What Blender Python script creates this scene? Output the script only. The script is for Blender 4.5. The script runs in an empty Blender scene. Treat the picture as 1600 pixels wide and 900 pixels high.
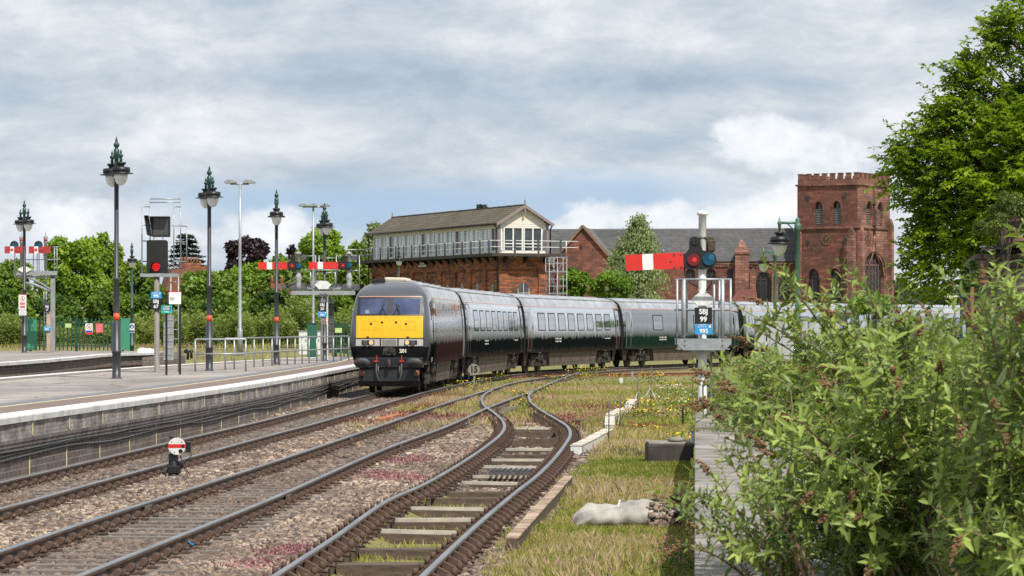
SUNE, EXPO, CLOUDS = 4.2, .28, .95
import bpy, math, random
import numpy as np
from mathutils import Vector, Matrix, Quaternion
random.seed(7); RNG = np.random.default_rng(7)
PI = math.pi
F, HZ, CH = 4600.0, 512.0, 2.4          # focal length and horizon of the photograph in pixels, eye height in metres
SC = bpy.context.scene
COL = SC.collection
R = math.radians

def sstep(a, b, x):
    t = np.clip((np.asarray(x, float) - a) / (b - a), 0, 1)
    return t * t * (3 - 2 * t)
def zr(d): return float(.2 * sstep(40, 90, d))           # rail level, rising gently
def PX(px, d): return (px - 800) / F * d
def PZ(py, d): return CH - (py - HZ) / F * d
def P3(px, py, d): return (PX(px, d), d, PZ(py, d))
def gpt(px, py):                                           # point of the rail plane seen at a pixel
    d = 60.0
    for _ in range(20): d = .5 * d + .5 * min(max((CH - zr(d)) * F / max(py - HZ, 8), 5), 600)
    return (PX(px, d), d)

def gg(px, py):                                            # the same for the ballast and grass, a sleeper's depth lower
    d = 60.0
    for _ in range(20): d = .5 * d + .5 * min(max((CH + .19 - zr(d)) * F / max(py - HZ, 8), 5), 600)
    return (PX(px, d), d)

# ------------------------------------------------------------------ scene objects
def tag(o, label=None, cat=None, group=None, kind=None):
    if label: o['label'] = label
    if cat: o['category'] = cat
    if group: o['group'] = group
    if kind: o['kind'] = kind
    return o
def thing(name, label, cat, loc=(0, 0, 0), rz=0, group=None):
    o = bpy.data.objects.new(name, None); COL.objects.link(o)
    o.location = loc; o.rotation_euler = (0, 0, rz); o.empty_display_size = .2
    return tag(o, label, cat, group)
def copy_tree(o, parent=None):
    c = o.copy(); COL.objects.link(c)
    if parent: c.parent = parent
    for ch in list(o.children): copy_tree(ch, c)
    return c

class MB:
    def __init__(s): s.v = []; s.f = []; s.m = []; s.cur = 0; s.sm = []; s.smooth = False
    def mat(s, i): s.cur = i; return s
    def add(s, vs, fs):
        n = len(s.v); s.v += [tuple(v) for v in vs]
        for f in fs: s.f.append(tuple(i + n for i in f)); s.m.append(s.cur); s.sm.append(s.smooth)
        return s
    def box(s, x0, x1, y0, y1, z0, z1, M=None):
        vs = [(x0, y0, z0), (x1, y0, z0), (x1, y1, z0), (x0, y1, z0), (x0, y0, z1), (x1, y0, z1), (x1, y1, z1), (x0, y1, z1)]
        if M is not None: vs = [M @ Vector(v) for v in vs]
        return s.add(vs, [(0, 3, 2, 1), (4, 5, 6, 7), (0, 1, 5, 4), (1, 2, 6, 5), (2, 3, 7, 6), (3, 0, 4, 7)])
    def cbox(s, c, sz, M=None):
        return s.box(c[0] - sz[0] / 2, c[0] + sz[0] / 2, c[1] - sz[1] / 2, c[1] + sz[1] / 2, c[2] - sz[2] / 2, c[2] + sz[2] / 2, M)
    def tube(s, pts, r, n=8, cap=True):
        pts = [Vector(p) for p in pts]; rs = r if isinstance(r, (list, tuple)) else [r] * len(pts)
        sm = s.smooth; s.smooth = n > 5
        vs = []; up = None
        for i, p in enumerate(pts):
            t = (pts[min(i + 1, len(pts) - 1)] - pts[max(i - 1, 0)]).normalized()
            a = Vector((0, 0, 1)) if abs(t.z) < .9 else Vector((1, 0, 0))
            if up is None: up = t.cross(a).normalized()
            up = (up - t * up.dot(t)).normalized()
            w = t.cross(up)
            for k in range(n):
                q = 2 * PI * k / n + PI / n
                vs.append(p + (up * math.cos(q) + w * math.sin(q)) * rs[i])
        fs = [(i * n + k, i * n + (k + 1) % n, (i + 1) * n + (k + 1) % n, (i + 1) * n + k) for i in range(len(pts) - 1) for k in range(n)]
        s.add(vs, fs); s.smooth = False
        if cap:
            nn = len(s.v) - len(vs)
            s.f.append(tuple(nn + k for k in range(n))[::-1]); s.m.append(s.cur); s.sm.append(False)
            s.f.append(tuple(nn + (len(pts) - 1) * n + k for k in range(n))); s.m.append(s.cur); s.sm.append(False)
        s.smooth = sm
        return s
    def lathe(s, prof, c=(0, 0, 0), n=16, M=None):        # prof: (radius, z)
        vs = []
        for r, z in prof:
            for k in range(n):
                q = 2 * PI * k / n
                v = Vector((r * math.cos(q), r * math.sin(q), z))
                if M is not None: v = M @ v
                vs.append(v + Vector(c))
        fs = [(i * n + k, i * n + (k + 1) % n, (i + 1) * n + (k + 1) % n, (i + 1) * n + k) for i in range(len(prof) - 1) for k in range(n)]
        sm = s.smooth; s.smooth = True; s.add(vs, fs); s.smooth = False
        m = len(vs); s.f.append(tuple(len(s.v) - m + k for k in range(n))[::-1]); s.m.append(s.cur); s.sm.append(False)
        s.f.append(tuple(len(s.v) - n + k for k in range(n))); s.m.append(s.cur); s.sm.append(False)
        s.smooth = sm
        return s
    def prism(s, poly, y0, y1, M=None):                   # outline in x,z pushed from y0 to y1
        n = len(poly); vs = [(x, y0, z) for x, z in poly] + [(x, y1, z) for x, z in poly]
        if M is not None: vs = [M @ Vector(v) for v in vs]
        return s.add(vs, [tuple(range(n)), tuple(range(2 * n - 1, n - 1, -1))] + [((i + 1) % n, i, i + n, (i + 1) % n + n) for i in range(n)])
    def build(s, name, mats, parent=None, bevel=0, loc=None, autosm=False):
        me = bpy.data.meshes.new(name); me.from_pydata(s.v, [], s.f)
        for m in (mats if isinstance(mats, (list, tuple)) else [mats]): me.materials.append(m)
        me.polygons.foreach_set('material_index', s.m); me.polygons.foreach_set('use_smooth', s.sm)
        me.update()
        o = bpy.data.objects.new(name, me); COL.objects.link(o)
        if parent: o.parent = parent
        if loc: o.location = loc
        if bevel:
            b = o.modifiers.new('bevel', 'BEVEL'); b.width = bevel; b.segments = 2; b.limit_method = 'ANGLE'; b.angle_limit = R(40)
        return o

def npmesh(name, V, Fc, mat, parent=None, attrs=None, smooth=False):
    """V (n,3); Fc (m,k) faces of one size; attrs {name: per-vertex float array}"""
    me = bpy.data.meshes.new(name); V = np.asarray(V, np.float32); Fc = np.asarray(Fc, np.int32)
    m, k = Fc.shape
    me.vertices.add(len(V)); me.vertices.foreach_set('co', V.ravel())
    me.loops.add(m * k); me.loops.foreach_set('vertex_index', Fc.ravel())
    me.polygons.add(m); me.polygons.foreach_set('loop_start', np.arange(m, dtype=np.int32) * k)
    if smooth: me.polygons.foreach_set('use_smooth', np.ones(m, bool))
    for nm, a in (attrs or {}).items():
        at = me.attributes.new(nm, 'FLOAT', 'POINT'); at.data.foreach_set('value', np.asarray(a, np.float32))
    for mm in (mat if isinstance(mat, (list, tuple)) else [mat]): me.materials.append(mm)
    me.update(calc_edges=True)
    o = bpy.data.objects.new(name, me); COL.objects.link(o)
    if parent: o.parent = parent
    return o

def text(s, size, mat, parent, loc, rot=(PI / 2, 0, 0), name='lettering', align='CENTER', bold=0., sx=1.):
    c = bpy.data.curves.new(name, 'FONT'); c.body = s; c.size = size; c.align_x = align; c.align_y = 'CENTER'; c.offset = bold; c.extrude = .001
    c.resolution_u = 3
    t = bpy.data.objects.new(name, c); COL.objects.link(t)
    dg = bpy.context.evaluated_depsgraph_get(); dg.update()
    me = bpy.data.meshes.new_from_object(t.evaluated_get(dg)); bpy.data.objects.remove(t); me.materials.clear(); me.materials.append(mat)
    o = bpy.data.objects.new(name, me); COL.objects.link(o); o.parent = parent; o.location = loc; o.rotation_euler = rot; o.scale = (sx, 1, 1)
    return o

def catmull(pts, step):
    P = np.array(pts, float); out = []
    P = np.vstack([2 * P[0] - P[1], P, 2 * P[-1] - P[-2]])
    for i in range(1, len(P) - 2):
        p0, p1, p2, p3 = P[i - 1:i + 3]
        t0 = 0; al = .5
        t1 = t0 + np.linalg.norm(p1 - p0) ** al; t2 = t1 + np.linalg.norm(p2 - p1) ** al; t3 = t2 + np.linalg.norm(p3 - p2) ** al
        for t in np.linspace(t1, t2, 24, endpoint=False):
            A1 = (t1 - t) / (t1 - t0) * p0 + (t - t0) / (t1 - t0) * p1; A2 = (t2 - t) / (t2 - t1) * p1 + (t - t1) / (t2 - t1) * p2; A3 = (t3 - t) / (t3 - t2) * p2 + (t - t2) / (t3 - t2) * p3
            B1 = (t2 - t) / (t2 - t0) * A1 + (t - t0) / (t2 - t0) * A2; B2 = (t3 - t) / (t3 - t1) * A2 + (t - t1) / (t3 - t1) * A3
            out.append((t2 - t) / (t2 - t1) * B1 + (t - t1) / (t2 - t1) * B2)
    out.append(P[-2]); out = np.array(out)
    s = np.r_[0, np.cumsum(np.linalg.norm(np.diff(out, axis=0), axis=1))]
    n = max(2, int(s[-1] / step) + 1); q = np.linspace(0, s[-1], n)
    return np.c_[[np.interp(q, s, out[:, k]) for k in range(out.shape[1])]].T

# ------------------------------------------------------------------ materials
def nt(name):
    m = bpy.data.materials.new(name); m.use_nodes = True; t = m.node_tree; t.nodes.clear()
    o = t.nodes.new('ShaderNodeOutputMaterial'); p = t.nodes.new('ShaderNodeBsdfPrincipled'); t.links.new(p.outputs[0], o.inputs[0])
    return m, t, p
def N(t, typ, **kw):
    n = t.nodes.new(typ)
    for k, v in kw.items():
        if k.startswith('i_'):
            key = k[2:]; n.inputs[int(key) if key.isdigit() else key].default_value = v
        else: setattr(n, k, v)
    return n
def L(t, a, b): t.links.new(a, b)
def ramp(t, fac, stops):
    r = t.nodes.new('ShaderNodeValToRGB'); e = r.color_ramp.elements
    while len(e) < len(stops): e.new(.5)
    for i, (p, c) in enumerate(stops): e[i].position = p; e[i].color = (*c, 1) if len(c) == 3 else c
    L(t, fac, r.inputs[0]); return r.outputs[0]
def mix(t, fac, a, b, typ='MIX'):
    n = t.nodes.new('ShaderNodeMix'); n.data_type = 'RGBA'; n.blend_type = typ
    for s, v in ((0, fac), (6, a), (7, b)):
        if hasattr(v, 'links'): L(t, v, n.inputs[s])
        elif s == 0: n.inputs[0].default_value = v
        else: n.inputs[s].default_value = (*v[:3], 1)
    return n.outputs[2]
def math_(t, op, a, b=None, c=None):
    n = t.nodes.new('ShaderNodeMath'); n.operation = op
    for i, v in enumerate((a, b, c)):
        if v is None: continue
        if hasattr(v, 'links'): L(t, v, n.inputs[i])
        else: n.inputs[i].default_value = v
    return n.outputs[0]
def noise(t, scale, detail=4, vec=None, rough=.55, dist=0):
    n = N(t, 'ShaderNodeTexNoise', i_Scale=scale, i_Detail=detail, i_Roughness=rough, i_Distortion=dist)
    if vec is not None: L(t, vec, n.inputs['Vector'])
    return n.outputs[0]
def objco(t): return N(t, 'ShaderNodeTexCoord').outputs['Object']
def mapv(t, vec, sc): 
    n = N(t, 'ShaderNodeMapping'); n.inputs['Scale'].default_value = sc; L(t, vec, n.inputs[0]); return n.outputs[0]
def bump(t, p, h, strength=.4, dist=.02):
    b = N(t, 'ShaderNodeBump'); b.inputs['Strength'].default_value = strength; b.inputs['Distance'].default_value = dist
    L(t, h, b.inputs['Height']); L(t, b.outputs[0], p.inputs['Normal'])
def mat(name, col, rough=.7, metal=0., var=.2, scale=3., bmp=0., bscale=40., col2=None, streak=None, spec=.5):
    m, t, p = nt(name); co = objco(t)
    v = mapv(t, co, streak) if streak else co
    n = noise(t, scale, 6, v)
    a = tuple(c * (1 - var) for c in col); b = tuple(min(1, c * (1 + var)) for c in (col2 or col))
    L(t, ramp(t, n, [(.3, a), (.7, b)]), p.inputs['Base Color'])
    p.inputs['Roughness'].default_value = rough; p.inputs['Metallic'].default_value = metal; p.inputs['Specular IOR Level'].default_value = spec
    if bmp: bump(t, p, noise(t, bscale, 4, co), bmp, .01)
    return m
def brick(name, c1, c2, mortar, bw, bh, ms, dirt=(.05, .04, .04), dirtf=.5, rough=.9, dscale=.6, off=.5, bmpd=.01):
    m, t, p = nt(name); co = objco(t)
    sp = N(t, 'ShaderNodeSeparateXYZ'); L(t, co, sp.inputs[0])
    cb = N(t, 'ShaderNodeCombineXYZ'); L(t, math_(t, 'ADD', sp.outputs[0], sp.outputs[1]), cb.inputs[0]); L(t, sp.outputs[2], cb.inputs[1])
    b = N(t, 'ShaderNodeTexBrick', i_Scale=1., offset=off); b.inputs['Brick Width'].default_value = bw; b.inputs['Row Height'].default_value = bh
    b.inputs['Mortar Size'].default_value = ms; b.inputs['Bias'].default_value = 0
    b.inputs['Color1'].default_value = (*c1, 1); b.inputs['Color2'].default_value = (*c2, 1); b.inputs['Mortar'].default_value = (*mortar, 1)
    L(t, cb.outputs[0], b.inputs[0])
    n1 = noise(t, dscale, 8, co, .65)
    c = mix(t, math_(t, 'MULTIPLY', ramp(t, n1, [(.42, (0, 0, 0)), (.68, (1, 1, 1))]), dirtf), b.outputs[0], dirt)
    n2 = noise(t, dscale * 9, 4, co)
    c = mix(t, .5, c, ramp(t, n2, [(.3, (.6, .6, .6)), (.7, (1.3, 1.3, 1.3))]), 'MULTIPLY')
    L(t, c, p.inputs['Base Color']); p.inputs['Roughness'].default_value = rough
    bump(t, p, math_(t, 'SUBTRACT', noise(t, dscale * 20, 3, co), b.outputs['Fac']), .5, bmpd)
    return m
def leafmat(name, dark, light, trans=.35, rough=.5, patch=.3):
    m, t, p = nt(name)
    a = N(t, 'ShaderNodeAttribute', attribute_name='var').outputs['Fac']
    n = noise(t, patch, 3, objco(t))
    f = math_(t, 'ADD', math_(t, 'MULTIPLY', a, .7), math_(t, 'MULTIPLY', math_(t, 'SUBTRACT', n, .35), .9))
    c = ramp(t, f, [(.12, dark), (.85, light)])
    L(t, c, p.inputs['Base Color']); p.inputs['Roughness'].default_value = rough; p.inputs['Specular IOR Level'].default_value = .35
    tr = N(t, 'ShaderNodeBsdfTranslucent'); L(t, mix(t, 1., c, (1.25, 1.3, .55), 'MULTIPLY'), tr.inputs[0])
    ms = N(t, 'ShaderNodeMixShader'); ms.inputs[0].default_value = trans; L(t, p.outputs[0], ms.inputs[1]); L(t, tr.outputs[0], ms.inputs[2])
    L(t, ms.outputs[0], t.nodes['Material Output'].inputs[0])
    return m
def glow(name, col, st):
    m, t, p = nt(name); p.inputs['Base Color'].default_value = (*[c * .3 for c in col], 1); p.inputs['Emission Color'].default_value = (*col, 1); p.inputs['Emission Strength'].default_value = st
    n = noise(t, 30, 2, objco(t)); L(t, math_(t, 'MULTIPLY', math_(t, 'ADD', n, .5), st), p.inputs['Emission Strength']); p.inputs['Roughness'].default_value = .2
    return m

M = {}
M['black'] = mat('black_paint', (.012, .012, .014), .45, var=.3)
M['matt_black'] = mat('matt_black', (.012, .012, .012), .8, var=.3)
M['pole'] = mat('lamp_pole_paint', (.035, .037, .045), .4, var=.15)
M['lampgreen'] = mat('lamp_green_paint', (.012, .05, .042), .4, var=.2)
M['postgreen'] = mat('post_green_paint', (.07, .16, .11), .45, var=.15)
M['red'] = mat('red_paint', (.62, .03, .022), .4, var=.1)
M['orange'] = mat('orange_red_band', (.75, .08, .03), .4, var=.1)
M['faded_red'] = mat('faded_red_paint', (.36, .035, .03), .6, var=.35, scale=6)
M['white'] = mat('white_paint', (.78, .78, .76), .5, var=.06)
M['dwhite'] = mat('dirty_white_paint', (.66, .66, .63), .55, var=.22, scale=5, streak=(4, 4, 1))
M['cream'] = mat('cream_boards', (.72, .69, .60), .6, var=.07, streak=(1, 1, 9), scale=4)
M['galv'] = mat('galvanised_steel', (.36, .38, .39), .45, .5, var=.18, scale=8)
M['grey'] = mat('grey_steel_paint', (.27, .28, .28), .6, var=.25, scale=5)
M['dgrey'] = mat('dark_grey_steel', (.085, .085, .085), .6, var=.35, scale=8)
M['rail'] = mat('rusty_rail_side', (.105, .066, .045), .7, var=.3, scale=6, col2=(.13, .085, .06))
M['railtop'] = mat('polished_rail_top', (.42, .405, .39), .38, 1., var=.25, scale=2, streak=(1, .3, 1))
M['chair'] = mat('rusty_chair_iron', (.085, .05, .034), .8, var=.45, scale=9)
M['tsleeper'] = mat('weathered_timber', (.10, .072, .053), .9, var=.4, scale=6, streak=(1, 6, 6), bmp=.4)
M['steel_sl'] = mat('steel_sleeper', (.42, .40, .36), .6, .1, var=.3, scale=3, col2=(.5, .45, .36))
M['csleeper'] = mat('concrete_sleeper', (.16, .135, .115), .9, var=.3, scale=6, bmp=.3)
M['concrete'] = mat('concrete', (.14, .125, .105), .95, var=.3, scale=1.7, bmp=.8, bscale=14, col2=(.26, .24, .21))
M['dconcrete'] = mat('sooty_concrete', (.055, .047, .042), .95, var=.5, scale=3, bmp=.5)
M['rust'] = mat('rust', (.2, .085, .04), .85, var=.4, scale=5, bmp=.3)
M['stone'] = None
M['lens_red'] = glow('lit_red_lens', (1, .02, .02), 1.2)
M['lens_red_off'] = mat('dark_red_lens', (.16, .01, .012), .15, var=.2)
M['lens_blue'] = mat('blue_spectacle_glass', (.004, .06, .11), .12, var=.35, scale=6)
M['sky_blue'] = mat('blue_plate', (.015, .3, .62), .5, var=.05)
M['navy'] = mat('navy_plate', (.02, .06, .25), .5, var=.05)
M['teal'] = mat('teal_plate', (.02, .4, .32), .5, var=.05)
M['limeplate'] = mat('lime_plate', (.42, .58, .2), .5, var=.08)
M['yellow'] = mat('yellow_paint', (.72, .41, .006), .4, var=.13, scale=5, streak=(2.5, 1, .6), bmp=.05)
M['redplate'] = mat('red_plate', (.6, .035, .05), .5, var=.06)
M['lampglass'], t, p = nt('lamp_glass'); p.inputs['Roughness'].default_value = .12
L(t, ramp(t, noise(t, 4, 2, objco(t)), [(.25, (.62, .63, .6)), (.75, (.9, .9, .87))]), p.inputs['Base Color'])
M['glass'], t, p = nt('window_glass'); p.inputs['Roughness'].default_value = .05; p.inputs['Specular IOR Level'].default_value = 1.
L(t, ramp(t, noise(t, 1.2, 3, objco(t)), [(.3, (.015, .02, .02)), (.7, (.06, .07, .065))]), p.inputs['Base Color'])
# ------------------------------------------------------------------ camera, light, sky
cd_ = bpy.data.cameras.new('camera'); cam = bpy.data.objects.new('camera', cd_); COL.objects.link(cam); SC.camera = cam
cam.location = (0, 0, CH); cam.rotation_euler = (PI / 2, 0, 0)
cd_.sensor_width = 36; cd_.lens = 36 * F / 1600; cd_.shift_y = (HZ - 450) / 1600; cd_.clip_end = 5000; cd_.clip_start = .1
cd_.dof.use_dof = True; cd_.dof.focus_distance = 92; cd_.dof.aperture_fstop = 12
SUN_AZ, SUN_EL = R(151), R(54)
sd = Vector((math.sin(SUN_AZ) * math.cos(SUN_EL), math.cos(SUN_AZ) * math.cos(SUN_EL), math.sin(SUN_EL)))
sl = bpy.data.lights.new('sun', 'SUN'); sl.energy = SUNE; sl.angle = R(.8); sl.color = (1, .95, .87)
so = bpy.data.objects.new('sun', sl); COL.objects.link(so); so.rotation_euler = sd.to_track_quat('Z', 'Y').to_euler(); so.location = (0, 0, 60)
SC.view_settings.view_transform = 'Standard'; SC.view_settings.look = 'None'; SC.view_settings.exposure = EXPO
SC.cycles.use_denoising = False; SC.cycles.max_bounces = 6; SC.cycles.transparent_max_bounces = 6
SC.cycles.sample_clamp_indirect = 6

wd = bpy.data.worlds.new('World'); SC.world = wd; wd.use_nodes = True; t = wd.node_tree; t.nodes.clear()
wo = N(t, 'ShaderNodeOutputWorld'); sky = N(t, 'ShaderNodeTexSky', sky_type='NISHITA', sun_disc=False, sun_elevation=SUN_EL, sun_rotation=SUN_AZ)
sky.air_density = 1.2; sky.dust_density = .6
bs = N(t, 'ShaderNodeBackground'); bs.inputs[1].default_value = .1
L(t, sky.outputs[0], bs.inputs[0])
dirv = N(t, 'ShaderNodeTexCoord').outputs['Generated']
sp = N(t, 'ShaderNodeSeparateXYZ'); L(t, dirv, sp.inputs[0])
az = math_(t, 'ARCTAN2', sp.outputs[0], sp.outputs[1]); el = math_(t, 'ARCSINE', sp.outputs[2])
def blob(px, py, rx, ry, amp):
    a = math_(t, 'DIVIDE', math_(t, 'SUBTRACT', az, (px - 800) / F), rx / F); b = math_(t, 'DIVIDE', math_(t, 'SUBTRACT', el, (HZ - py) / F), ry / F)
    s = math_(t, 'ADD', math_(t, 'MULTIPLY', a, a), math_(t, 'MULTIPLY', b, b))
    return math_(t, 'MULTIPLY', math_(t, 'EXPONENT', math_(t, 'MULTIPLY', s, -1.)), amp)
def total(lst):
    r = lst[0]
    for x in lst[1:]: r = math_(t, 'ADD', r, x)
    return r
# layered cloud deck: stretched noise
wv = N(t, 'ShaderNodeTexNoise', i_Scale=14., i_Detail=3.); L(t, dirv, wv.inputs[0])
warp = N(t, 'ShaderNodeVectorMath', operation='MULTIPLY_ADD'); L(t, wv.outputs['Color'], warp.inputs[0]); warp.inputs[1].default_value = (.05, .05, .012); L(t, dirv, warp.inputs[2])
n1 = noise(t, 1., 7, mapv(t, warp.outputs[0], (9, 9, 38)), .5)
n2 = noise(t, 1., 8, mapv(t, warp.outputs[0], (32, 32, 72)), .68)
v = math_(t, 'ADD', math_(t, 'MULTIPLY', n1, 1.0), math_(t, 'MULTIPLY', n2, .7))
v = math_(t, 'ADD', v, -.34)
v = math_(t, 'ADD', v, total([blob(200, 135, 380, 42, -.17), blob(700, 110, 330, 40, -.1), blob(560, 190, 300, 40, -.06), blob(1250, 70, 420, 45, .13), blob(60, 15, 420, 28, .04), blob(1500, 260, 300, 100, .1), blob(780, 15, 330, 20, -.09),
    blob(250, 225, 420, 38, .10), blob(900, 235, 300, 35, -.03), blob(640, 295, 260, 45, -.12), blob(950, 130, 260, 25, -.09), blob(1150, 175, 300, 40, .03), blob(1300, 150, 120, 30, -.04), blob(90, 300, 220, 40, -.02), blob(500, 55, 300, 25, .06)]))
deck = ramp(t, v, [(.14, (.34, .42, .52)), (.36, (.46, .53, .605)), (.5, (.57, .625, .68)), (.64, (.71, .74, .775)), (.84, (.86, .87, .885))])
# open blue between deck and horizon
gap = total([blob(620, 330, 330, 50, .9), blob(330, 300, 160, 28, .35), blob(1000, 300, 170, 40, .5), blob(60, 245, 200, 18, .3)])
gapm = ramp(t, math_(t, 'ADD', gap, math_(t, 'MULTIPLY', math_(t, 'SUBTRACT', n1, .5), 1.1)), [(.18, (0, 0, 0)), (.8, (.85, .85, .85))])
skyc = mix(t, gapm, deck, (.37, .51, .67))
# cumulus heads low over the horizon
nc = noise(t, 1., 9, mapv(t, dirv, (46, 46, 62)), .56, .25)
cm = total([blob(1130, 345, 130, 30, .5), blob(1030, 350, 60, 28, .3), blob(935, 345, 75, 40, .46), blob(880, 360, 60, 22, .3), blob(1165, 205, 70, 42, .5), blob(1240, 240, 110, 38, .42), blob(1310, 300, 100, 60, .36), blob(400, 350, 75, 45, .42), blob(480, 365, 80, 30, .38),
    blob(130, 335, 110, 32, .42), blob(20, 370, 100, 30, .34), blob(1230, 320, 80, 30, .35), blob(330, 375, 120, 25, .3), blob(700, 385, 200, 18, .25)])
cmm = math_(t, 'ADD', math_(t, 'MULTIPLY', nc, 1.15), cm)
cmask = ramp(t, cmm, [(.80, (0, 0, 0)), (1.08, (.85, .85, .85))])
nc2 = noise(t, 1., 8, mapv(t, dirv, (70, 70, 95)), .6)
ccol = ramp(t, math_(t, 'ADD', math_(t, 'MULTIPLY', nc2, .75), math_(t, 'MULTIPLY', cmm, .3)), [(.5, (.56, .63, .70)), (.72, (.80, .83, .86)), (.86, (.92, .93, .93))])
skyc = mix(t, cmask, skyc, ccol)
hz_ = ramp(t, el, [(0., (.35, .35, .35)), (.035, (0, 0, 0))])
skyc = mix(t, hz_, skyc, (.66, .72, .77))
bc = N(t, 'ShaderNodeBackground'); L(t, skyc, bc.inputs[0]); bc.inputs[1].default_value = CLOUDS
cover = noise(t, 2.2, 5, dirv)
cov = ramp(t, math_(t, 'ADD', cover, math_(t, 'MULTIPLY', ramp(t, el, [(.12, (1, 1, 1)), (.4, (0, 0, 0))]), .6)), [(.36, (.25, .25, .25)), (.58, (1, 1, 1))])
ws = N(t, 'ShaderNodeMixShader'); L(t, cov, ws.inputs[0]); L(t, bs.outputs[0], ws.inputs[1]); L(t, bc.outputs[0], ws.inputs[2]); L(t, ws.outputs[0], wo.inputs[0])

# ------------------------------------------------------------------ track geometry (rail tops read off the photograph, laid on the rail plane)
C1 = np.array([(-8.6, 26), (-7.57, 39.2), (-7.2, 45.8), (-6.12, 61.6), (-5.42, 70.5), (-4.65, 83), (-4.05, 95), (-3.85, 99.5), (-2.75, 116), (-.5, 140), (5, 162.5), (13.2, 184), (24, 204.3), (37.2, 223), (52, 240)])
C1p = catmull(C1, .7)
def pxs(l): return np.array([gpt(*p) for p in l])
def lead(P, k):  # carry the first measured stretch on towards and past the camera
    d = (P[0] - P[1]) / np.linalg.norm(P[0] - P[1]); return np.vstack([P[0] + d * k, P])
L2 = lead(pxs([(0, 860), (160, 806), (380, 736), (607, 660), (664, 640), (752, 612), (775, 605.5), (800, 598), (840, 591), (875, 587), (925, 581), (1000, 576.5), (1075, 573)]), 14)
R2 = lead(pxs([(157, 885), (400, 788), (593, 704), (700, 664.5), (762, 636.5), (812, 617.5), (835, 609), (850, 602.5), (875, 592), (905, 580.5)]), 8)
L3 = lead(pxs([(433, 896), (520, 840), (606, 781), (660, 757), (705, 732), (737, 712), (760, 696), (780, 680), (788, 668), (785, 656), (772, 644), (757, 633.5), (753, 624), (758, 614.5), (769, 608.5)]), 8)
R3 = lead(pxs([(661, 898), (705, 856), (750, 815), (810, 765), (836, 745), (862, 720), (884, 692), (891, 678), (887, 666), (870, 654.5), (845, 640), (829, 627), (827, 615.5), (836, 608)]), 8)
L2p, R2p, L3p, R3p = [catmull(a, .35) for a in (L2, R2, L3, R3)]
def xat(P, y): 
    i = np.argsort(P[:, 1]); return np.interp(y, P[i, 1], P[i, 0])
EDGE = np.array([(-9.6, 26), (-8.9, 38), (-8.38, 48.2), (-6.82, 78.4), (-6.1, 109.5), (-5.9, 124), (-6.4, 150)])   # platform edge
FAR = np.array([(-17.3, 26), (-16.6, 48), (-15.2, 87), (-13.75, 115), (-11.7, 135), (-9.5, 150)])
EDGEp, FARp = catmull(EDGE, 1.), catmull(FAR, 1.)
ZP = .92
def vnoise(x, y, s, seed=0):                                # cheap smooth noise
    r = np.random.default_rng(seed); a = 0
    for k in range(5):
        f = s * 1.9 ** k; th = r.uniform(0, 6.28, 3); ph = r.uniform(0, 6.28, 3)
        for q in range(3): a = a + np.sin((x * np.cos(th[q]) + y * np.sin(th[q])) * f + ph[q]) / 1.6 ** k
    return a / 5.5
def gz(x, y):
    x = np.asarray(x, float); y = np.asarray(y, float)
    z = .2 * sstep(40, 90, y) - .2
    in3 = (x > xat(L3p, y) + .2) & (x < xat(R3p, y) - .2) & (y < 88)
    z = z - .13 * in3
    z = z + 1.05 * sstep(140, 185, y) * sstep(8, 15, -x)
    z = z + .02 * vnoise(x, y, 2.2, 3) + .025 * vnoise(x, y, .5, 4)
    z = z - 3.5 * sstep(260, 420, y)
    return z
def grassf(x, y):
    n = vnoise(x, y, .55, 11)
    g = sstep(.35, 1.1, x - xat(R3p, y) + .35 * n)
    mid = sstep(66, 84, y) * sstep(-.2, .5, n + .15)                   # weeds creep over the far ballast
    ins = ((x > xat(L3p, y)) & (x < xat(R3p, y))) * sstep(-.7, .1, n + .2) * (y < 47)
    far = sstep(100, 122, y) * sstep(-.9, .2, n)
    g = np.maximum.reduce([g, mid * (x > xat(C1p, y) + 1.2), ins, far])
    return np.clip(g, 0, 1)
xs = np.r_[-700, -400, -250, -160, -110, -80, -60, -48, -38, np.arange(-30, 16, .3), 17, 19, 22, 26, 32, 40, 55, 75, 100, 140, 200, 320, 500, 800]
ys = np.r_[-60, -20, 0, 8, 14, np.arange(18, 126, .4), np.arange(126, 200, 3), np.arange(200, 460, 14), 600, 900, 1500, 2500]
gx, gy = np.meshgrid(xs, ys); gzv = gz(gx, gy); nx, ny = len(xs), len(ys)
ii = (np.arange(ny - 1)[:, None] * nx + np.arange(nx - 1)[None]).ravel()
m, t, p = nt('ground_ballast_and_grass'); co = objco(t)
g = N(t, 'ShaderNodeAttribute', attribute_name='grass').outputs['Fac']
vo = N(t, 'ShaderNodeTexVoronoi', i_Scale=17., i_Randomness=1.); L(t, co, vo.inputs[0])
vc = N(t, 'ShaderNodeSeparateColor'); L(t, vo.outputs['Color'], vc.inputs[0])
st = ramp(t, vc.outputs[0], [(0, (.08, .06, .05)), (.5, (.20, .155, .12)), (1, (.36, .285, .225))])
st = mix(t, ramp(t, vo.outputs['Distance'], [(.25, (0, 0, 0)), (.6, (.85, .85, .85))]), st, (.04, .033, .028))
st = mix(t, ramp(t, noise(t, .35, 5, co), [(.5, (0, 0, 0)), (.66, (.55, .55, .55))]), st, (.10, .065, .05))
gr = ramp(t, noise(t, 1.1, 8, co, .7), [(.3, (.09, .11, .025)), (.5, (.2, .19, .055)), (.62, (.27, .21, .095)), (.75, (.27, .17, .12))])
L(t, mix(t, ramp(t, math_(t, 'ADD', g, math_(t, 'MULTIPLY', math_(t, 'SUBTRACT', noise(t, 4, 5, co), .5), .8)), [(.35, (0, 0, 0)), (.6, (1, 1, 1))]), st, gr), p.inputs['Base Color'])
p.inputs['Roughness'].default_value = .95
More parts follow.
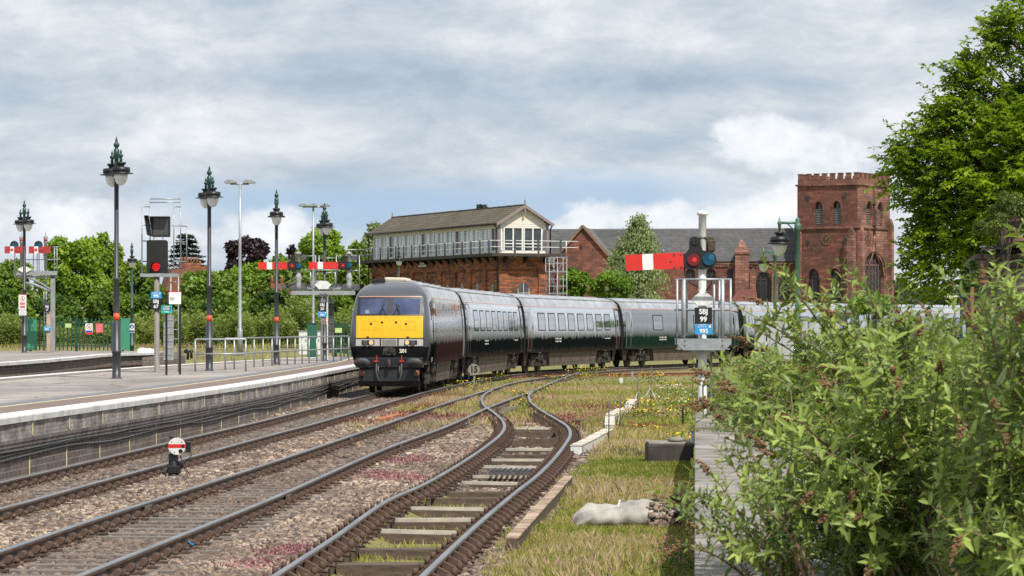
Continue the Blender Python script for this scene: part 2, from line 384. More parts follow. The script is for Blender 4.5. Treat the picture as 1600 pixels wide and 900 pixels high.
bump(t, p, vo.outputs['Distance'], .9, .04)
ground = npmesh('ground', np.c_[gx.ravel(), gy.ravel(), gzv.ravel()], np.c_[ii, ii + 1, ii + nx + 1, ii + nx], m, None, {'grass': grassf(gx, gy).ravel()}, True)
tag(ground, kind='structure', label='ballast, dry grass and weeds around the railway tracks')

# loose ballast stones near the camera, one object
def stones(n, y0, y1, size, seed, dens=None):
    r = np.random.default_rng(seed)
    y = y0 + (y1 - y0) * r.random(n) ** 1.25
    lo = np.maximum(xat(EDGEp, y) + .25, -.178 * y - .3); hi = np.minimum(xat(R3p, y) + .7, .05 * y)
    x = lo + (hi - lo) * r.random(n)
    keep = np.ones(n, bool)
    for P in (L2p, R2p, L3p, R3p): keep &= abs(x - xat(P, y)) > .11
    for s in (-.75, .75): keep &= abs(x - xat(C1p, y) - s) > .11
    keep &= (grassf(x, y) < .4 + .3 * r.random(n))
    inr = ((x > xat(L2p, y)) & (x < xat(R2p, y))) | (abs(x - xat(C1p, y)) < .7)
    keep &= ~(inr & (r.random(n) < .35)); keep &= ~((x > xat(L3p, y) - .3) & (x < xat(R3p, y) + .3) & (r.random(n) < .75))
    x, y = x[keep], y[keep]; n = len(x); inr = inr[keep]
    b = np.array([(-1, -1, -1), (1, -1, -1), (1, 1, -1), (-1, 1, -1), (-1, -1, 1), (1, -1, 1), (1, 1, 1), (-1, 1, 1)], float) * .58
    V = b[None] + r.uniform(-.33, .33, (n, 8, 3))
    V *= (size * r.uniform(.55, 1.25, (n, 1, 1))) * np.c_[r.uniform(.8, 1.3, n), r.uniform(.7, 1.1, n), r.uniform(.5, .85, n)][:, None, :]
    a = r.uniform(0, 2 * PI, n); c, s = np.cos(a)[:, None], np.sin(a)[:, None]
    tl = r.uniform(-.6, .6, n); ct, stt = np.cos(tl)[:, None], np.sin(tl)[:, None]
    X, Y, Z = V[:, :, 0], V[:, :, 1], V[:, :, 2]; Y, Z = Y * ct - Z * stt, Y * stt + Z * ct
    X, Y = X * c - Y * s, X * s + Y * c
    zb = gz(x, y) + .008 + .012 * r.random(n)
    V = np.stack([X + x[:, None], Y + y[:, None], Z + zb[:, None]], 2).reshape(-1, 3)
    q = np.array([(0, 3, 2, 1), (4, 5, 6, 7), (0, 1, 5, 4), (1, 2, 6, 5), (2, 3, 7, 6), (3, 0, 4, 7)])
    Fc = (np.arange(n)[:, None, None] * 8 + q[None]).reshape(-1, 4)
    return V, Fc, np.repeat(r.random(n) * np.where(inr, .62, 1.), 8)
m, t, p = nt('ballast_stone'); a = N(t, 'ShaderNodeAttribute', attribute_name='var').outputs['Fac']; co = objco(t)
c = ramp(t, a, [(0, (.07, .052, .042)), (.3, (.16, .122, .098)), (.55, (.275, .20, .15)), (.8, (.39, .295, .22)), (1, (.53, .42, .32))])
c = mix(t, ramp(t, noise(t, .4, 5, co), [(.42, (0, 0, 0)), (.62, (.6, .6, .6))]), c, (.11, .075, .058))
L(t, c, p.inputs['Base Color']); p.inputs['Roughness'].default_value = .9
M['stonebit'] = m
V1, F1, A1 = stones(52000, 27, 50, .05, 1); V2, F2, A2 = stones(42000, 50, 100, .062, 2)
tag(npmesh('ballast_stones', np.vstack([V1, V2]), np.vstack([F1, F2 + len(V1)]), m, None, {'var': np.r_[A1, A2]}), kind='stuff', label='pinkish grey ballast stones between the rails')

# ------------------------------------------------------------------ rails
PROF = [(-.028, 0), (.028, 0), (.036, -.012), (.034, -.042), (.010, -.056), (.010, -.125), (.066, -.146), (.066, -.157), (-.066, -.157), (-.066, -.146), (-.010, -.125), (-.010, -.056), (-.034, -.042), (-.036, -.012)]
def sweep(mb, path, prof, zf, closed=True, mats=None, top=None):
    P = np.asarray(path, float); n = len(P); k = len(prof)
    T = np.gradient(P, axis=0); T /= np.linalg.norm(T, axis=1)[:, None]; Nn = np.c_[T[:, 1], -T[:, 0]]
    vs = []
    for i in range(n):
        for (a, z) in prof: vs.append((P[i, 0] + Nn[i, 0] * a, P[i, 1] + Nn[i, 1] * a, z + zf(P[i, 1])))
    b = len(mb.v); mb.v += vs
    for i in range(n - 1):
        for j in range(k if closed else k - 1):
            j2 = (j + 1) % k
            mb.f.append((b + i * k + j, b + (i + 1) * k + j, b + (i + 1) * k + j2, b + i * k + j2)[::-1]); mb.m.append(mats[j] if mats else mb.cur); mb.sm.append(False)
    if closed:
        mb.f.append(tuple(b + j for j in range(k))); mb.m.append(mb.cur); mb.sm.append(False)
        mb.f.append(tuple(b + (n - 1) * k + j for j in range(k))[::-1]); mb.m.append(mb.cur); mb.sm.append(False)
    return mb
def rail(path, par, dz=0.):
    mb = MB(); sweep(mb, path, PROF, lambda y: zr(y) + dz, True, [1, 1, 0, 0, 0, 0, 0, 0, 0, 0, 0, 0, 0, 1])
    return mb.build('rail', [M['rail'], M['railtop']], par)
def walk(P, spacing):
    s = np.r_[0, np.cumsum(np.linalg.norm(np.diff(P, axis=0), axis=1))]; q = np.arange(0, s[-1], spacing)
    X = np.c_[np.interp(q, s, P[:, 0]), np.interp(q, s, P[:, 1])]; T = np.gradient(X, axis=0); return X, np.arctan2(-T[:, 0], T[:, 1])
def sleepers(par, P, spacing, y0, y1, mesh, zoff, maxn=100, skip=()):
    X, A = walk(P, spacing); out = []
    for (x, y), a in zip(X, A):
        if y < y0 or y > y1 or len(out) >= maxn: continue
        o = bpy.data.objects.new(mesh.name, mesh); COL.objects.link(o); o.parent = par
        o.location = (x + random.uniform(-.02, .02), y, zr(y) + zoff + random.uniform(-.008, .008)); o.rotation_euler = (random.uniform(-.02, .02), 0, a + random.uniform(-.012, .012)); out.append(o)
    return out
def proto(mb, name, mats):
    o = mb.build(name, mats); me = o.data; bpy.data.objects.remove(o); me.name = name; return me
def off(P, d):
    T = np.gradient(P, axis=0); T /= np.linalg.norm(T, axis=1)[:, None]; return P + np.c_[T[:, 1], -T[:, 0]] * d
def chairs(par, P, spacing, y0, y1, mesh, zoff=-.15):
    """fastenings along one rail: the nearest as parts, the rest one mass"""
    X, A = walk(P, spacing); n = 0; far = MB(); vs = [v.co.copy() for v in mesh.vertices]; fs = [tuple(f.vertices) for f in mesh.polygons]
    for (x, y), a in zip(X, A):
        if y < y0 or y > y1: continue
        mt = Matrix.Translation((x, y, zr(y) + zoff)) @ Matrix.Rotation(a, 4, 'Z')
        if n < 46:
            o = bpy.data.objects.new('rail_chair', mesh); COL.objects.link(o); o.parent = par; o.matrix_local = mt; n += 1
        else: far.add([mt @ v for v in vs], fs)
    if far.v: tag(far.build('rail_chair', M['chair'], par), kind='stuff')
sm = proto(MB().box(-1.25, 1.25, -.125, .125, -.13, 0), 'sleeper', M['csleeper'])
# clip-type chair: round keys bulging each side of the rail
cb = MB()
for s in (-1, 1):
    cb.box(s * .15 - .15, s * .15 + .09, -.075, .075, -.02, .004)
    cb.tube([(s * .10, -.085, .055), (s * .10, .085, .055)], .042, 8)
    cb.tube([(s * .19, 0, .02), (s * .19, 0, .06)], .028, 6)
cm_ = proto(cb, 'rail_chair', M['chair'])
cb = MB()
for s in (-1, 1):
    cb.add([(s * .02, -.05, .125), (s * .02, .05, .125), (s * .26, .085, .0), (s * .26, -.085, .0), (s * .02, -.05, .0), (s * .02, .05, .0)], [(0, 1, 2, 3), (0, 3, 4), (1, 5, 2), (4, 3, 2, 5), (0, 4, 5, 1)])
    cb.tube([(s * .2, -.0, .02), (s * .2, 0, .1)], .03, 6); cb.box(s * .15 - .15, s * .15 + .1, -.09, .09, -.03, -.01)
bm_ = proto(cb, 'rail_chair', M['chair'])

t1 = thing('railway_track', 'nearest track to the platform, running under the black train', 'railway track', (0, 0, 0), 0, 'railway tracks')
rail(off(C1p, -.7525), t1); rail(off(C1p, .7525), t1)
sleepers(t1, C1p, .7, 38, 112, sm, -.16)
for s in (-1, 1): chairs(t1, off(C1p, s * .7525), .7, 38, 125, cm_)
t2 = thing('railway_track', 'middle track with shiny rails, between the small round signal and the pink weeds', 'railway track', (0, 0, 0), 0, 'railway tracks')
rail(L2p, t2); rail(R2p, t2)
n_ = np.linspace(20, 88, 120); C2p = np.c_[(xat(L2p, n_) + xat(R2p, n_)) / 2, n_]
sleepers(t2, C2p, .7, 29, 88, sm, -.165)
for P in (L2p, R2p): chairs(t2, P, .7, 29, 84, cm_)
jb = MB()
for (P, y) in ((L2p, 40.5), (R2p, 43), (R2p, 59.5), (L2p, 63)):
    x = float(xat(P, y))
    for s in (-1, 1): jb.box(x + s * .045 - .02, x + s * .045 + .02, y - .3, y + .3, zr(y) - .12, zr(y) - .045)
jb.build('fishplate', M['dgrey'], t2)
t3 = thing('railway_track', 'disused looking turnout track bending in an S, with open pale crossbars', 'railway track', (0, 0, 0), 0, 'railway tracks')
rail(L3p, t3); rail(R3p, t3)
C3p = np.c_[(xat(L3p, n_) + xat(R3p, n_)) / 2, n_]
for P, s in ((L3p, -1), (R3p, 1)):
    mb = MB(); q = P[(P[:, 1] < 84)]; sweep(mb, off(q, .0), [(-.19, -.17), (.19, -.17), (.19, -.36), (-.19, -.36)][::-1], zr); mb.build('longitudinal_timber', M['tsleeper'], t3)
    chairs(t3, P, .72, 26, 80, bm_)
sa = proto(MB().box(-.5, .5, -.035, .03, -.05, 0), 'crossbar', M['steel_sl'])
sc = proto(MB().box(-.5, .5, -.07, .07, -.2, -.052), 'crossbar', M['tsleeper'])
sb = proto(MB().box(-.5, .5, -.12, .12, -.16, 0), 'crossbar', M['tsleeper'])
X, A = walk(C3p, 2.45)
for k, ((x, y), a) in enumerate(zip(X, A)):
    if y > 78: continue
    o = bpy.data.objects.new('crossbar', sa if random.random() < .68 else sb); COL.objects.link(o); o.parent = t3
    wd_ = float(xat(R3p, y) - xat(L3p, y)) - .42
    if o.data is sa:
        o2 = bpy.data.objects.new('bar_timber', sc); COL.objects.link(o2); o2.parent = o
    o.location = (x, y + random.uniform(-.25, .25), zr(y) - .175 + random.uniform(-.05, .02)); o.rotation_euler = (random.uniform(-.05, .05), random.uniform(-.025, .025), a * .6 + random.uniform(-.02, .02)); o.scale = (wd_, 1, 1)
for (q, lb) in (([(845, 586), (930, 583.5), (1075, 581), (1180, 578)], 'rusty rail lying beyond the yellow flowers, in front of the third coach'),):
    t4 = thing('old_rail', lb, 'rail'); P = catmull(pxs(q), 1.); mb = MB(); sweep(mb, P, PROF, lambda y: zr(y) - .02); mb.build('rail_length', M['rust'], t4)

# ------------------------------------------------------------------ platforms
M['asphalt'], t, p = nt('platform_asphalt'); co = objco(t)
c = ramp(t, noise(t, .5, 8, mapv(t, co, (1, .35, 1)), .65), [(.3, (.22, .19, .17)), (.5, (.31, .28, .255)), (.7, (.41, .375, .345))])
c = mix(t, ramp(t, noise(t, 30, 3, co), [(.35, (.35, .35, .35)), (.6, (0, 0, 0))]), c, (.12, .11, .1))
ck_ = N(t, 'ShaderNodeTexVoronoi', feature='DISTANCE_TO_EDGE', i_Scale=.42); wp = N(t, 'ShaderNodeVectorMath', operation='MULTIPLY_ADD'); wn = N(t, 'ShaderNodeTexNoise', i_Scale=1.5, i_Detail=4.); L(t, co, wn.inputs[0]); L(t, wn.outputs['Color'], wp.inputs[0]); wp.inputs[1].default_value = (.7, .7, 0); L(t, co, wp.inputs[2]); L(t, wp.outputs[0], ck_.inputs[0])
c = mix(t, ramp(t, ck_.outputs['Distance'], [(.004, (.7, .7, .7)), (.03, (0, 0, 0))]), c, (.09, .08, .06))
pt_ = N(t, 'ShaderNodeTexVoronoi', i_Scale=.16); L(t, mapv(t, co, (1.6, .55, 1)), pt_.inputs[0]); c = mix(t, .55, c, ramp(t, N(t, 'ShaderNodeSeparateColor').outputs[0], [(0, (.75, .74, .73)), (1, (1.2, 1.17, 1.13))]), 'MULTIPLY'); L(t, pt_.outputs['Color'], [q for q in t.nodes if q.bl_idname == 'ShaderNodeSeparateColor'][-1].inputs[0])
L(t, c, p.inputs['Base Color']); p.inputs['Roughness'].default_value = .9
M['brownpave'] = brick('brown_paving', (.2, .14, .115), (.24, .17, .14), (.1, .08, .07), .45, .45, .012, (.12, .1, .09), .5, bmpd=.003)
M['bluepave'] = mat('blue_grey_paving', (.16, .165, .18), .85, var=.25, scale=4)
M['yline'] = mat('worn_yellow_line', (.62, .53, .27), .8, var=.25, scale=2.5)
M['coping'], t, p = nt('whitewashed_coping'); co = objco(t)
c = ramp(t, noise(t, 2.2, 7, co, .7), [(.30, (.26, .235, .205)), (.43, (.6, .585, .56)), (.68, (.78, .77, .755))]); L(t, c, p.inputs['Base Color']); p.inputs['Roughness'].default_value = .8
M['bluebrick'] = brick('blue_engineering_brick', (.115, .092, .082), (.205, .16, .135), (.27, .24, .205), .34, .115, .012, (.07, .055, .045), .5, dscale=1.2)
M['stainbrick'] = brick('lime_stained_brick', (.15, .13, .12), (.26, .23, .21), (.15, .13, .12), .23, .08, .01, (.54, .495, .44), .8, dscale=1.6)
def strips(par, name, path, bands, z):
    mb = MB()
    for a, b_, mi in bands:
        mb.cur = mi; sweep(mb, path, [(-a, z), (-b_, z)], lambda y: 0, False)
    return mb
pf = thing('station_platform', 'island platform with white edge and grey paving where the tall lamps stand', 'platform')
mb = strips(pf, 'paving', EDGEp, [(.5, 1.5, 1), (1.5, 1.6, 3), (1.6, 2.1, 2)], ZP)
inn = off(EDGEp, -2.1); inf = off(FARp, 1.5)
def fillband(mb, A, B, z, mi, k=60):
    ya, yb = A[:, 1], B[:, 1]; ys_ = np.linspace(28, 149, k); xa, xb = np.interp(ys_, ya, A[:, 0]), np.interp(ys_, yb, B[:, 0]); b = len(mb.v)
    for y, u, w in zip(ys_, xa, xb): mb.v += [(u, y, z), (w, y, z)]
    for i in range(k - 1): mb.f.append((b + 2 * i, b + 2 * i + 2, b + 2 * i + 3, b + 2 * i + 1)); mb.m.append(mi); mb.sm.append(False)
fillband(mb, inn, inf, ZP, 0)
for a, b_, mi in ((1.5, 1.4, 3), (1.4, 1.0, 2), (1.0, .42, 1)):
    mb.cur = mi; sweep(mb, FARp, [(a, ZP), (b_, ZP)][::-1], lambda y: 0, False)
mb.build('paving', [M['asphalt'], M['brownpave'], M['bluepave'], M['yline']], pf)
# coping stones: one mesh, joints every 0.9 m
def coping(path, side, par):
    mb = MB(); X, A = walk(path, .92)
    for i in range(len(X) - 1):
        (x0, y0), (x1, y1) = X[i], X[i + 1]; dx, dy = x1 - x0, y1 - y0; l = math.hypot(dx, dy); nx_, ny_ = dy / l * side, -dx / l * side; j = random.uniform(-.006, .006); g_ = .012
        q = [(x0 + dx / l * g_, y0 + dy / l * g_), (x1, y1)]; vs = []
        for (x, y) in q:
            for (o_, z) in ((0.005, ZP - .12), (.012, ZP - .02), (0, ZP + .004), (-.5, ZP + .006), (-.5, ZP - .12)): vs.append((x + nx_ * (o_ + j), y + ny_ * (o_ + j), z))
        fs = [(k, k + 1, k + 6, k + 5) for k in range(4)] + [(0, 1, 2, 3, 4), (9, 8, 7, 6, 5)]
        mb.add(vs, fs if side > 0 else [f[::-1] for f in fs])
    return mb.build('coping', M['coping'], par)
coping(EDGEp, 1, pf); coping(FARp, -1, pf)
mb = MB(); mb.cur = 1
sweep(mb, EDGEp, [(-.03, ZP - .12), (-.03, .52)], lambda y: 0, False)
mb.cur = 2
for a, z0, z1 in ((-.03, .52, .46), (-.045, .46, .39), (-.06, .39, .32)):
    sweep(mb, EDGEp, [(a, z0), (a, z1)], lambda y: 0, False); sweep(mb, EDGEp, [(a, z1), (a - .015, z1)], lambda y: 0, False)
mb.cur = 0; sweep(mb, EDGEp, [(-.075, .32), (-.09, -.35)], lambda y: 0, False)
sweep(mb, FARp, [(.1, ZP - .12), (.12, -.3)][::-1], lambda y: 0, False)
mb.build('wall', [M['bluebrick'], M['stainbrick'], mat('sooty_brick_course', (.15, .13, .12), .9, var=.5, scale=3)], pf)
mb = MB(); X, A = walk(EDGEp, 3.1)
for i, ((x, y), a) in enumerate(zip(X, A)):
    if y > 40: mb.cbox((x - .02, y, .66), (.012, .04, .22)); mb.cbox((x - .075, y, .05), (.014, .035, .5))
mb.build('painted_tick_mark', M['yline'], pf)
for k, (o_, z_, r_) in enumerate(((-.05, .27, .016), (-.06, .21, .022), (-.03, .34, .014))):
    P = catmull(np.c_[off(EDGEp, o_)[::4], z_ + .04 * np.sin(np.arange(len(EDGEp[::4])) * (1.1 + k))], .6)
    cab = thing('cable', ['thin black cable strung along the platform wall', 'thick black cable sagging lowest along the platform wall', 'second thin cable strung along the top of the platform wall'][k], 'cable'); MB().tube(P, r_, 6).build('cable_run', M['dgrey'], cab)
for i, (px, py) in enumerate(((109, 702), (249, 675), (355, 650), (437, 634))):
    x, y = gg(px, py); o = thing('marker_post', 'short white marker post at the foot of the platform wall', 'post', (x, y, float(gz(x, y))), 0, 'white marker posts below the platform wall')
    MB().cbox((0, 0, .12), (.045, .03, .26)).build('post', M['dwhite'], o, .004)
# far platform across the sunken bay
ZF = 1.25
fe = np.array([(-19.6, 70), (-18.2, 84), (-16.75, 96), (-17, 115), (-17.4, 129), (-16.3, 136)]); fep = catmull(fe, 1.)
fp = thing('station_platform', 'second platform at far left with crumbling white edge, carrying the green fence', 'platform')
mb = MB(); b = []
for (x, y) in fep: mb.v += [(x, y, ZF), (-60, y, ZF)]
for i in range(len(fep) - 1): mb.f.append((2 * i, 2 * i + 2, 2 * i + 3, 2 * i + 1)); mb.m.append(0); mb.sm.append(False)
mb.cur = 0; mb.box(-60, -16.3, 136, 146, -.3, ZF - .01)
mb.build('paving', M['asphalt'], fp)
mb = MB(); sweep(mb, fep, [(-.4, ZF + .006), (.03, ZF + .004), (.03, ZF - .1), (-.0, ZF - .1)], lambda y: 0, False); mb.build('coping', M['coping'], fp)
mb = MB(); sweep(mb, fep, [(-.08, ZF - .1), (-.08, .7), (-.2, .6), (-.2, -.4)], lambda y: 0, False)
mb.box(-16.2, -15.2, 129, 137, .2, 1.1, Matrix.Translation((0, 0, 0))); mb.build('wall', M['bluebrick'], fp)

# disused concrete platform on the right, its edge running straight away from the camera
dp = thing('disused_platform', 'cracked pale concrete platform strip at lower right, half under the bushes', 'platform')
y = 12.
k = 0
while y < 54:
    ln = random.uniform(1.7, 2.4); dz = random.uniform(-.06, .02); mb = MB(); e = .062
    x0, x1 = e * y, e * (y + ln - .06); w = 1.6
    z1 = .8 + dz
    mb.add([(x0, y, z1 - .16), (x0 + w, y, z1 - .16), (x1 + w, y + ln - .06, z1 - .16), (x1, y + ln - .06, z1 - .16), (x0, y, z1), (x0 + w, y, z1), (x1 + w, y + ln - .06, z1), (x1, y + ln - .06, z1)],
           [(0, 3, 2, 1), (4, 5, 6, 7), (0, 1, 5, 4), (1, 2, 6, 5), (2, 3, 7, 6), (3, 0, 4, 7)])
    mb.build('slab', M['concrete'], dp, .012); y += ln; k += 1
mb = MB(); mb.add([(.062 * 12 + .02, 12, .62), (.062 * 54 + .02, 54, .62), (.062 * 54 + .02, 54, -.4), (.062 * 12 + .02, 12, -.4), (12, 12, .62), (12, 54, .62), (12, 54, -.4)],
                  [(0, 1, 2, 3), (0, 4, 5, 1), (1, 5, 6, 2)])
mb.build('bank', mat('soil_and_moss', (.09, .075, .04), .95, var=.5, scale=2, bmp=.6, col2=(.12, .14, .04)), dp)
# ------------------------------------------------------------------ street furniture, signals, signs
class Frame:                                               # a thing's own axes: metres across, away and up from its base
    def __init__(s, px, py, d): s.px, s.py, s.d, s.k = px, py, d, d / F; s.base = P3(px, py, d)
    def __call__(s, px, py, y=0.): return ((px - s.px) * s.k, y, (s.py - py) * s.k)
    def rect(s, mb, x0, y0, x1, y1, t=.03, y=0.):
        a, b = s(x0, y1), s(x1, y0); return mb.box(a[0], b[0], y, y + t, a[2], b[2])
def lantern(root, x, y, z, with_finial=True):
    mb = MB().lathe([(.02, .30), (.14, .30), (.15, .25), (.10, .22), (.10, .17), (.26, .15), (.275, .03), (.23, .01), (.36, -.02), (.365, -.035), (.2, -.04)], n=18)
    ln = mb.build('lantern_hood', M['black'], root, loc=(x, y, z))
    MB().lathe([(.205, -.042), (.2, -.12), (.17, -.24), (.11, -.33), (.04, -.375), (.0, -.38)], n=16).build('lantern_glass', M['lampglass'], ln)
    if with_finial: MB().lathe([(.03, .30), (.05, .38), (.03, .42), (.065, .47), (.065, .51), (.025, .55), (.035, .59), (.0, .7)], n=10).build('finial', M['lampgreen'], ln)
def column_lamp(loc, label, ang, H=7.0, twin=True, green=False, reach=.45, group='ornate platform lamps', band=True):
    r = thing('platform_lamp', label, 'lamp post', loc, 0, group)
    dark = M['lampgreen'] if green else M['pole']
    MB().lathe([(.16, 0), (.16, .02), (.125, .03), (.125, .74), (.14, .75), (.14, .82), (.125, .83), (.125, 1.60), (.085, 1.66), (.085, 2.85), (.095, 2.86), (.095, 2.93), (.068, 2.95), (.066, H - 1.4)], n=16).build('pole', dark, r)
    if band: MB().lathe([(.088, 1.70), (.088, 1.9)], n=16).build('warning_band', M['orange'], r)
    z = H - 7.0
    MB().lathe([(.07, 5.55 + z), (.075, 6.0 + z), (.06, 6.02 + z), (.065, 6.42 + z), (.09, 6.46 + z), (.085, 6.66 + z), (.05, 6.68 + z), (.045, 6.71 + z), (.085, 6.76 + z), (.088, 6.81 + z), (.05, 6.87 + z), (.035, 6.89 + z), (.04, 6.92 + z), (.0, 7.06 + z)], n=14).build('column_top', M['lampgreen'], r)
    c, s = math.cos(ang), math.sin(ang)
    mb = MB()
    for q in ((1, -1) if twin else (1,)):
        x, y = q * c * reach, q * s * reach
        mb.tube([(0, 0, 6.38 + z), (x * .55, y * .55, 6.44 + z), (x, y, 6.36 + z)], .025, 6); mb.tube([(0, 0, 6.1 + z), (x * .6, y * .6, 6.2 + z), (x * .85, y * .85, 6.38 + z)], .015, 5)
        lantern(r, x, y, 5.97 + z)
    mb.build('bracket', M['lampgreen'], r)
    return r
LB = [(182, 85.6, 1.15, 'tallest black platform lamp with twin lanterns, nearest one, left of the red signal'),
      (327, 101, 1.2, 'twin lantern platform lamp inside the near end of the railing'),
      (432, 118.4, 1.5, 'platform lamp with its lanterns in line, crossing the left red semaphore arm'),
      (507, 131, 1.27, 'platform lamp farthest along the railing, just behind the signal with two red arms')]
for px, d, a, lb in LB: column_lamp((PX(px, d), d, ZP), lb, -a)
d = 136; col_e = column_lamp((PX(38, d), d, ZF), 'twin lantern lamp with red and white notice on its pole, at far left', -1.0)
column_lamp((PX(206, 165), 165, .6), 'thin green lamp post with one lantern and a blue notice, behind the green fence', -.2, 6.55, False, True, .02, 'single lantern green lamps', False)
column_lamp((PX(623, 200), 200, 0), 'green single lantern lamp standing against the brick signal box', -.2, 8.0, False, True, .02, 'single lantern green lamps', False)
def swan(px, ytop, d, side, yb, label, ylan, xlan):
    f = Frame(px, yb, d); r = thing('swan_neck_lamp', label, 'lamp post', f.base, 0, 'green bracket lamps above the bushes')
    h = (yb - ytop) * f.k; MB().lathe([(.11, 0), (.11, .9), (.08, 1.0), (.07, h - .4), (.095, h - .38), (.095, h - .22), (.05, h - .18), (.075, h - .1), (.0, h)], n=12).build('pole', M['postgreen'], r)
    lx, _, lz = f(xlan, ylan)
    MB().tube([(0, 0, lz + .55), (lx, 0, lz + .55)], .035, 6).tube([(0, 0, lz + .1), (lx * .25, 0, lz + .38), (lx * .55, 0, lz + .52)], .02, 5).lathe([(.02, .3), (.05, .5), (.07, .55), (.03, .6), (.0, .75)], (lx, 0, lz), 10).build('bracket', M['postgreen'], r)
    lantern(r, lx, 0, lz, False)
swan(1246.5, 338, 82, -1, 560, 'tall green lamp post in front of the church tower, lantern on a left arm', 379, 1218)
swan(1211, 388, 132, -1, 560, 'smaller green bracket lamp farther back, left of the tall one by the tower', 412, 1193)

def flood(px, ytop, d, label, heads, ybase):
    f = Frame(px, ybase, d); r = thing('floodlight_mast', label, 'floodlight', f.base, 0, 'slim grey floodlight masts'); h = (ybase - ytop) * f.k
    MB().lathe([(.16, 0), (.16, 1.5), (.10, 1.6), (.085, h * .6), (.065, h)], n=10).build('mast', M['galv'], r)
    mb = MB(); xs_ = [f(x, 0)[0] for x in heads]; mb.tube([(min(xs_), 0, h - .02), (max(xs_), 0, h - .02)], .05, 6); mb.build('crossarm', M['galv'], r)
    for x in xs_:
        MB().prism([(-.32, .0), (.32, .0), (.36, .08), (.2, .2), (-.2, .2), (-.36, .08)], -.3, .3, Matrix.Translation((x, 0, h + .02))).build('floodlight_head', M['grey'], r, .01)
flood(375, 287, 170, 'grey floodlight mast with two lights, between the second and third platform lamps', (360, 389), 556)
flood(489.5, 323, 215, 'grey floodlight mast with three lights behind the two red arms', (473, 489, 508), 545)

# ------- signs: every sign is a thing of its own, fixed to its post
def plate(f, x0, y0, x1, y1, m, label, y=-.12, cat='sign', name='sign', parent=None, t=.012):
    cx, cy = (x0 + x1) / 2, (y0 + y1) / 2; a = f(cx, cy, y)
    w, h = (x1 - x0) * f.k, (y1 - y0) * f.k
    r = thing(name, label, cat, (f.base[0] + a[0], f.base[1] + y, f.base[2] + a[2]))
    MB().box(-w / 2, w / 2, 0, t, -h / 2, h / 2).build('plate', m, r, .004)
    return r, w, h
def lines(r, w, x0, x1, zs, th, m, y=-.003, name='small_print'):
    mb = MB()
    for z in zs:
        x = x0
        while x < x1 - .01:
            l = random.uniform(.25, .7) * (x1 - x0) * .35; mb.box(x, min(x + l, x1), y, y + .001, z - th / 2, z + th / 2); x += l + (x1 - x0) * .05
    return mb.build(name, m, r)
def id_plate(f, x0, y0, x1, y1, l2, label, y=-.14):
    r, w, h = plate(f, x0, y0, x1, y1, M['black'], label, y)
    text('SBJ', h * .42, M['white'], r, (0, -.004, h * .24), bold=.004); text(l2, h * .42, M['white'], r, (0, -.004, -h * .22), bold=.004)
def gsm_plate(f, x0, y0, x1, y1, label, y=-.14):
    r, w, h = plate(f, x0, y0, x1, y1, M['sky_blue'], label, y)
    text('GSM-R', h * .3, M['white'], r, (-w * .1, -.004, h * .28)); MB().box(w * .29, w * .41, -.004, -.002, h * .18, h * .40).build('symbol', M['white'], r); text('995', h * .58, M['white'], r, (0, -.004, -h * .17), bold=.004)
def ring_pict(r, R_, cz, col='redplate'):
    mb = MB()
    n = 24
    vs = []; 
    for k in range(n):
        q = 2 * PI * k / n
        for rr in (R_, R_ * .8): vs.append((rr * math.cos(q), -.004, cz + rr * math.sin(q)))
    mb.add(vs, [(2 * k, 2 * k + 1, (2 * k + 3) % (2 * n), (2 * k + 2) % (2 * n)) for k in range(n)])
    Mx = Matrix.Translation((0, -.0035, cz)) @ Matrix.Rotation(R(40), 4, 'Y'); mb.box(-R_ * .85, R_ * .85, 0, .001, -R_ * .08, R_ * .08, Mx)
    mb.build('prohibition_ring', M[col], r)
    pb = MB().lathe([(.0, -.11 * R_), (.1 * R_, -.05 * R_), (.13 * R_, .0), (.1 * R_, .1 * R_), (.0, .13 * R_)], (0, -.002, cz + R_ * .5), 8, Matrix.Diagonal((1, .02, 1, 1)))
    pb.prism([(-.12 * R_, .35 * R_), (.2 * R_, .3 * R_), (.12 * R_, -.05 * R_), (.3 * R_, -.5 * R_), (.15 * R_, -.55 * R_), (0, -.2 * R_), (-.25 * R_, -.5 * R_), (-.38 * R_, -.42 * R_), (-.1 * R_, .0)][::-1], -.0025, -.001, Matrix.Translation((0, 0, cz)))
    pb.build('walking_figure', M['black'], r)

# ------- colour light signal 67 on the platform
f = Frame(245, 583, 97)
r = thing('colour_light_signal', 'tall black colour light signal showing red, in a steel cage on the platform', 'signal', f.base)
MB().lathe([(.11, 0), (.11, .02), (.092, .03), (.092, (583 - 429) * f.k)], n=14).build('post', mat('weathered_signal_post', (.2, .18, .16), .7, .1, var=.35, scale=3, streak=(6, 6, 1)), r)
mb = MB(); f.rect(mb, 219.5, 427.5, 278.5, 432.5, .55, -.15); mb.build('base_tray', M['galv'], r)
mb = MB(); a, b = f(229, 427), f(262, 375); w = b[0] - a[0]
mb.prism([(a[0], a[2]), (b[0], a[2]), (b[0], b[2] - .06), (b[0] - .06, b[2]), (a[0] + .06, b[2]), (a[0], b[2] - .06)], 0, .12); bk = mb.build('backboard', M['matt_black'], r, .01)
cx, _, cz = f(244, 417)
hd = MB(); n = 20
vs = []
for k in range(n + 1):
    q = PI * (-.25 + 1.5 * k / n); vs += [(cx + .16 * math.cos(q), -.001, cz + .16 * math.sin(q)), (cx + .155 * math.cos(q), -.22, cz + .155 * math.sin(q) + .01)]
hd.smooth = True; hd.add(vs, [(2 * k, 2 * k + 1, 2 * k + 3, 2 * k + 2) for k in range(n)]); hd.build('lens_hood', M['matt_black'], r)
ln = MB().lathe([(.135, 0), (.13, .02), (.0, .03)], (cx, -.002, cz), 20, Matrix.Rotation(PI / 2, 4, 'X')).build('red_lens', M['lens_red'], r)
mb = MB()
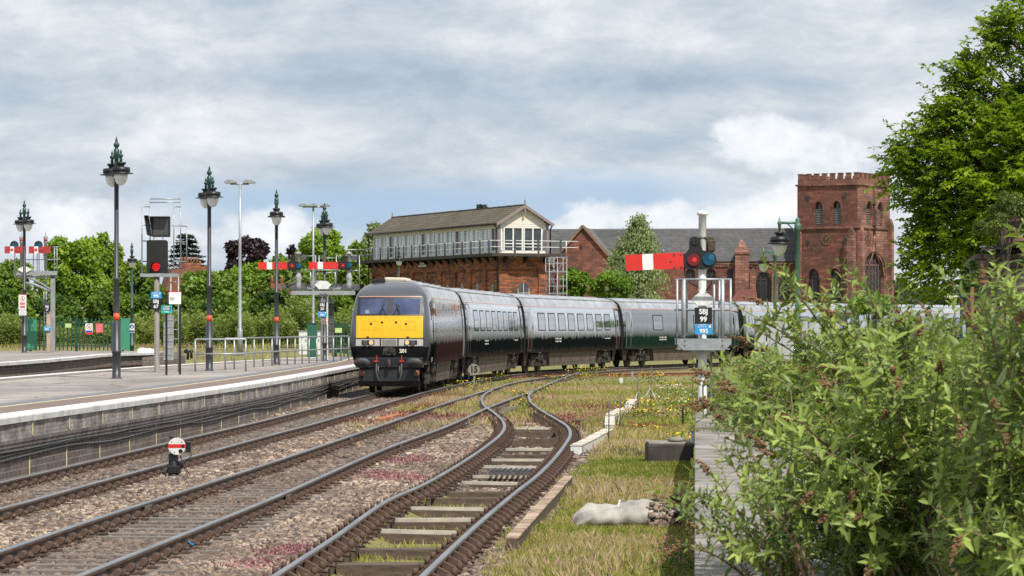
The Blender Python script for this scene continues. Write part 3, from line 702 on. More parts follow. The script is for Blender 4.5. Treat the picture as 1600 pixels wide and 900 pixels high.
for k in range(4): mb.box(cx - .13, cx + .13, -.034, -.03, cz - .095 + k * .058, cz - .068 + k * .058)
mb.build('lens_bars', M['matt_black'], ln)
mb = MB(); a0, a1, a2, a3 = f(226.5, 338), f(264.5, 338), f(261, 370), f(233, 370)
mb.prism([(a3[0] + .1, a3[2]), (a2[0] + .07, a2[2]), (a1[0], a1[2]), (a0[0] + .14, a0[2])], 0, .35)
mb.add([(a0[0], -.3, a0[2] + .02), (a1[0] - .02, -.3, a1[2] + .02), (a1[0], 0, a1[2] + .03), (a0[0] + .12, 0, a0[2] + .03), (a3[0] - .04, -.28, a3[2] + .05), (a3[0] + .1, 0, a3[2])], [(0, 1, 2, 3), (3, 2, 1, 0), (0, 3, 5, 4), (4, 5, 3, 0)])
mb.build('route_indicator_box', M['matt_black'], r)
mb = MB(); mb.box(a3[0] + .14, a2[0] + .03, -.004, -.001, a3[2] + .05, a0[2] - .04); mb.build('indicator_screen', mat('dark_screen', (.06, .06, .06), .4, var=.2), r)
mb = MB()
for x in (240, 254): p0, p1 = f(x, 374), f(x, 370); mb.box(p0[0] - .02, p0[0] + .02, 0, .1, p0[2], p1[2])
def bar(p, q, y0=0., y1=None, rr=.02): mb.tube([(*f(*p)[:1], y0, f(*p)[2]), (*f(*q)[:1], y0 if y1 is None else y1, f(*q)[2])], rr, 6)
for x, yt, yy in ((220, 321, .3), (231, 310, .6), (270, 321, .3), (279, 310, .6), (287, 352, .9)): bar((x, 428 if x < 280 else 408), (x, yt), yy)
for (p, q, y0, y1) in (((231, 309.5), (279, 309.5), .6, None), ((231, 315), (279, 315), .6, None), ((220, 322), (231, 322), .3, .6), ((270, 322), (279, 322), .3, .6), ((220, 351), (231, 351), .3, .6), ((268, 352), (287, 352), .3, .9), ((220, 376), (231, 376), .3, .6), ((270, 377), (287, 377), .3, .9), ((220, 408), (231, 408), .3, .6), ((270, 408), (287, 408), .3, .9)): bar(p, q, y0, y1)
mb.build('cage_rails', M['galv'], r)
mb = MB()
for x in (262, 274): bar((x, 560 if x == 262 else 582), (x, 430), .9, None, .022)
for k in range(9): bar((262, 440 + k * 15), (274, 440 + k * 15), .9, None, .012)
mb.build('ladder', M['galv'], r)
mb = MB(); f.rect(mb, 251, 492, 267, 563, .02, .8)
for k in range(6): f.rect(mb, 251, 500 + k * 11, 267, 500.8 + k * 11, .012, .785)
mb.build('ladder_guard', M['grey'], r)
gsm_plate(f, 236.5, 456, 253, 466.2, 'small blue plate reading 995 above the black SBJ 67 plate')
id_plate(f, 237, 466.6, 252, 484, '67', 'black SBJ 67 plate on the post of the red light signal')
f2 = Frame(260, 590, 91.5); q = thing('sign_post', 'slim black post holding a small teal notice, right of the red signal', 'sign post', f2.base)
mb = MB(); f2.rect(mb, 258.3, 455, 261.5, 590, .05); mb.box(-.03, .12, -.03, .08, 0, .04); mb.build('post', M['black'], q)
tr, w, h = plate(f2, 252, 477.5, 269, 489.5, M['teal'], 'small teal notice with a navy panel, on a black post', -.02)
MB().box(-w * .38, w * .4, -.003, -.001, -h * .12, h * .3).build('navy_panel', M['navy'], tr); MB().box(-w * .2, w * .24, -.003, -.001, h * .32, h * .44).build('yellow_strip', M['limeplate'], tr)
lines(tr, w, -w * .33, w * .35, (h * .18, h * .02), h * .09, M['white'], -.005); lines(tr, w, -w * .2, w * .2, (-h * .3,), h * .1, M['white'])
f3 = Frame(281, 588, 92.5); q = thing('sign_post', 'slim black post holding a white board with a red top edge', 'sign post', f3.base)
mb = MB(); f3.rect(mb, 279.5, 475, 282.7, 588, .05); mb.box(-.03, .14, -.03, .08, 0, .04); mb.build('post', M['black'], q)
tr, w, h = plate(f3, 264, 455, 283, 475.3, M['white'], 'white square board with red top edge and small dark lettering', -.02)
MB().box(-w / 2, w / 2, -.003, -.001, h * .43, h * .5).build('red_edge', M['redplate'], tr); lines(tr, w, -w * .42, -w * .02, (h * .0, -h * .06, -h * .12, -h * .18), h * .03, M['dgrey'])

# notices on the lamp at far left
f = Frame(36, 552, 135.8)
tr, w, h = plate(f, 30, 460, 42, 484, M['white'], 'tall white notice with red ring and red panels on the far left lamp', -.16)
MB().box(-w / 2, w / 2, -.003, -.001, h * .46, h * .5).build('red_edge', M['redplate'], tr); ring_pict(tr, w * .34, h * .22)
for z in (-.1, -.31):
    MB().box(-w * .34, w * .34, -.003, -.001, h * (z - .08), h * (z + .07)).build('red_panel', M['redplate'], tr); lines(tr, w, -w * .3, w * .28, (h * (z + .03), h * (z - .03)), h * .02, mat('pale_red_print', (.75, .4, .38), .5), -.005)
tr, w, h = plate(f, 30.3, 485, 42, 493, M['white'], 'small white notice with grey print under the red ring notice', -.16); lines(tr, w, -w * .35, w * .33, (h * .25, h * .08, -h * .1, -h * .26), h * .07, M['grey'])
MB().box(-w / 2, w / 2, -.003, -.001, -h * .5, -h * .43).build('blue_edge', M['sky_blue'], tr)

# ------- railings on the platform
def railing(f, posts, tops, mids, label, r_=.03):
    r = thing('railing', label, 'railing', f.base)
    for (x, yb, yt, dd) in posts:
        k = f.d + dd
        p0 = P3(x, yb, k); p1 = P3(x, yt, k)
        MB().tube([(p0[0] - f.base[0], dd, 0), (p1[0] - f.base[0], dd, p1[2] - f.base[2])], r_, 8).build('post', M['galv'], r)
    for nm, ln_ in (('top_rail', tops), ('mid_rail', mids)):
        pts = [(P3(x, y, f.d + dd)[0] - f.base[0], dd, P3(x, y, f.d + dd)[2] - f.base[2]) for x, y, dd in ln_]
        MB().tube(pts, r_, 8).build(nm, M['galv'], r)
f = Frame(305, 581.5, 99); f.base = (PX(305, 99), 99, ZP)
railing(f, [(305, 581, 530, 0), (384, 580, 530, 0)], [(304.5, 532, 0), (306, 530, 0), (383, 530, 0), (384, 532, 0)], [(305, 553, 0), (384, 553, 0)], 'short two rail steel barrier round the foot of the second lamp')
f.base = (PX(352, 100), 100, ZP); f.d = 100
pp = []
for x in (352, 366, 397, 411, 425, 437, 449, 461, 472, 483, 495, 521, 533, 545):
    dd = 3 + (x - 352) / 193 * 29; yb = HZ + (CH - ZP) * F / (100 + dd); yt = HZ + (CH - ZP - 1.1) * F / (100 + dd); pp.append((x, yb, yt, dd))
railing(f, pp, [(x, yt, dd) for x, yb, yt, dd in pp], [(x, yb + (yt - yb) * .5, dd) for x, yb, yt, dd in pp], 'long steel railing running along the platform towards the train')

# ------- semaphore signals
def disc(mb, x, y, z, r_, t=.03, n=20): mb.lathe([(r_, 0), (r_, t)], (x, y, z), n, Matrix.Rotation(PI / 2, 4, 'X')); return mb
def semaphore(r, f, x0, x1, y0, y1, yy=-.16, tilt=0., bands=(.34, .5), name='signal_arm', lens=None):
    """red arm with a white band, its iron spectacle and two glasses"""
    a, b = f(x0, y1), f(x1, y0); T = Matrix.Translation((b[0], yy, (a[2] + b[2]) / 2)) @ Matrix.Rotation(tilt, 4, 'Y')
    Ln, hh = b[0] - a[0], (b[2] - a[2]) / 2
    mb = MB(); mb.prism([(-Ln, -hh * .98), (0, -hh), (0, hh), (-Ln, hh * .98)], 0, .02, T); arm = mb.build(name, M['red'], r)
    mb = MB(); mb.prism([(-Ln * (1 - bands[0]), -hh * .985), (-Ln * (1 - bands[1]), -hh * .985), (-Ln * (1 - bands[1]), hh * .985), (-Ln * (1 - bands[0]), hh * .985)], -.004, -.001, T); mb.build('white_band', M['white'], arm)
    mb = MB()
    for (u, v_) in ((-.04, .75), (-.04, -.75), (-.16, .75), (-.16, -.75), (-.22, 0)): disc(mb, *(T @ Vector((u * Ln / 1.0, -.006, v_ * hh))), .018, .01, 8)
    mb.build('bolts', M['dgrey'], arm)
    s = hh / 9.
    mb = MB(); mb.prism([(0, -8 * s), (6 * s, -10 * s), (21 * s, -11 * s), (32 * s, -10 * s), (37 * s, -4 * s), (36 * s, 4 * s), (30 * s, 9 * s), (22 * s, 10 * s), (20 * s, 16 * s), (19 * s, 23 * s), (15 * s, 26 * s), (9 * s, 25 * s), (7 * s, 20 * s), (7 * s, 13 * s), (3 * s, 8 * s), (0, 7 * s)], -.01, .03, T)
    disc(mb, *(T @ Vector((13.5 * s, -.012, 20 * s))), 4 * s, .012, 14)
    sp_ = mb.build('spectacle', M['matt_black'], r, .004)
    for k, (u, m_) in enumerate(((11, 'lens_red_off'), (28, 'lens_blue'))):
        mb = MB(); disc(mb, *(T @ Vector((u * s, -.022, 0))), 7. * s, .012, 20); mb.build('red_glass' if k == 0 else 'blue_glass', M[m_], sp_)
    mb = MB(); disc(mb, *(T @ Vector((12 * s, -.036, 0))), 2.2 * s, .012, 10); mb.build('lamp_glow', M['lens_red'], sp_)
    mb = MB(); disc(mb, *(T @ Vector((31 * s, -.036, 2 * s))), 3.4 * s, .004, 14); mb.build('glass_shine', mat('painted_blue_glint', (.01, .11, .19), .1, var=.2), sp_)  # glint on the blue glass, painted as a brighter disc
# nearest one, SBJ 99, white post
f = Frame(1097.5, 706, 56); f.base = (f.base[0], 56, float(gz(f.base[0], 56)) - .02); f.py = HZ + (CH - f.base[2]) * F / 56
r = thing('semaphore_signal', 'white semaphore post with one red arm, standing by the bush', 'signal', f.base)
zt = f(0, 337)[2]
MB().lathe([(.1, 0), (.085, .3), (.085, f(0, 460)[2]), (.074, f(0, 459)[2]), (.074, zt), (.105, zt + .02), (.105, zt + .05), (.07, zt + .09), (.0, zt + .11)], n=18).build('post', M['dwhite'], r)
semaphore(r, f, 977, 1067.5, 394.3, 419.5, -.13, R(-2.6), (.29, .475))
mb = MB(); f.rect(mb, 1102, 370, 1116, 394, .16, -.04); f.rect(mb, 1106, 376, 1117.5, 392, .2, -.1); mb.tube([f(1092, 372, -.05), f(1104, 372, -.05)], .03, 6); mb.build('lamp_case', mat('oily_brown_iron', (.08, .06, .04), .5, .3, var=.4, scale=8), r, .008)
mb = MB(); mb.tube([f(1069, 418, -.05), f(1070, 430, -.08), f(1078, 442, -.06), f(1091, 449, -.08)], .012, 6); mb.tube([f(1110, 412, .0), f(1113, 432, -.08), f(1110, 446, -.08), f(1102, 455, -.08)], .012, 6); mb.tube([f(1098, 600, -.09), f(1098.5, 670, -.09)], .012, 6); mb.build('cable', M['matt_black'], r)
mb = MB(); a = [f(1079, 467.5), f(1090, 458.5), f(1105, 458.5), f(1117, 467.5), f(1105, 477.5), f(1090, 477.5)]; mb.prism([(q[0], q[2]) for q in a][::-1], -.12, -.105); mb.build('lozenge_plate', M['dwhite'], r)
mb = MB()
for x, yy in ((1056.5, -.35), (1139.5, -.35), (1068, .35), (1126, .35), (1067, -.35), (1127, -.35), (1075, .4), (1118, .4)): mb.tube([f(x, 540 if x not in (1075, 1118) else 520, yy), f(x, 437, yy)], .024 if x not in (1067, 1127) else .042, 8)
for y in (437, 484):
    for yy in (-.35, .35): mb.tube([f(1056, y, yy), f(1140, y, yy)], .022, 8)
    for x in (1056.5, 1139.5): mb.tube([f(x, y, -.35), f(x, y, .35)], .022, 8)
mb.build('cage_rails', M['galv'], r)
mb = MB(); a = [f(1056, 537), f(1066, 547), f(1130, 547), f(1140, 537), f(1140, 529), f(1056, 529)]; mb.prism([(q[0], q[2]) for q in a], -.42, -.40); mb.prism([(q[0], q[2]) for q in a], .40, .42); a, b = f(1058, 546), f(1138, 544); mb.box(a[0], b[0], -.4, .4, a[2], b[2])
for x in (1069, 1127):
    for y in (530, 538): disc(mb, *f(x, y, -.425), .018, .02, 8)
mb.build('platform_tray', M['galv'], r)
mb = MB()
for y in (530, 549): f.rect(mb, 1079, y - 1.3, 1116, y + 1.3, .03, -.12)
for k in range(8): mb.tube([f(1099, 590 + k * 14, .28), f(1113, 590 + k * 14, .28)], .012, 6)
for x in (1099, 1113): mb.tube([f(x, 705, .28), f(x, 548, .28)], .018, 6)
mb.build('ladder', M['galv'], r)
id_plate(f, 1083.5, 480.5, 1110.5, 506.5, '99', 'black SBJ 99 plate on the nearest white semaphore post', -.40)
gsm_plate(f, 1084, 507, 1111, 522.5, 'blue GSM-R 995 plate on the nearest white semaphore post', -.40)

# bracket signal SBJ 20 with two arms
f = Frame(507, 565, 131); f.base = (f.base[0], 131, ZP); f.py = HZ + (CH - ZP) * F / 131
r = thing('bracket_signal', 'grey bracket signal with two red arms side by side at the platform end', 'signal', f.base)
mb = MB(); f.rect(mb, 501.5, 462, 508.3, 566, .2, -.1); mb.build('post', mat('weathered_grey_post', (.19, .18, .18), .8, var=.35, scale=3, streak=(5, 5, 1)), r)
mb = MB(); f.rect(mb, 510, 462, 512.6, 562, .06, -.05); mb.build('cable_pipe', M['dwhite'], r)
mb = MB(); f.rect(mb, 455, 454.5, 485, 461, .2, -.1); f.rect(mb, 485, 454.5, 555, 461, .25, -.1); f.rect(mb, 474, 444.5, 560, 452.5, .2, .3); f.rect(mb, 486, 438.5, 510, 452, .03, -.02); mb.build('crossbeam', M['grey'], r, .01)
mb = MB(); f.rect(mb, 452, 442, 476, 453, .35, -.05); f.rect(mb, 535, 444, 560, 453.5, .35, -.05)
for x in (501.5, 508.5): disc(mb, *f(x, 461, -.12), .08, .06, 14)
f.rect(mb, 498, 458, 512, 472, .2, -.08); mb.build('brackets', M['dgrey'], r, .01)
mb = MB(); a = [f(492, 445), f(498.5, 439), f(511.5, 439), f(518, 445), f(511.5, 451.8), f(498.5, 451.8)]; mb.prism([(q[0], q[2]) for q in a][::-1], -.15, -.13); mb.build('lozenge_plate', M['dwhite'], r)
for x in (466.5, 545.5):
    mb = MB(); mb.lathe([(.13, f(0, 452)[2]), (.13, f(0, 443)[2]), (.10, f(0, 440)[2]), (.15, f(0, 434)[2]), (.13, f(0, 429)[2]), (.09, f(0, 427)[2]), (.09, f(0, 397)[2]), (.14, f(0, 396)[2]), (.13, f(0, 394)[2]), (.05, f(0, 392.3)[2]), (.0, f(0, 391)[2])], f(x, 565), 14); mb.build('doll_post', M['grey'], r)
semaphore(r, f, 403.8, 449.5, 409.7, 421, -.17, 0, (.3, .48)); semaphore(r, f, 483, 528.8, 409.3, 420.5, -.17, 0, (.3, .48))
mb = MB()
for (x, y, rr) in ((475, 402, .12), (554, 403, .12), (443, 448, .13)): disc(mb, *f(x, y, -.1), rr, .05, 14)
mb.tube([f(443, 448, -.08), f(468, 440, -.05)], .03, 6); mb.build('balance_weight', M['dgrey'], r)
mb = MB()
for x in (454.5, 493, 498.5, 525.5, 561.5): mb.tube([f(x, 450, -.0), f(x, 399, -.0)], .024, 6)
for x in (485.5, 524): mb.tube([f(x, 450, -.1), f(x, 422, -.1)], .03, 6)
for (x0, x1, y, yy) in ((478, 493, 400, 0), (494, 525, 403, .4), (525, 538, 400, 0), (475, 531, 422, -.15), (494, 525, 426, .4), (548, 562, 423, 0)): mb.tube([f(x0, y, yy), f(x1, y, yy)], .022, 6)
mb.build('guard_rails', M['galv'], r)
mb = MB(); f.rect(mb, 512.8, 467, 520.5, 552, .03, .5)
for k in range(8): f.rect(mb, 512.8, 475 + k * 10, 520.5, 475.7 + k * 10, .02, .48)
mb.build('ladder_guard', M['dgrey'], r)
id_plate(f, 497.5, 473, 510, 486.5, '20', 'black SBJ 20 plate on the post carrying two red arms'); gsm_plate(f, 497, 487, 511, 495, 'blue plate reading 995 below the SBJ 20 plate')

# bracket signal at far left, arms with small discs
f = Frame(80, 548, 138); f.base = (f.base[0], 138, ZF); f.py = HZ + (CH - ZF) * F / 138
r = thing('bracket_signal', 'weathered bracket signal at far left with two faded red arms over the fence', 'signal', f.base)
mb = MB(); f.rect(mb, 79, 432, 85.5, 550, .2, .0); mb.build('post', M['grey'], r)
mb = MB(); f.rect(mb, 73.5, 487, 79.5, 548, .1, -.12); mb.build('wooden_batten', mat('pale_timber', (.42, .33, .25), .8, var=.2, scale=4), r)
mb = MB(); f.rect(mb, 21, 423.5, 89, 430, .25, -.1); mb.tube([f(40, 442, 0), f(55, 445, 0), f(78, 455, 0)], .06, 6); mb.tube([f(40, 432, 0), f(60, 440, 0), f(80, 453, 0)], .045, 6); f.rect(mb, 24, 431, 86, 434, .3, 0); mb.build('crossbeam', M['grey'], r)
for k, (x, a0, a1, dx) in enumerate(((33.5, 8, 41.5, 20), (71.3, 45.7, 79.5, 57))):
    mb = MB(); mb.lathe([(.075, f(0, 424)[2]), (.07, f(0, 382)[2]), (.1, f(0, 381)[2]), (.06, f(0, 377)[2]), (.1, f(0, 375)[2]), (.1, f(0, 372)[2]), (.03, f(0, 370.5)[2]), (.0, f(0, 362)[2])], f(x, 548), 12); d_ = mb.build('doll_post', M['grey'], r)
    mb = MB(); mb.lathe([(.0, -.1), (.08, -.06), (.1, 0), (.08, .06), (.0, .1)], f(x, 375), 12); mb.build('ball_finial', M['faded_red'], d_)
    mb = MB(); f.rect(mb, a0, 385, a1, 396, .02, -.15); arm = mb.build('signal_arm', M['faded_red'], r)
    mb = MB(); f.rect(mb, a0 + 8.8, 385.1, a0 + 14.8, 395.9, .004, -.156); mb.build('white_band', M['white'], arm)
    mb = MB(); disc(mb, *f(a0 + 11.5, 390.5, -.16), .07, .008, 14); mb.build('red_spot', M['redplate'], arm)
    mb = MB(); disc(mb, *f(a0 + 20.5, 390.5, -.158), .1, .012, 14); mb.build('boss', M['faded_red'], arm)
    mb = MB(); disc(mb, *f(a0 + 15, 383, -.1), .2, .03, 18); sp_ = mb.build('spectacle', M['black'], r)
    mb = MB(); disc(mb, *f(a0 + 16, 383, -.14), .13, .012, 18); mb.build('blue_glass', M['lens_blue'], sp_)
mb = MB(); a = [f(28, 421), f(39, 415), f(51, 421), f(39, 427.5)]; mb.prism([(q[0], q[2]) for q in a][::-1], -.16, -.14); mb.build('lozenge_plate', M['dwhite'], r)
mb = MB()
for x in (22, 51, 57, 60, 84, 88): mb.tube([f(x, 428, .2), f(x, 386 if x > 80 else 396, .2)], .022, 6)
for (x0, x1, y) in ((21, 92, 405.5), (80, 92, 385.5)): mb.tube([f(x0, y, .2), f(x1, y, .2)], .022, 6)
mb.build('guard_rails', M['galv'], r)
mb = MB()
for x in (66, 69.5): mb.tube([f(x, 430, .4), f(x + 2, 548, .4)], .02, 6)
for k in range(12): mb.tube([f(66, 440 + 9 * k, .4), f(71, 440 + 9 * k, .4)], .012, 5)
mb.tube([f(64, 462, .5), f(75, 459, .5)], .02, 6); mb.build('ladder', M['galv'], r)
id_plate(f, 69.5, 476.5, 79.5, 487, '11', 'weathered black SBJ plate at far left on the pale wooden batten', -.2); gsm_plate(f, 69, 510, 80, 517, 'small blue plate at far left, low on the pale batten', -.2)

# dwarf disc signal between the tracks
f = Frame(273, 746, 50); f.base = (f.base[0], 50, float(gz(f.base[0], 50))); f.py = HZ + (CH - f.base[2]) * F / 50
r = thing('ground_signal', 'low white disc signal with a red stripe standing in the ballast', 'signal', f.base)
mb = MB(); mb.lathe([(.12, 0), (.12, .05), (.09, .07), (.085, .3), (.06, .34), (.055, .62)], (-.03, .1, 0), 12); f.rect(mb, 262, 728, 281, 740, .2, .0); f.rect(mb, 263, 709, 277, 722, .12, .02); f.rect(mb, 278, 722, 286, 732, .1, .05); mb.build('stand', M['black'], r, .012)
mb = MB(); mb.lathe([(.05, .55), (.05, .66), (.075, .67), (.075, .7), (.06, .71)], f(270, 746, .1), 12); mb.build('chimney_cap', mat('dusty_dark_iron', (.06, .055, .045), .8, var=.4), r)
mb = MB(); cx, _, cz = f(276.5, 697); disc(mb, cx, 0, cz, .147, .015, 28); dk = mb.build('disc', M['dwhite'], r)
mb = MB(); q = math.acos(.0); mb.prism([(-.1468, -.03), (.1468, -.03), (.1468, .034), (-.1468, .034)], -.018, -.0155, Matrix.Translation((cx, 0, cz))); mb.build('red_stripe', M['red'], dk)
mb = MB(); disc(mb, cx + .105, -.02, cz, .026, .004, 14); disc(mb, cx + .065, -.018, cz - .085, .036, .004, 14)
for (u, v_) in ((-.09, .075), (.085, .07), (-.04, -.105)): disc(mb, cx + u, -.016, cz + v_, .01, .006, 8)
mb.build('disc_openings', M['black'], dk)
mb = MB(); f.rect(mb, 289.5, 690, 297, 707, .14, .02); mb.build('lamp_case', M['black'], r, .01)
mb = MB(); mb.tube([f(297, 705, .1), f(299, 712, .06), f(288, 722, .02), f(292, 735, .0), f(304, 752, -.1)], .008, 5); mb.tube([f(282, 712, 0), f(285, 722, 0), f(290, 735, -.05), f(298, 750, -.12)], .008, 5); mb.tube([f(262, 730, .1), f(257, 744, .1)], .01, 5); mb.build('cable', M['matt_black'], r)

# speed sign 15
f = Frame(740.5, 600, 116); r = thing('speed_sign', 'round pale sign reading 15 beside the train', 'sign', f.base)
mb = MB(); f.rect(mb, 739.6, 580, 741.8, 601, .04, .01); mb.build('post', M['grey'], r)
mb = MB(); disc(mb, *f(740.5, 577.5, 0), 9. * f.k, .015, 28); mb.build('sign_disc', mat('dull_cream_sign', (.25, .235, .2), .7, var=.15), r)
text('15', .36, M['black'], r, f(740.5, 577.5, -.02), bold=.012, sx=.85)

# ------- green palisade fences
def fence(xL, xR, yt, yb, d, label, solid=(), zb=None):
    f = Frame(xL, yb, d); r = thing('palisade_fence', label, 'fence', f.base); mb = MB(); k = f.k; x = 0.; W_ = (xR - xL) * k; H_ = (yb - yt) * k
    while x < W_: mb.prism([(x, .05), (x + .065, .05), (x + .065, H_ - .06), (x + .0325, H_), (x, H_ - .06)], 0, .012); x += .19
    mb.build('pales', M['fgreen'], r)
    for z in (.25, H_ - .28): MB().box(0, W_, .016, .06, z, z + .05).build('fence_rail', M['fgreen'], r)
    x = .1
    while x < W_ + .1: MB().box(x, x + .1, .064, .16, 0, H_ + .06).build('post', M['fgreen'], r); x += 2.2
    for (a, b) in solid: MB().box((a - xL) * k, (b - xL) * k, -.05, -.01, .06, H_ - .02).build('solid_panel', M['fgreen2'], r)
    return f
M['fgreen'] = mat('fence_green', (.012, .07, .04), .5, var=.2); M['fgreen2'] = mat('sheet_green', (.045, .24, .14), .55, var=.15, streak=(8, 8, 1))
f = fence(42, 204, 497, 549, 140, 'green palisade fence across the far left platform end', ((42, 58), (189, 203)))
tr, w, h = plate(f, 134, 505.5, 145, 522.5, M['white'], 'white notice with red ring on the green fence, left of a red one', -.09); ring_pict(tr, w * .38, h * .2)
MB().box(-w * .46, w * .46, -.003, -.001, -h * .3, -h * .14).build('blue_panel', M['navy'], tr); MB().box(-w * .5, w * .5, -.003, -.001, -h * .5, -h * .31).build('red_panel', M['redplate'], tr)
tr, w, h = plate(f, 149.5, 505.5, 162, 520, M['redplate'], 'solid red notice with pale print on the green fence', -.09); lines(tr, w, -w * .42, w * .4, [h * (.42 - .1 * q) for q in range(9)], h * .035, mat('pale_pink_print', (.8, .5, .5), .5))
tr, w, h = plate(f, 102, 505.5, 112, 512, M['limeplate'], 'small lime green notice on the far left fence', -.09); lines(tr, w, -w * .4, w * .35, (h * .2, -h * .2), h * .1, M['white'])
f4 = Frame(206, 548, 164.5); tr, w, h = plate(f4, 202.5, 505.5, 210.5, 519.5, M['white'], 'white and blue notice on the thin green lamp post', -.14)
mb = MB(); disc(mb, 0, -.002, h * .16, w * .42, .002, 18); mb.build('blue_disc', M['navy'], tr); MB().box(-w * .46, w * .46, -.003, -.001, -h * .45, -h * .24).build('blue_panel', M['navy'], tr)
mb = MB(); mb.box(-w * .16, -w * .02, -.006, -.004, h * .04, h * .2); mb.box(w * .03, w * .17, -.006, -.004, h * .04, h * .24); mb.build('figures', M['white'], tr)
f = fence(519, 556, 503, 559, 150, 'green palisade fence behind the platform end, left of the train')
tr, w, h = plate(f, 523.5, 512.5, 534.5, 520, M['limeplate'], 'pale green notice on the fence left of the train', -.05); lines(tr, w, -w * .3, w * .3, (0,), h * .12, M['white'])
f = Frame(487, 558, 152); r = thing('equipment_cabinet', 'dark green ribbed cabinet behind the railing, left of the two arm signal', 'cabinet', f.base)
mb = MB(); f.rect(mb, 480, 506, 495, 559, .5)
for k in range(3): f.rect(mb, 481.5 + 4.6 * k, 508, 484 + 4.6 * k, 557, .03, -.03)
mb.build('cabinet_body', mat('cabinet_green', (.03, .13, .08), .5, var=.15), r, .01); mb = MB(); f.rect(mb, 479.5, 504.5, 495.5, 506, .55, -.03); mb.build('cabinet_roof', M['fgreen'], r)
for x0, x1, d, lb in ((467, 480, 158, 'pale grey lineside cabinet just left of the green one'), (494.5, 500, 158, 'narrow pale cabinet between the green cabinet and the signal post')):
    f = Frame((x0 + x1) / 2, 552, d); r = thing('equipment_cabinet', lb, 'cabinet', f.base); mb = MB(); f.rect(mb, x0, 518, x1, 554, .5); mb.build('cabinet_body', M['dwhite'], r, .01)
    mb = MB(); f.rect(mb, x0 - .5, 516.5, x1 + .5, 518, .55, -.03); mb.build('cabinet_roof', M['grey'], r); mb = MB(); f.rect(mb, x1 - 2.5, 530, x1 - 1.5, 534, .02, -.02); mb.build('lock', M['black'], r)
# ------------------------------------------------------------------ buildings
M['boxbrick'] = brick('orange_red_brick', (.52, .17, .055), (.14, .055, .038), (.13, .085, .065), .5, .17, .018, (.05, .026, .022), .75, dscale=.45)
M['slate_brown'] = brick('mossy_brown_roof_tiles', (.12, .092, .064), (.16, .13, .09), (.028, .022, .017), .5, .17, .022, (.05, .055, .025), .6, dscale=.4)
M['taupe'] = mat('taupe_paint', (.24, .19, .18), .6, var=.1)
M['darkbeam'] = mat('dark_brown_beam', (.05, .035, .028), .7, var=.25)
M['bluegrey'] = mat('blue_grey_paint', (.06, .07, .085), .5, var=.1)
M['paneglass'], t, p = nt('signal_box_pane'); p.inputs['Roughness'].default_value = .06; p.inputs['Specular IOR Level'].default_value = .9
L(t, ramp(t, noise(t, .8, 4, mapv(t, objco(t), (1, 1.6, .35))), [(.35, (.36, .42, .47)), (.5, (.55, .61, .66)), (.7, (.72, .77, .8))]), p.inputs['Base Color'])  # pale reflected sky painted into the pane colour
ang = math.atan2(.398, .917); bx, by = PX(775, 228), 228.
sbx = thing('signal_box', 'long timber and brick signal box with balcony and brown tiled roof', 'signal box', (bx + .25, by + .3, 0), ang)
LB_, WB_ = 28.0, 4.1; ZW, ZE, ZRG = 8.15, 10.55, 11.95
def wallgrid(mb, rects_holes, u0, u1, z0, z1, fn, depth, inner=1):
    """a wall face with real recesses: fn(u, z, depth) -> point"""
    us = sorted({u0, u1, *[h[0] for h in rects_holes], *[h[1] for h in rects_holes]}); zs = sorted({z0, z1, *[h[2] for h in rects_holes], *[h[3] for h in rects_holes]})
    for i in range(len(us) - 1):
        for j in range(len(zs) - 1):
            uc, zc = (us[i] + us[i + 1]) / 2, (zs[j] + zs[j + 1]) / 2
            ins = any(h[0] < uc < h[1] and h[2] < zc < h[3] for h in rects_holes)
            dd = depth if ins else 0.
            mb.add([fn(us[i], zs[j], dd), fn(us[i + 1], zs[j], dd), fn(us[i + 1], zs[j + 1], dd), fn(us[i], zs[j + 1], dd)], [(0, 1, 2, 3)])
    for h in rects_holes:
        a, b, c, d_ = h
        for (p, q) in (((a, c), (b, c)), ((b, c), (b, d_)), ((b, d_), (a, d_)), ((a, d_), (a, c))): mb.add([fn(*p, 0), fn(*q, 0), fn(*q, depth), fn(*p, depth)], [(0, 1, 2, 3)])
mb = MB(); nb = 9; bw = LB_ / nb
holes = [(i * bw + .35, (i + 1) * bw - .35, .5, 7.0) for i in range(nb)]
wallgrid(mb, holes, 0, LB_, -.3, ZW - .35, lambda u, z, dd: (dd, u, z), .14)
wallgrid(mb, [(.9, WB_ - .75, .5, 7.0)], 0, WB_, -.3, ZW - .35, lambda u, z, dd: (u, dd, z), .14)
mb.add([(WB_, 0, -.3), (WB_, LB_, -.3), (WB_, LB_, ZW), (WB_, 0, ZW), (0, LB_, -.3), (0, LB_, ZW)], [(0, 1, 2, 3), (1, 4, 5, 2)])
for i in range(nb):                                         # brick dentils over each recess
    for k in range(9): u = i * bw + .42 + k * (bw - .84) / 8; mb.box(.004, .138, u - .06, u + .06, 6.85, 6.996)
for k in range(11): u = .97 + k * (WB_ - 1.8) / 10; mb.box(u - .06, u + .06, .004, .138, 6.85, 6.996)
mb.build('brick_base', M['boxbrick'], sbx)
mb = MB(); mb.box(-.06, WB_ + .06, -.06, LB_ + .06, ZW - .35, ZW - .02); mb.build('plinth_band', M['taupe'], sbx)
def arched(mb, u0, u1, z0, z1, fn, n=8, round_=True):
    c, w = (u0 + u1) / 2, (u1 - u0) / 2; pts = [(u0, z0), (u1, z0)]; h = w if round_ else w * 1.5
    for k in range(n + 1):
        q = PI * k / n
        pts.append((c + w * math.cos(q), z1 - h + h * (math.sin(q) if round_ else (1 - abs(math.cos(q)) ** 1.6) ** .8)))
    mb.add([fn(u, z) for u, z in pts], [tuple(range(len(pts)))]); return pts
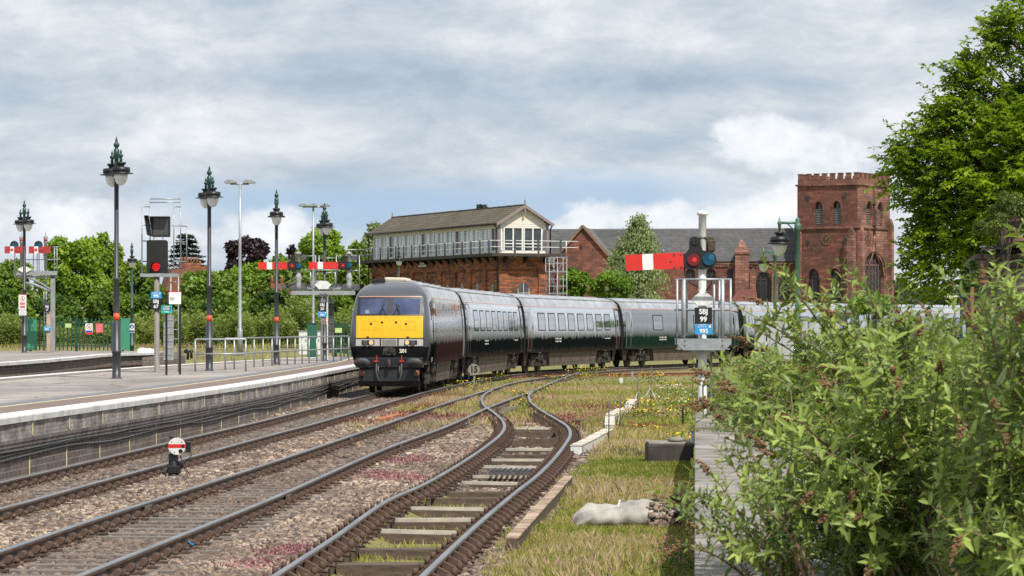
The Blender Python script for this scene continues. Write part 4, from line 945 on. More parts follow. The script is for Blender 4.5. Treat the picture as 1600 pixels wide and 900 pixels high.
def small_window(u, w, z0, z1, fn, bx):
    mb = MB(); arched(mb, u - w, u + w, z0, z1, fn); g = mb.build('small_window', M['glass'], sbx); mb = MB(); t_ = .035
    bx(mb, u - t_ / 2, u + t_ / 2, z0, z1 - .02); zc = z0 + (z1 - z0) * .52; bx(mb, u - w, u - t_ / 2, zc, zc + t_); bx(mb, u + t_ / 2, u + w, zc, zc + t_); bx(mb, u - w - t_, u - w, z0, z1 - w); bx(mb, u + w, u + w + t_, z0, z1 - w); bx(mb, u - w - t_, u + w + t_, z0 - .07, z0)
    mb.build('glazing_bars', M['dwhite'], g)
for i in range(6): small_window((i + .5) * bw, .2, 4.4, 5.95, lambda a, z: (.118, a, z), lambda mb, a, b, c, d_: mb.box(.10, .116, a, b, c, d_))
small_window(2.1, .45, 4.2, 5.9, lambda a, z: (a, .118, z), lambda mb, a, b, c, d_: mb.box(a, b, .10, .116, c, d_))
# timber upper floor
mb = MB(); i0 = .12
mb.box(i0, WB_ - i0, i0, LB_ - i0, ZW + .02, ZW + .25); mb.box(i0, WB_ - i0, i0, LB_ - i0, ZE - .42, ZE)
for z in range(3): mb.box(i0 - .015, i0, i0, LB_ - i0, ZE - .4 + z * .13, ZE - .29 + z * .13)
mb.build('timber_wall', M['cream'], sbx)
nw = 15; ww = (LB_ - 2 * i0) / nw
for i in range(nw):
    a, b = i0 + i * ww, i0 + (i + 1) * ww; mb = MB()
    mb.box(i0 + .02, i0 + .16, a - .09, a + .09, ZW + .25, ZE - .42)
    if i == nw - 1: mb.box(i0 + .02, i0 + .16, b - .09, b + .09, ZW + .25, ZE - .42)
    mb.box(i0 + .05, i0 + .1, (a + b) / 2 - .03, (a + b) / 2 + .03, ZW + .25, ZE - .42)
    w = mb.build('window', M['cream'], sbx)
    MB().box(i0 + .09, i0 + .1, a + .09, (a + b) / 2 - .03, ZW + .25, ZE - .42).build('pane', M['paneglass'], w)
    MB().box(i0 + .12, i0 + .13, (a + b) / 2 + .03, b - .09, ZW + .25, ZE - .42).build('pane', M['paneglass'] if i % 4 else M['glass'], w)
    mb = MB()
    for k in range(random.choice((0, 1, 2))): z = ZW + .3 + .3 * k; y = random.uniform(a + .2, b - .5); mb.box(i0 + .07, i0 + .082, y, y + .28, z, z + .2)
    if mb.v: mb.build('paper', M['white'], w)
g0, g1 = .35, WB_ - .4
mb = MB(); mb.prism([(i0, ZE), (WB_ - i0, ZE), (WB_ / 2, ZRG - .12)], i0 - .02, i0 + .1)
for k in range(11):
    z = ZE - .4 + k * .16; hw = (WB_ / 2 - i0) * (1 if z < ZE else max(0, 1 - (z - ZE) / (ZRG - .12 - ZE)))
    if hw > .2: mb.box(WB_ / 2 - hw, WB_ / 2 + hw, i0 - .035, i0 - .021, z, z + .14)
mb.build('gable_boards', M['cream'], sbx)
for (a, b) in ((.5, 1.95), (2.2, 3.6)):
    c = (a + b) / 2; mb = MB()
    for x0, x1 in ((a - .1, a), (b, b + .1), (c - .05, c + .05)): mb.box(x0, x1, i0 - .03, i0 + .08, ZW + .25, ZE - .35)
    mb.box(a, b, i0 - .02, i0 + .06, ZW + .75, ZW + .82)
    w = mb.build('gable_window', M['white'], sbx); MB().box(a, b, i0 + .08, i0 + .09, ZW + .25, ZE - .38).build('pane', M['glass'], w)
mb = MB(); mb.cbox((WB_ / 2, i0 - .06, ZE + .45), (.22, .05, .28)); mb.build('gable_vent', mat('old_ivory', (.6, .5, .25), .6, var=.1), sbx)
for x in (-.0, WB_): MB().box(x - .1, x + .1, -.02, .1, ZW + .02, ZE).build('corner_post', M['taupe'], sbx)
ov = .32
def slope(mb, xe, ze, xr, zr_, y0, y1, th=.09): mb.add([(xe, y0, ze), (xe, y1, ze), (xr, y1, zr_), (xr, y0, zr_), (xe, y0, ze - th), (xe, y1, ze - th), (xr, y1, zr_ - th), (xr, y0, zr_ - th)], [(0, 1, 2, 3), (7, 6, 5, 4), (0, 4, 5, 1), (0, 3, 7, 4), (1, 5, 6, 2)])
mb = MB(); slope(mb, -ov, ZE - .04, WB_ / 2, ZRG, -ov, LB_ + ov); slope(mb, WB_ + ov, ZE - .04, WB_ / 2, ZRG, -ov, LB_ + ov)
for k in range(90): y = -ov + (LB_ + 2 * ov) * (k + .5) / 90; mb.box(WB_ / 2 - .09, WB_ / 2 + .09, y - .14, y + .14, ZRG - .04, ZRG + .06 + random.uniform(-.01, .01))
rf = mb.build('roof', M['slate_brown'], sbx)
mb = MB()
for y in (-ov + .03, LB_ + ov - .03): mb.lathe([(.09, ZRG - .1), (.07, ZRG + .1), (.04, ZRG + .25), (.07, ZRG + .3), (.03, ZRG + .4), (.0, ZRG + .62)], (WB_ / 2, y, 0), 8); mb.box(WB_ / 2 - .05, WB_ / 2 + .05, y - .05, y + .03, ZRG - .7, ZRG)
mb.build('finial', M['taupe'], rf)
mb = MB()
for s in (0, 1):
    x0, x1 = (-ov - .03, WB_ / 2) if s == 0 else (WB_ + ov + .03, WB_ / 2)
    mb.add([(x0, -ov - .05, ZE - .26), (x0, -ov - .05, ZE - .02), (x1, -ov - .05, ZRG + .03), (x1, -ov - .05, ZRG - .22), (x0, -ov, ZE - .26), (x0, -ov, ZE - .02), (x1, -ov, ZRG + .03), (x1, -ov, ZRG - .22)], [(0, 1, 2, 3), (7, 6, 5, 4), (1, 5, 6, 2), (0, 3, 7, 4), (0, 4, 5, 1)])
mb.build('bargeboard', M['taupe'], sbx)
mb = MB(); mb.tube([(-ov - .06, -ov, ZE - .1), (-ov - .06, LB_ + ov, ZE - .1)], .07, 6); mb.tube([(WB_ + ov + .06, -ov, ZE - .1), (WB_ + ov + .06, LB_ + ov, ZE - .1)], .07, 6); mb.tube([(-ov - .06, .1, ZE - .15), (-.2, .1, ZE - .4), (-.2, .1, ZW + .1), (-.12, .1, ZW - .5), (-.12, .1, 0)], .06, 6); mb.tube([(WB_ + ov + .06, -.1, ZE - .15), (WB_ + .2, -.1, ZE - .5), (WB_ + .2, -.1, ZW)], .06, 6); mb.tube([(-ov - .06, LB_, ZE - .2), (-.2, LB_ + .1, ZE - .5), (-.2, LB_ + .1, 0)], .06, 6); mb.build('gutter', M['black'], sbx)
wk = 1.0
mb = MB(); mb.box(-wk, 0, -wk, LB_ + wk, ZW - .22, ZW + .015); mb.box(0, WB_ + wk, -wk, 0, ZW - .22, ZW + .015); mb.build('balcony_floor', M['darkbeam'], sbx)
mb = MB(); 
for i in range(18): y = .4 + i * (LB_ - .4) / 17; mb.prism([(-wk + .1, ZW - .22), (0, ZW - .22), (0, ZW - .75), (-.1, ZW - .6), (-.4, ZW - .35)], y - .06, y + .06)
for x in (.4, 2.1, 3.8): mb.add([(x - .06, -wk + .1, ZW - .22), (x - .06, 0, ZW - .22), (x - .06, 0, ZW - .75), (x + .06, -wk + .1, ZW - .22), (x + .06, 0, ZW - .22), (x + .06, 0, ZW - .75)], [(0, 1, 2), (5, 4, 3), (0, 2, 5, 3), (0, 3, 4, 1)])
mb.build('balcony_bracket', M['black'], sbx)
mb = MB(); pts = [(-wk + .06, -.2 + i * (LB_ + 1.) / 16) for i in range(17)]
for (x, y) in pts: mb.box(x - .06, x + .03, y - .06, y + .06, ZW - .25, ZW + 1.05)
for x in (.9, 2.9, WB_ + .7): mb.box(x - .07, x + .07, -wk - .02, -wk + .08, ZW - .25, ZW + 1.1)
mb.build('balcony_posts', M['bluegrey'], sbx)
mb = MB()
for z in (.5, .98): mb.tube([(-wk + .1, LB_ + .9, ZW + z), (-wk + .1, -wk + .1, ZW + z), (WB_ + 2.2, -wk + .1, ZW + z)], .03, 6); mb.tube([(-wk + .1, LB_ + .9, ZW + z), (-wk - 1.0, LB_ + .9, ZW + z)], .03, 6)
mb.tube([(WB_ + 1.2, -wk + .1, ZW), (WB_ + 1.2, -wk + .1, ZW + 1)], .04, 6); mb.build('balcony_rail', M['dwhite'], sbx)
mb = MB(); mb.box(-.075, -.07, 15.0, 16.9, ZW - .72, ZW - .4); nb_ = mb.build('name_board', M['dwhite'], sbx); mb = MB()
for k in range(9): mb.box(-.08, -.0765, 15.25 + k * .16, 15.32 + k * .16, ZW - .63, ZW - .5)
mb.build('board_lettering', M['dgrey'], nb_)

# scaffold stair tower beside the box
f = Frame(872, 512, 222); r = thing('scaffold_tower', 'aluminium scaffold stair tower at the right end of the signal box', 'scaffold', (f.base[0], 222, 0), .2); f.base = r.location[:]; f.py = HZ + CH * F / 222
mb = MB()
for x in (858, 871, 886):
    for y in (0, 1.3): mb.tube([f(x, 560, y), f(x, 401 if x > 858 else 403, y)], .026, 6)
for yy in (402, 411, 424, 436, 447, 458, 470):
    for y in (0, 1.3): mb.tube([f(858, yy, y), f(886, yy, y)], .022, 5)
for (a, b) in (((860, 428), (870, 456)), ((862, 425), (873, 456)), ((872, 425), (884, 403)), ((860, 402), (868, 424))): mb.tube([f(*a, .3), f(*b, .3)], .022, 5)
mb.build('scaffold_frame', M['galv'], r)
mb = MB(); 
for yy in (424, 458): a, b = f(857, yy + 1.5, 0), f(887, yy, 0); mb.box(a[0], b[0], 0, 1.3, a[2], b[2])
mb.build('scaffold_deck', M['grey'], r)

# ---- church: tower
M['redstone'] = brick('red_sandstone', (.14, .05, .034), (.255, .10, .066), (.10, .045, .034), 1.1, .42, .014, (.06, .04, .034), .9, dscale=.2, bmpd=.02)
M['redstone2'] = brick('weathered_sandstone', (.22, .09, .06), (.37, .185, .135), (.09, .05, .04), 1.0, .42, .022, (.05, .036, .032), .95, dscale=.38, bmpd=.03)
M['leadslate'] = brick('grey_slate_roof', (.08, .079, .08), (.105, .103, .103), (.05, .052, .055), .5, .5, .02, (.055, .06, .06), .7, dscale=.12, bmpd=.01)
M['louvre'] = mat('stone_louvre', (.2, .19, .2), .8, var=.15)
M['cgl'] = mat('leaded_glass', (.018, .018, .02), .25, var=.4, scale=1.5)
M['gold'] = mat('gilt', (.42, .28, .09), .5, .4, var=.15)
TW = 11.; A_ = R(-35)
tw = thing('church_tower', 'square red sandstone church tower with battlements and a clock', 'church tower', (PX(1340, 470), 470, -3), A_)
zs = 5.4 - 2.4                                             # local z = world z + 3
def tz(y): return CH - (y - HZ) / F * 472 + 3
def gothic(u, w, z0, z1, n=7):
    """pointed opening outline, from bottom left round"""
    h = min((z1 - z0) * .55, w * 1.05); pts = [(u - w / 2, z0), (u + w / 2, z0)]
    for k in range(n + 1): q = k / n; pts.append((u + w / 2 * (1 - q ** 1.7), z1 - h + h * math.sin(q * PI / 2)))
    for k in range(n - 1, -1, -1): q = k / n; pts.append((u - w / 2 * (1 - q ** 1.7), z1 - h + h * math.sin(q * PI / 2)))
    return pts
def gwall(name, parent, m, fn, u0, u1, z0, z1, ops, depth=.55, mullions=2, fill=None, frame=True):
    """wall with real pointed openings cut through: built column-wise so that no face overlaps"""
    mb = MB(); us = sorted({u0, u1, *[x for o in ops for x in np.linspace(o[0] - o[1] / 2, o[0] + o[1] / 2, 13)]})
    def top(o, u):
        q = min(1, abs(u - o[0]) / (o[1] / 2)); h = min((o[3] - o[2]) * .55, o[1] * 1.05); t_ = (1 - q) ** (1 / 1.7) ; return o[3] - h + h * math.sin(t_ * PI / 2)
    for a, b in zip(us, us[1:]):
        o_ = [o for o in ops if o[0] - o[1] / 2 - 1e-6 <= a and b <= o[0] + o[1] / 2 + 1e-6]; o_.sort(key=lambda o: o[2]); cur = (z0, z0)
        for o in o_:
            mb.add([fn(a, cur[0], 0), fn(b, cur[1], 0), fn(b, o[2], 0), fn(a, o[2], 0)], [(0, 1, 2, 3)])
            ta, tb = top(o, a), top(o, b); mb.add([fn(a, ta, 0), fn(b, tb, 0), fn(b, tb, depth), fn(a, ta, depth), fn(a, o[2], 0), fn(b, o[2], 0), fn(b, o[2], depth), fn(a, o[2], depth)], [(0, 1, 2, 3), (4, 5, 6, 7)])
            cur = (ta, tb)
        mb.add([fn(a, cur[0], 0), fn(b, cur[1], 0), fn(b, z1, 0), fn(a, z1, 0)], [(0, 1, 2, 3)])
    for o in ops:
        for s in (-1, 1):
            u = o[0] + s * o[1] / 2; zt = top(o, u); mb.add([fn(u, o[2], 0), fn(u, zt, 0), fn(u, zt, depth), fn(u, o[2], depth)], [(0, 1, 2, 3)])
        if frame:                                           # hood mould standing proud round the arch
            pts = gothic(o[0], o[1] * 1.22, o[2] + (o[3] - o[2]) * .35, o[3] + o[1] * .16)[1:]; pin = gothic(o[0], o[1] * 1.04, o[2] + (o[3] - o[2]) * .35, o[3] + o[1] * .03)[1:]
            k = len(pts); vs = [fn(u, z, -.12) for u, z in pts] + [fn(u, z, -.12) for u, z in pin] + [fn(u, z, .0) for u, z in pts]
            mb.add(vs, [(i, i + 1, k + i + 1, k + i) for i in range(k - 1)] + [(i, i + 1, 2 * k + i + 1, 2 * k + i) for i in range(k - 1)])
    w = mb.build(name, m, parent)
    return w
def tracery(parent, name, fn, o, depth, m_glass, m_bar, mull=2, louvre=False):
    u, w, z0, z1 = o; pts = gothic(u, w * .99, z0, z1); mb = MB(); mb.add([fn(a, z, depth) for a, z in pts], [tuple(range(len(pts)))]); g = mb.build(name, m_glass, parent)
    mb = MB(); h = min((z1 - z0) * .55, w * 1.05); n = mull + 1
    def bx(a, b, c, d_, e=.12): 
        vs = [fn(a, c, depth - e), fn(b, c, depth - e), fn(b, d_, depth - e), fn(a, d_, depth - e), fn(a, c, depth - .01), fn(b, c, depth - .01), fn(b, d_, depth - .01), fn(a, d_, depth - .01)]
        mb.add(vs, [(0, 1, 2, 3), (0, 4, 5, 1), (1, 5, 6, 2), (2, 6, 7, 3), (3, 7, 4, 0)])
    for k in range(1, n): x = u - w / 2 + w * k / n; q = abs(x - u) / (w / 2); bx(x - .06, x + .06, z0, z1 - h + h * math.sin((1 - q) ** (1 / 1.7) * PI / 2) - .05)
    if louvre:
        z = z0 + .1
        while z < z1 - h * .8: bx(u - w / 2 + .05, u + w / 2 - .05, z, z + .13, .2); z += .28
    else:
        for k in range(n): x = u - w / 2 + w * (k + .5) / n; pts = gothic(x, w / n * .9, z1 - h - .4, z1 - h + w / n * .7)
        for k in range(int(n * 1.0)):
            xa = u - w / 2 + w * k / n; xb = xa + w / n; xm = (xa + xb) / 2; zz = z1 - h * .95
            for (p, q) in (((xa, zz), (xm, zz + w / n * .8)), ((xm, zz + w / n * .8), (xb, zz))):
                mb.add([fn(p[0], p[1], depth - .1), fn(q[0], q[1], depth - .1), fn(q[0], q[1] + .14, depth - .1), fn(p[0], p[1] + .14, depth - .1)], [(0, 1, 2, 3)])
        bx(u - w * .3, u + w * .3, z1 - h * .52, z1 - h * .46)
    if mb.v: mb.build('tracery', m_bar, g)
fA = lambda u, z, dd: (u, dd, z)                           # face towards the camera, u from -11 to 0
fB = lambda u, z, dd: (-dd, u, z)                          # west face, u from 0 to 11
opsA = [(-7.05, 1.55, tz(350), tz(314)), (-3.75, 1.55, tz(350), tz(314)), (-8.0, 2.35, tz(474), tz(420)), (-4.05, 2.35, tz(474), tz(420))]
zm, zp_, zt_ = tz(354), tz(288), tz(271)
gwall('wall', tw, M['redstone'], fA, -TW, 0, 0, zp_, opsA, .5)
for o in opsA[:2]: tracery(tw, 'belfry_window', fA, o, .45, M['cgl'], M['louvre'], 1, True)
for o in opsA[2:]: tracery(tw, 'gothic_window', fA, o, .45, M['cgl'], mat('stone_tracery', (.09, .07, .06), .9), 2)
opsB = [(3.7, 1.7, tz(351), tz(314)), (7.5, 1.7, tz(351), tz(314)), (5.3, 7.5, tz(464), tz(395))]
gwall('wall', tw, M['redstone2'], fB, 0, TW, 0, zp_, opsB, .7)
for o in opsB[:2]: tracery(tw, 'belfry_window', fB, o, .55, M['cgl'], M['louvre'], 1, True)
tracery(tw, 'great_west_window', fB, opsB[2], .6, mat('dull_leaded_glass', (.035, .03, .03), .5, var=.5, scale=2), mat('pale_stone_tracery', (.16, .11, .095), .9, var=.4, scale=3), 6)
mb = MB(); mb.add([(-TW, 0, 0), (-TW, TW, 0), (-TW, TW, zp_), (-TW, 0, zp_), (0, TW, 0), (0, TW, zp_)], [(0, 1, 2, 3), (1, 4, 5, 2)]); mb.build('wall', M['redstone'], tw)
mb = MB()
for z, h, o in ((zm - .3, .3, .22), (zp_ - .15, .3, .25), (tz(430) - .2, .25, .12)):
    if z < zm - 1: continue
    mb.box(-TW - o, o, -o, 0, z, z + h); mb.box(0, o, 0, TW + o, z, z + h); mb.box(-TW - o, -TW, 0, TW, z, z + h)
mb.build('string_course', M['redstone2'], tw)
mb = MB(); e = .05
for (x0, x1, y0, y1) in ((-TW + e, -e, e, .5), (-.5, -e, .5, TW - e), (-TW + e, -TW + .5, .5, TW - e), (-TW + .5, -.5, TW - .5, TW - e)): mb.box(x0, x1, y0, y1, zp_ + .15, zt_ - .85)
for k in range(8):
    x = -TW + e + .05 + k * (TW - .8) / 7
    for y in (e, TW - .5): mb.box(x, x + .8, y - .03, y + .45, zt_ - .85, zt_); mb.box(x - .05, x + .85, y - .08, y + .5, zt_, zt_ + .12)
for k in range(1, 7):
    y = k * (TW - .8) / 7 + .05
    for x in (-TW + e, -.5): mb.box(x, x + .45, y, y + .8, zt_ - .85, zt_); mb.box(x - .05, x + .5, y - .05, y + .85, zt_, zt_ + .12)
mb.build('battlements', mat('battlement_stone', (.19, .09, .062), .9, var=.35, scale=.8, bmp=.4), tw)
mb = MB()
for (x0, x1, y0, y1, zt) in ((-1.5, -.25, -.9, 0, zm - 1.2), (-2.3, -1.6, -.5, 0, zm - 3), (0, .8, .2, 1.0, zm - 1), (0, .8, 10.1, 10.9, zm + .4), (-11.0, -10.2, -.5, 0, zm - 1)): mb.box(x0, x1, y0, y1, 0, zt); mb.prism([(x0, zt), (x1, zt), ((x0 + x1) / 2, zt + 1.1)], y0 + .05, y1)
for k, (u, z) in enumerate(((5.4, tz(396)), )):
    mb.tube([(.12, u - 2.2, z - 2.2), (.2, u - .7, z - .2), (.25, u, z + 3.6)], .1, 6); mb.tube([(.12, u + 2.2, z - 2.2), (.2, u + .7, z - .2), (.25, u, z + 3.6)], .1, 6); mb.tube([(.2, u, z + 3), (.2, u, tz(292))], [.2, .14], 6); mb.box(-.1, .7, u - .4, u + .4, tz(352), tz(326)); mb.box(-.1, .5, u - .3, u + .3, tz(318), tz(294))
mb.build('buttress', M['redstone2'], tw)
for fn, u in ((fA, -5.7), (fB, 3.6)):
    mb = MB(); n = 28; cz = tz(373.5)
    mb.add([fn(u + .98 * math.cos(2 * PI * k / n), cz + .98 * math.sin(2 * PI * k / n), -.06) for k in range(n)], [tuple(range(n))])
    for k in range(n): q0, q1 = 2 * PI * k / n, 2 * PI * (k + 1) / n; mb.add([fn(u + r_ * math.cos(q), cz + r_ * math.sin(q), dd) for q in (q0, q1) for r_, dd in ((.98, -.06), (.98, 0))], [(0, 1, 3, 2)])
    ck = mb.build('clock_face', mat('dark_clock_stone', (.085, .04, .033), .8, var=.3, scale=2), tw)
    mb = MB()
    for k in range(12):
        q = 2 * PI * k / 12; c_ = (u + .8 * math.sin(q), cz + .8 * math.cos(q)); s_ = .085
        mb.add([fn(c_[0] - s_, c_[1] - s_, -.09), fn(c_[0] + s_, c_[1] - s_, -.09), fn(c_[0] + s_, c_[1] + s_, -.09), fn(c_[0] - s_, c_[1] + s_, -.09)], [(0, 1, 2, 3)])
    mb.build('hour_mark', M['gold'], ck)
    for q, l, nm in ((R(52), .78, 'minute_hand'), (R(28), .5, 'hour_hand')):
        mb = MB(); s_, c_ = math.sin(q), math.cos(q); w_ = .06; mb.add([fn(u - c_ * w_ - s_ * .15, cz + s_ * w_ - c_ * .15, -.11), fn(u + c_ * w_ - s_ * .15, cz - s_ * w_ - c_ * .15, -.11), fn(u + s_ * l + c_ * .02, cz + c_ * l, -.11), fn(u + s_ * l - c_ * .02, cz + c_ * l, -.11)], [(0, 1, 2, 3)]); mb.build(nm, M['gold'], ck)
mb = MB()
for (u, y) in ((-9.0, 307), (-2.4, 307), (-9.0, 377), (-2.4, 377)):
    z = tz(y); mb.box(u - .12, u + .12, -.1, -.003, z - .45, z + .45); mb.box(u - .4, u + .4, -.105, -.004, z - .12, z + .12)
mb.build('stone_cross', M['dconcrete'], tw)

# ---- church: nave, aisle and transept running left from the tower
A2 = R(-7); ca, sa_ = math.cos(A2), math.sin(A2)
nd = 484.; nv = thing('church_nave', 'long red sandstone church body with a grey slate roof', 'church', (PX(1262, nd), nd - 6, -3), A2)
k_ = nd / F
def nz(y, d=None): return CH - (y - HZ) / F * (d or 482) + 3
NL = -44.5; zr_n, ze_n = nz(357), nz(409)
mb = MB(); mb.add([(NL, 0, ze_n), (0, 0, ze_n), (0, 6, zr_n), (NL, 6, zr_n), (NL, 12, ze_n), (0, 12, ze_n)], [(0, 1, 2, 3), (3, 2, 5, 4)])
mb.build('roof', M['leadslate'], nv)
mb = MB(); mb.box(NL, 0, 5.85, 6.15, zr_n - .1, zr_n + .15); mb.build('ridge', M['louvre'], nv)
def nx_(px): return (px - 1262) * k_
ops = [(nx_(x), 1.5, nz(437), nz(420)) for x in (1075, 1107, 1138)] + [(nx_(1188), 2.6, nz(470), nz(425)), (nx_(1222), 2.4, nz(470), nz(428))]
gwall('wall', nv, M['redstone'], fA, NL, 0, 0, ze_n - .2, ops, .5)
for o in ops: tracery(nv, 'arched_window', fA, o, .42, M['cgl'], mat('dark_tracery', (.06, .045, .04), .9), 1 if o[1] < 2 else 2)
mb = MB(); mb.box(NL, 0, -.25, 0, ze_n - .5, ze_n - .2); mb.box(NL, -9.5, -.2, 0, nz(416.5), nz(414.5))
for k in range(60): x = NL + 20 + k * .42; mb.box(x, x + .22, -.2, 0, nz(417.8), nz(416.6))
for x in (1147, 1172, 1206, 1238): mb.box(nx_(x) - .5, nx_(x) + .5, -.8, 0, 0, nz(425)); mb.prism([(nx_(x) - .5, nz(425)), (nx_(x) + .5, nz(425)), (nx_(x), nz(418))], -.8, 0)
mb.build('buttress', M['redstone2'], nv)
mb = MB(); xc = nx_(1155.5); mb.box(xc - 1.1, xc + 1.1, -1.2, .8, nz(470), nz(396)); mb.box(xc - 1.25, xc + 1.25, -1.35, .95, nz(398), nz(395)); tr = mb.build('turret', M['redstone2'], nv)
mb = MB(); mb.add([(xc - 1.25, -1.35, nz(395)), (xc + 1.25, -1.35, nz(395)), (xc + 1.25, .95, nz(395)), (xc - 1.25, .95, nz(395)), (xc, -.2, nz(372))], [(0, 1, 4), (1, 2, 4), (2, 3, 4), (3, 0, 4)]); mb.build('turret_roof', M['redstone2'], tr)
mb = MB(); xa, xb = nx_(1140), nx_(1182); mb.add([(xa, -6, nz(472)), (xb, -6, nz(472)), (xb - .5, -.9, nz(452)), (xa + 1, -.9, nz(452)), (xa, -6, 0), (xb, -6, 0)], [(0, 1, 2, 3), (4, 5, 1, 0), (1, 5, 2)]); mb.build('porch_roof', mat('red_tiles', (.13, .045, .035), .9, var=.25, scale=1), nv)
x0, xm, x1 = nx_(877), nx_(918), nx_(960); zg, zb = nz(355, 470), nz(405, 470)
mb = MB(); mb.add([(x0, -11, 0), (x1, -11, 0), (x1, -11, zb), (xm, -11, zg), (x0, -11, zb), (x1, 0, 0), (x1, 0, zb), (x0, 0, 0), (x0, 0, zb)], [(0, 1, 2, 3, 4), (1, 5, 6, 2), (0, 4, 8, 7)])
mb.build('transept', M['redstone'], nv)
mb = MB(); mb.box(nx_(913.5), nx_(916.5), -11.04, -11, nz(390, 470), nz(383, 470)); mb.build('slit_window', M['cgl'], nv)
mb = MB(); mb.add([(x0 - .4, -11.2, zb - .25), (xm, -11.2, zg + .2), (xm, 6, zg + .2), (x0 - .4, 6, zb - .25), (x1 + .4, -11.2, zb - .25), (x1 + .4, 6, zb - .25)], [(0, 1, 2, 3), (1, 4, 5, 2)]); mb.build('transept_roof', brick('pale_old_slates', (.13, .125, .125), (.19, .18, .18), (.08, .08, .08), .5, .45, .03, (.09, .085, .08), .8, dscale=.3), nv)
mb = MB()
for (a, b) in (((x0 - .4, zb - .25), (xm, zg + .2)), ((x1 + .4, zb - .25), (xm, zg + .2))): mb.tube([(a[0], -11.25, a[1] + .1), (b[0], -11.25, b[1] + .1)], .28, 4)
mb.build('gable_coping', mat('coping_stone', (.2, .13, .09), .9, var=.3), nv)

# ---- brick houses glimpsed through the trees on the left
def house(px, py, d, w, lb, n=3):
    f = Frame(px, py, d); r = thing('brick_house', lb, 'house', (f.base[0], d, 0), .2, 'brick houses hidden behind the trees'); z = f.base[2]
    mb = MB(); mb.box(-w / 2 * 1.8, w / 2 * 1.8, 0, 8, -1, z - 3.4); mb.build('wall', M['boxbrick'], r); mb = MB(); mb.prism([(-w, z - 3.5), (w, z - 3.5), (w * .75, z - 1.0), (-w * .75, z - 1.0)], -.4, 8.4); mb.build('roof', mat('old_red_tiles', (.2, .08, .05), .9, var=.3), r)
    mb = MB(); mb.box(-w * .4, w * .4, 2, 3, z - 1.8, z - .3); c = mb.build('chimney', M['boxbrick'], r); mb = MB()
    for k in range(n): mb.lathe([(.14, 0), (.12, .6), (.15, .65)], (-w * .3 + k * w * .6 / max(1, n - 1), 2.5, z - .3), 8)
    mb.build('chimney_pot', mat('buff_clay', (.5, .28, .16), .8), c)
house(19, 409, 300, 1.9, 'brick house at far left, its chimney showing beside the signal arms', 3); house(299, 406, 330, 2.9, 'brick house with a row of pots right of the red signal head', 6); house(438, 437, 262, 1.5, 'brick house whose chimney stands between the third lamp and the red arms', 2); house(322, 412, 345, 1.6, 'low brick house behind the second platform lamp', 2)
M['cabinet'] = mat('pale_grey_cabinet', (.40, .41, .41), .6, var=.15, scale=2, streak=(2, 2, .6))
# white lineside cabinets behind the bushes
for (x0, x1, y0, d, lb) in ((1181, 1262, 497, 96, 'wide pale grey relay cabinet behind the bushes, by the tall green lamp'), (1264, 1312, 499, 99, 'narrower pale grey relay cabinet right of the wide one, half behind leaves')):
    f = Frame((x0 + x1) / 2, 560, d); r = thing('relay_cabinet', lb, 'cabinet', f.base); mb = MB(); f.rect(mb, x0, y0 + 2, x1, 562, .7); mb.build('cabinet_body', M['cabinet'], r, .015)
    mb = MB(); f.rect(mb, x0 - 1, y0, x1 + 1, y0 + 2, .8, -.05); mb.build('cabinet_roof', M['grey'], r)
    n = max(2, int((x1 - x0) / 20)); 
    for k in range(n):
        mb = MB(); f.rect(mb, x0 + 2 + (x1 - x0 - 2) * k / n, y0 + 5, x0 + (x1 - x0 - 1) * (k + 1) / n, 555, .012, -.014); dr = mb.build('cabinet_door', M['cabinet'], r, .004)
        mb = MB(); f.rect(mb, x0 + (x1 - x0 - 1) * (k + 1) / n - 4, 525, x0 + (x1 - x0 - 1) * (k + 1) / n - 2.5, 532, .02, -.035); mb.build('handle', M['black'], dr)
# platform light fittings at the right
f = Frame(1502, 505, 110); r = thing('platform_light', 'pale box light and small round lamp on a blue post, right of the tower', 'lamp post', f.base)
mb = MB(); mb.tube([f(1502, 640, 0), f(1502, 448, 0), f(1498, 446, 0)], .05, 8); mb.tube([f(1502, 470, 0), f(1497, 466, 0)], .03, 6); mb.build('post', mat('blue_post_paint', (.02, .06, .14), .5), r)
mb = MB(); a, b = f(1470, 452), f(1497, 446); mb.prism([(a[0], a[2] - .02), (b[0] - .06, a[2] - .02), (b[0], b[2] - .1), (b[0], b[2]), (a[0], b[2])], -.15, .15); hd = mb.build('light_box', M['grey'], r, .01)
mb = MB(); mb.box(a[0] + .01, b[0] - .09, -.156, -.151, a[2] - .0, b[2] - .05); mb.build('light_diffuser', M['white'], hd)
mb = MB().lathe([(.0, -.12), (.13, -.1), (.17, -.03), (.12, .04), (.0, .06)], f(1487, 463), 12, Matrix.Diagonal((1.8, 1, .6, 1))); mb.build('round_lamp', M['dwhite'], r)
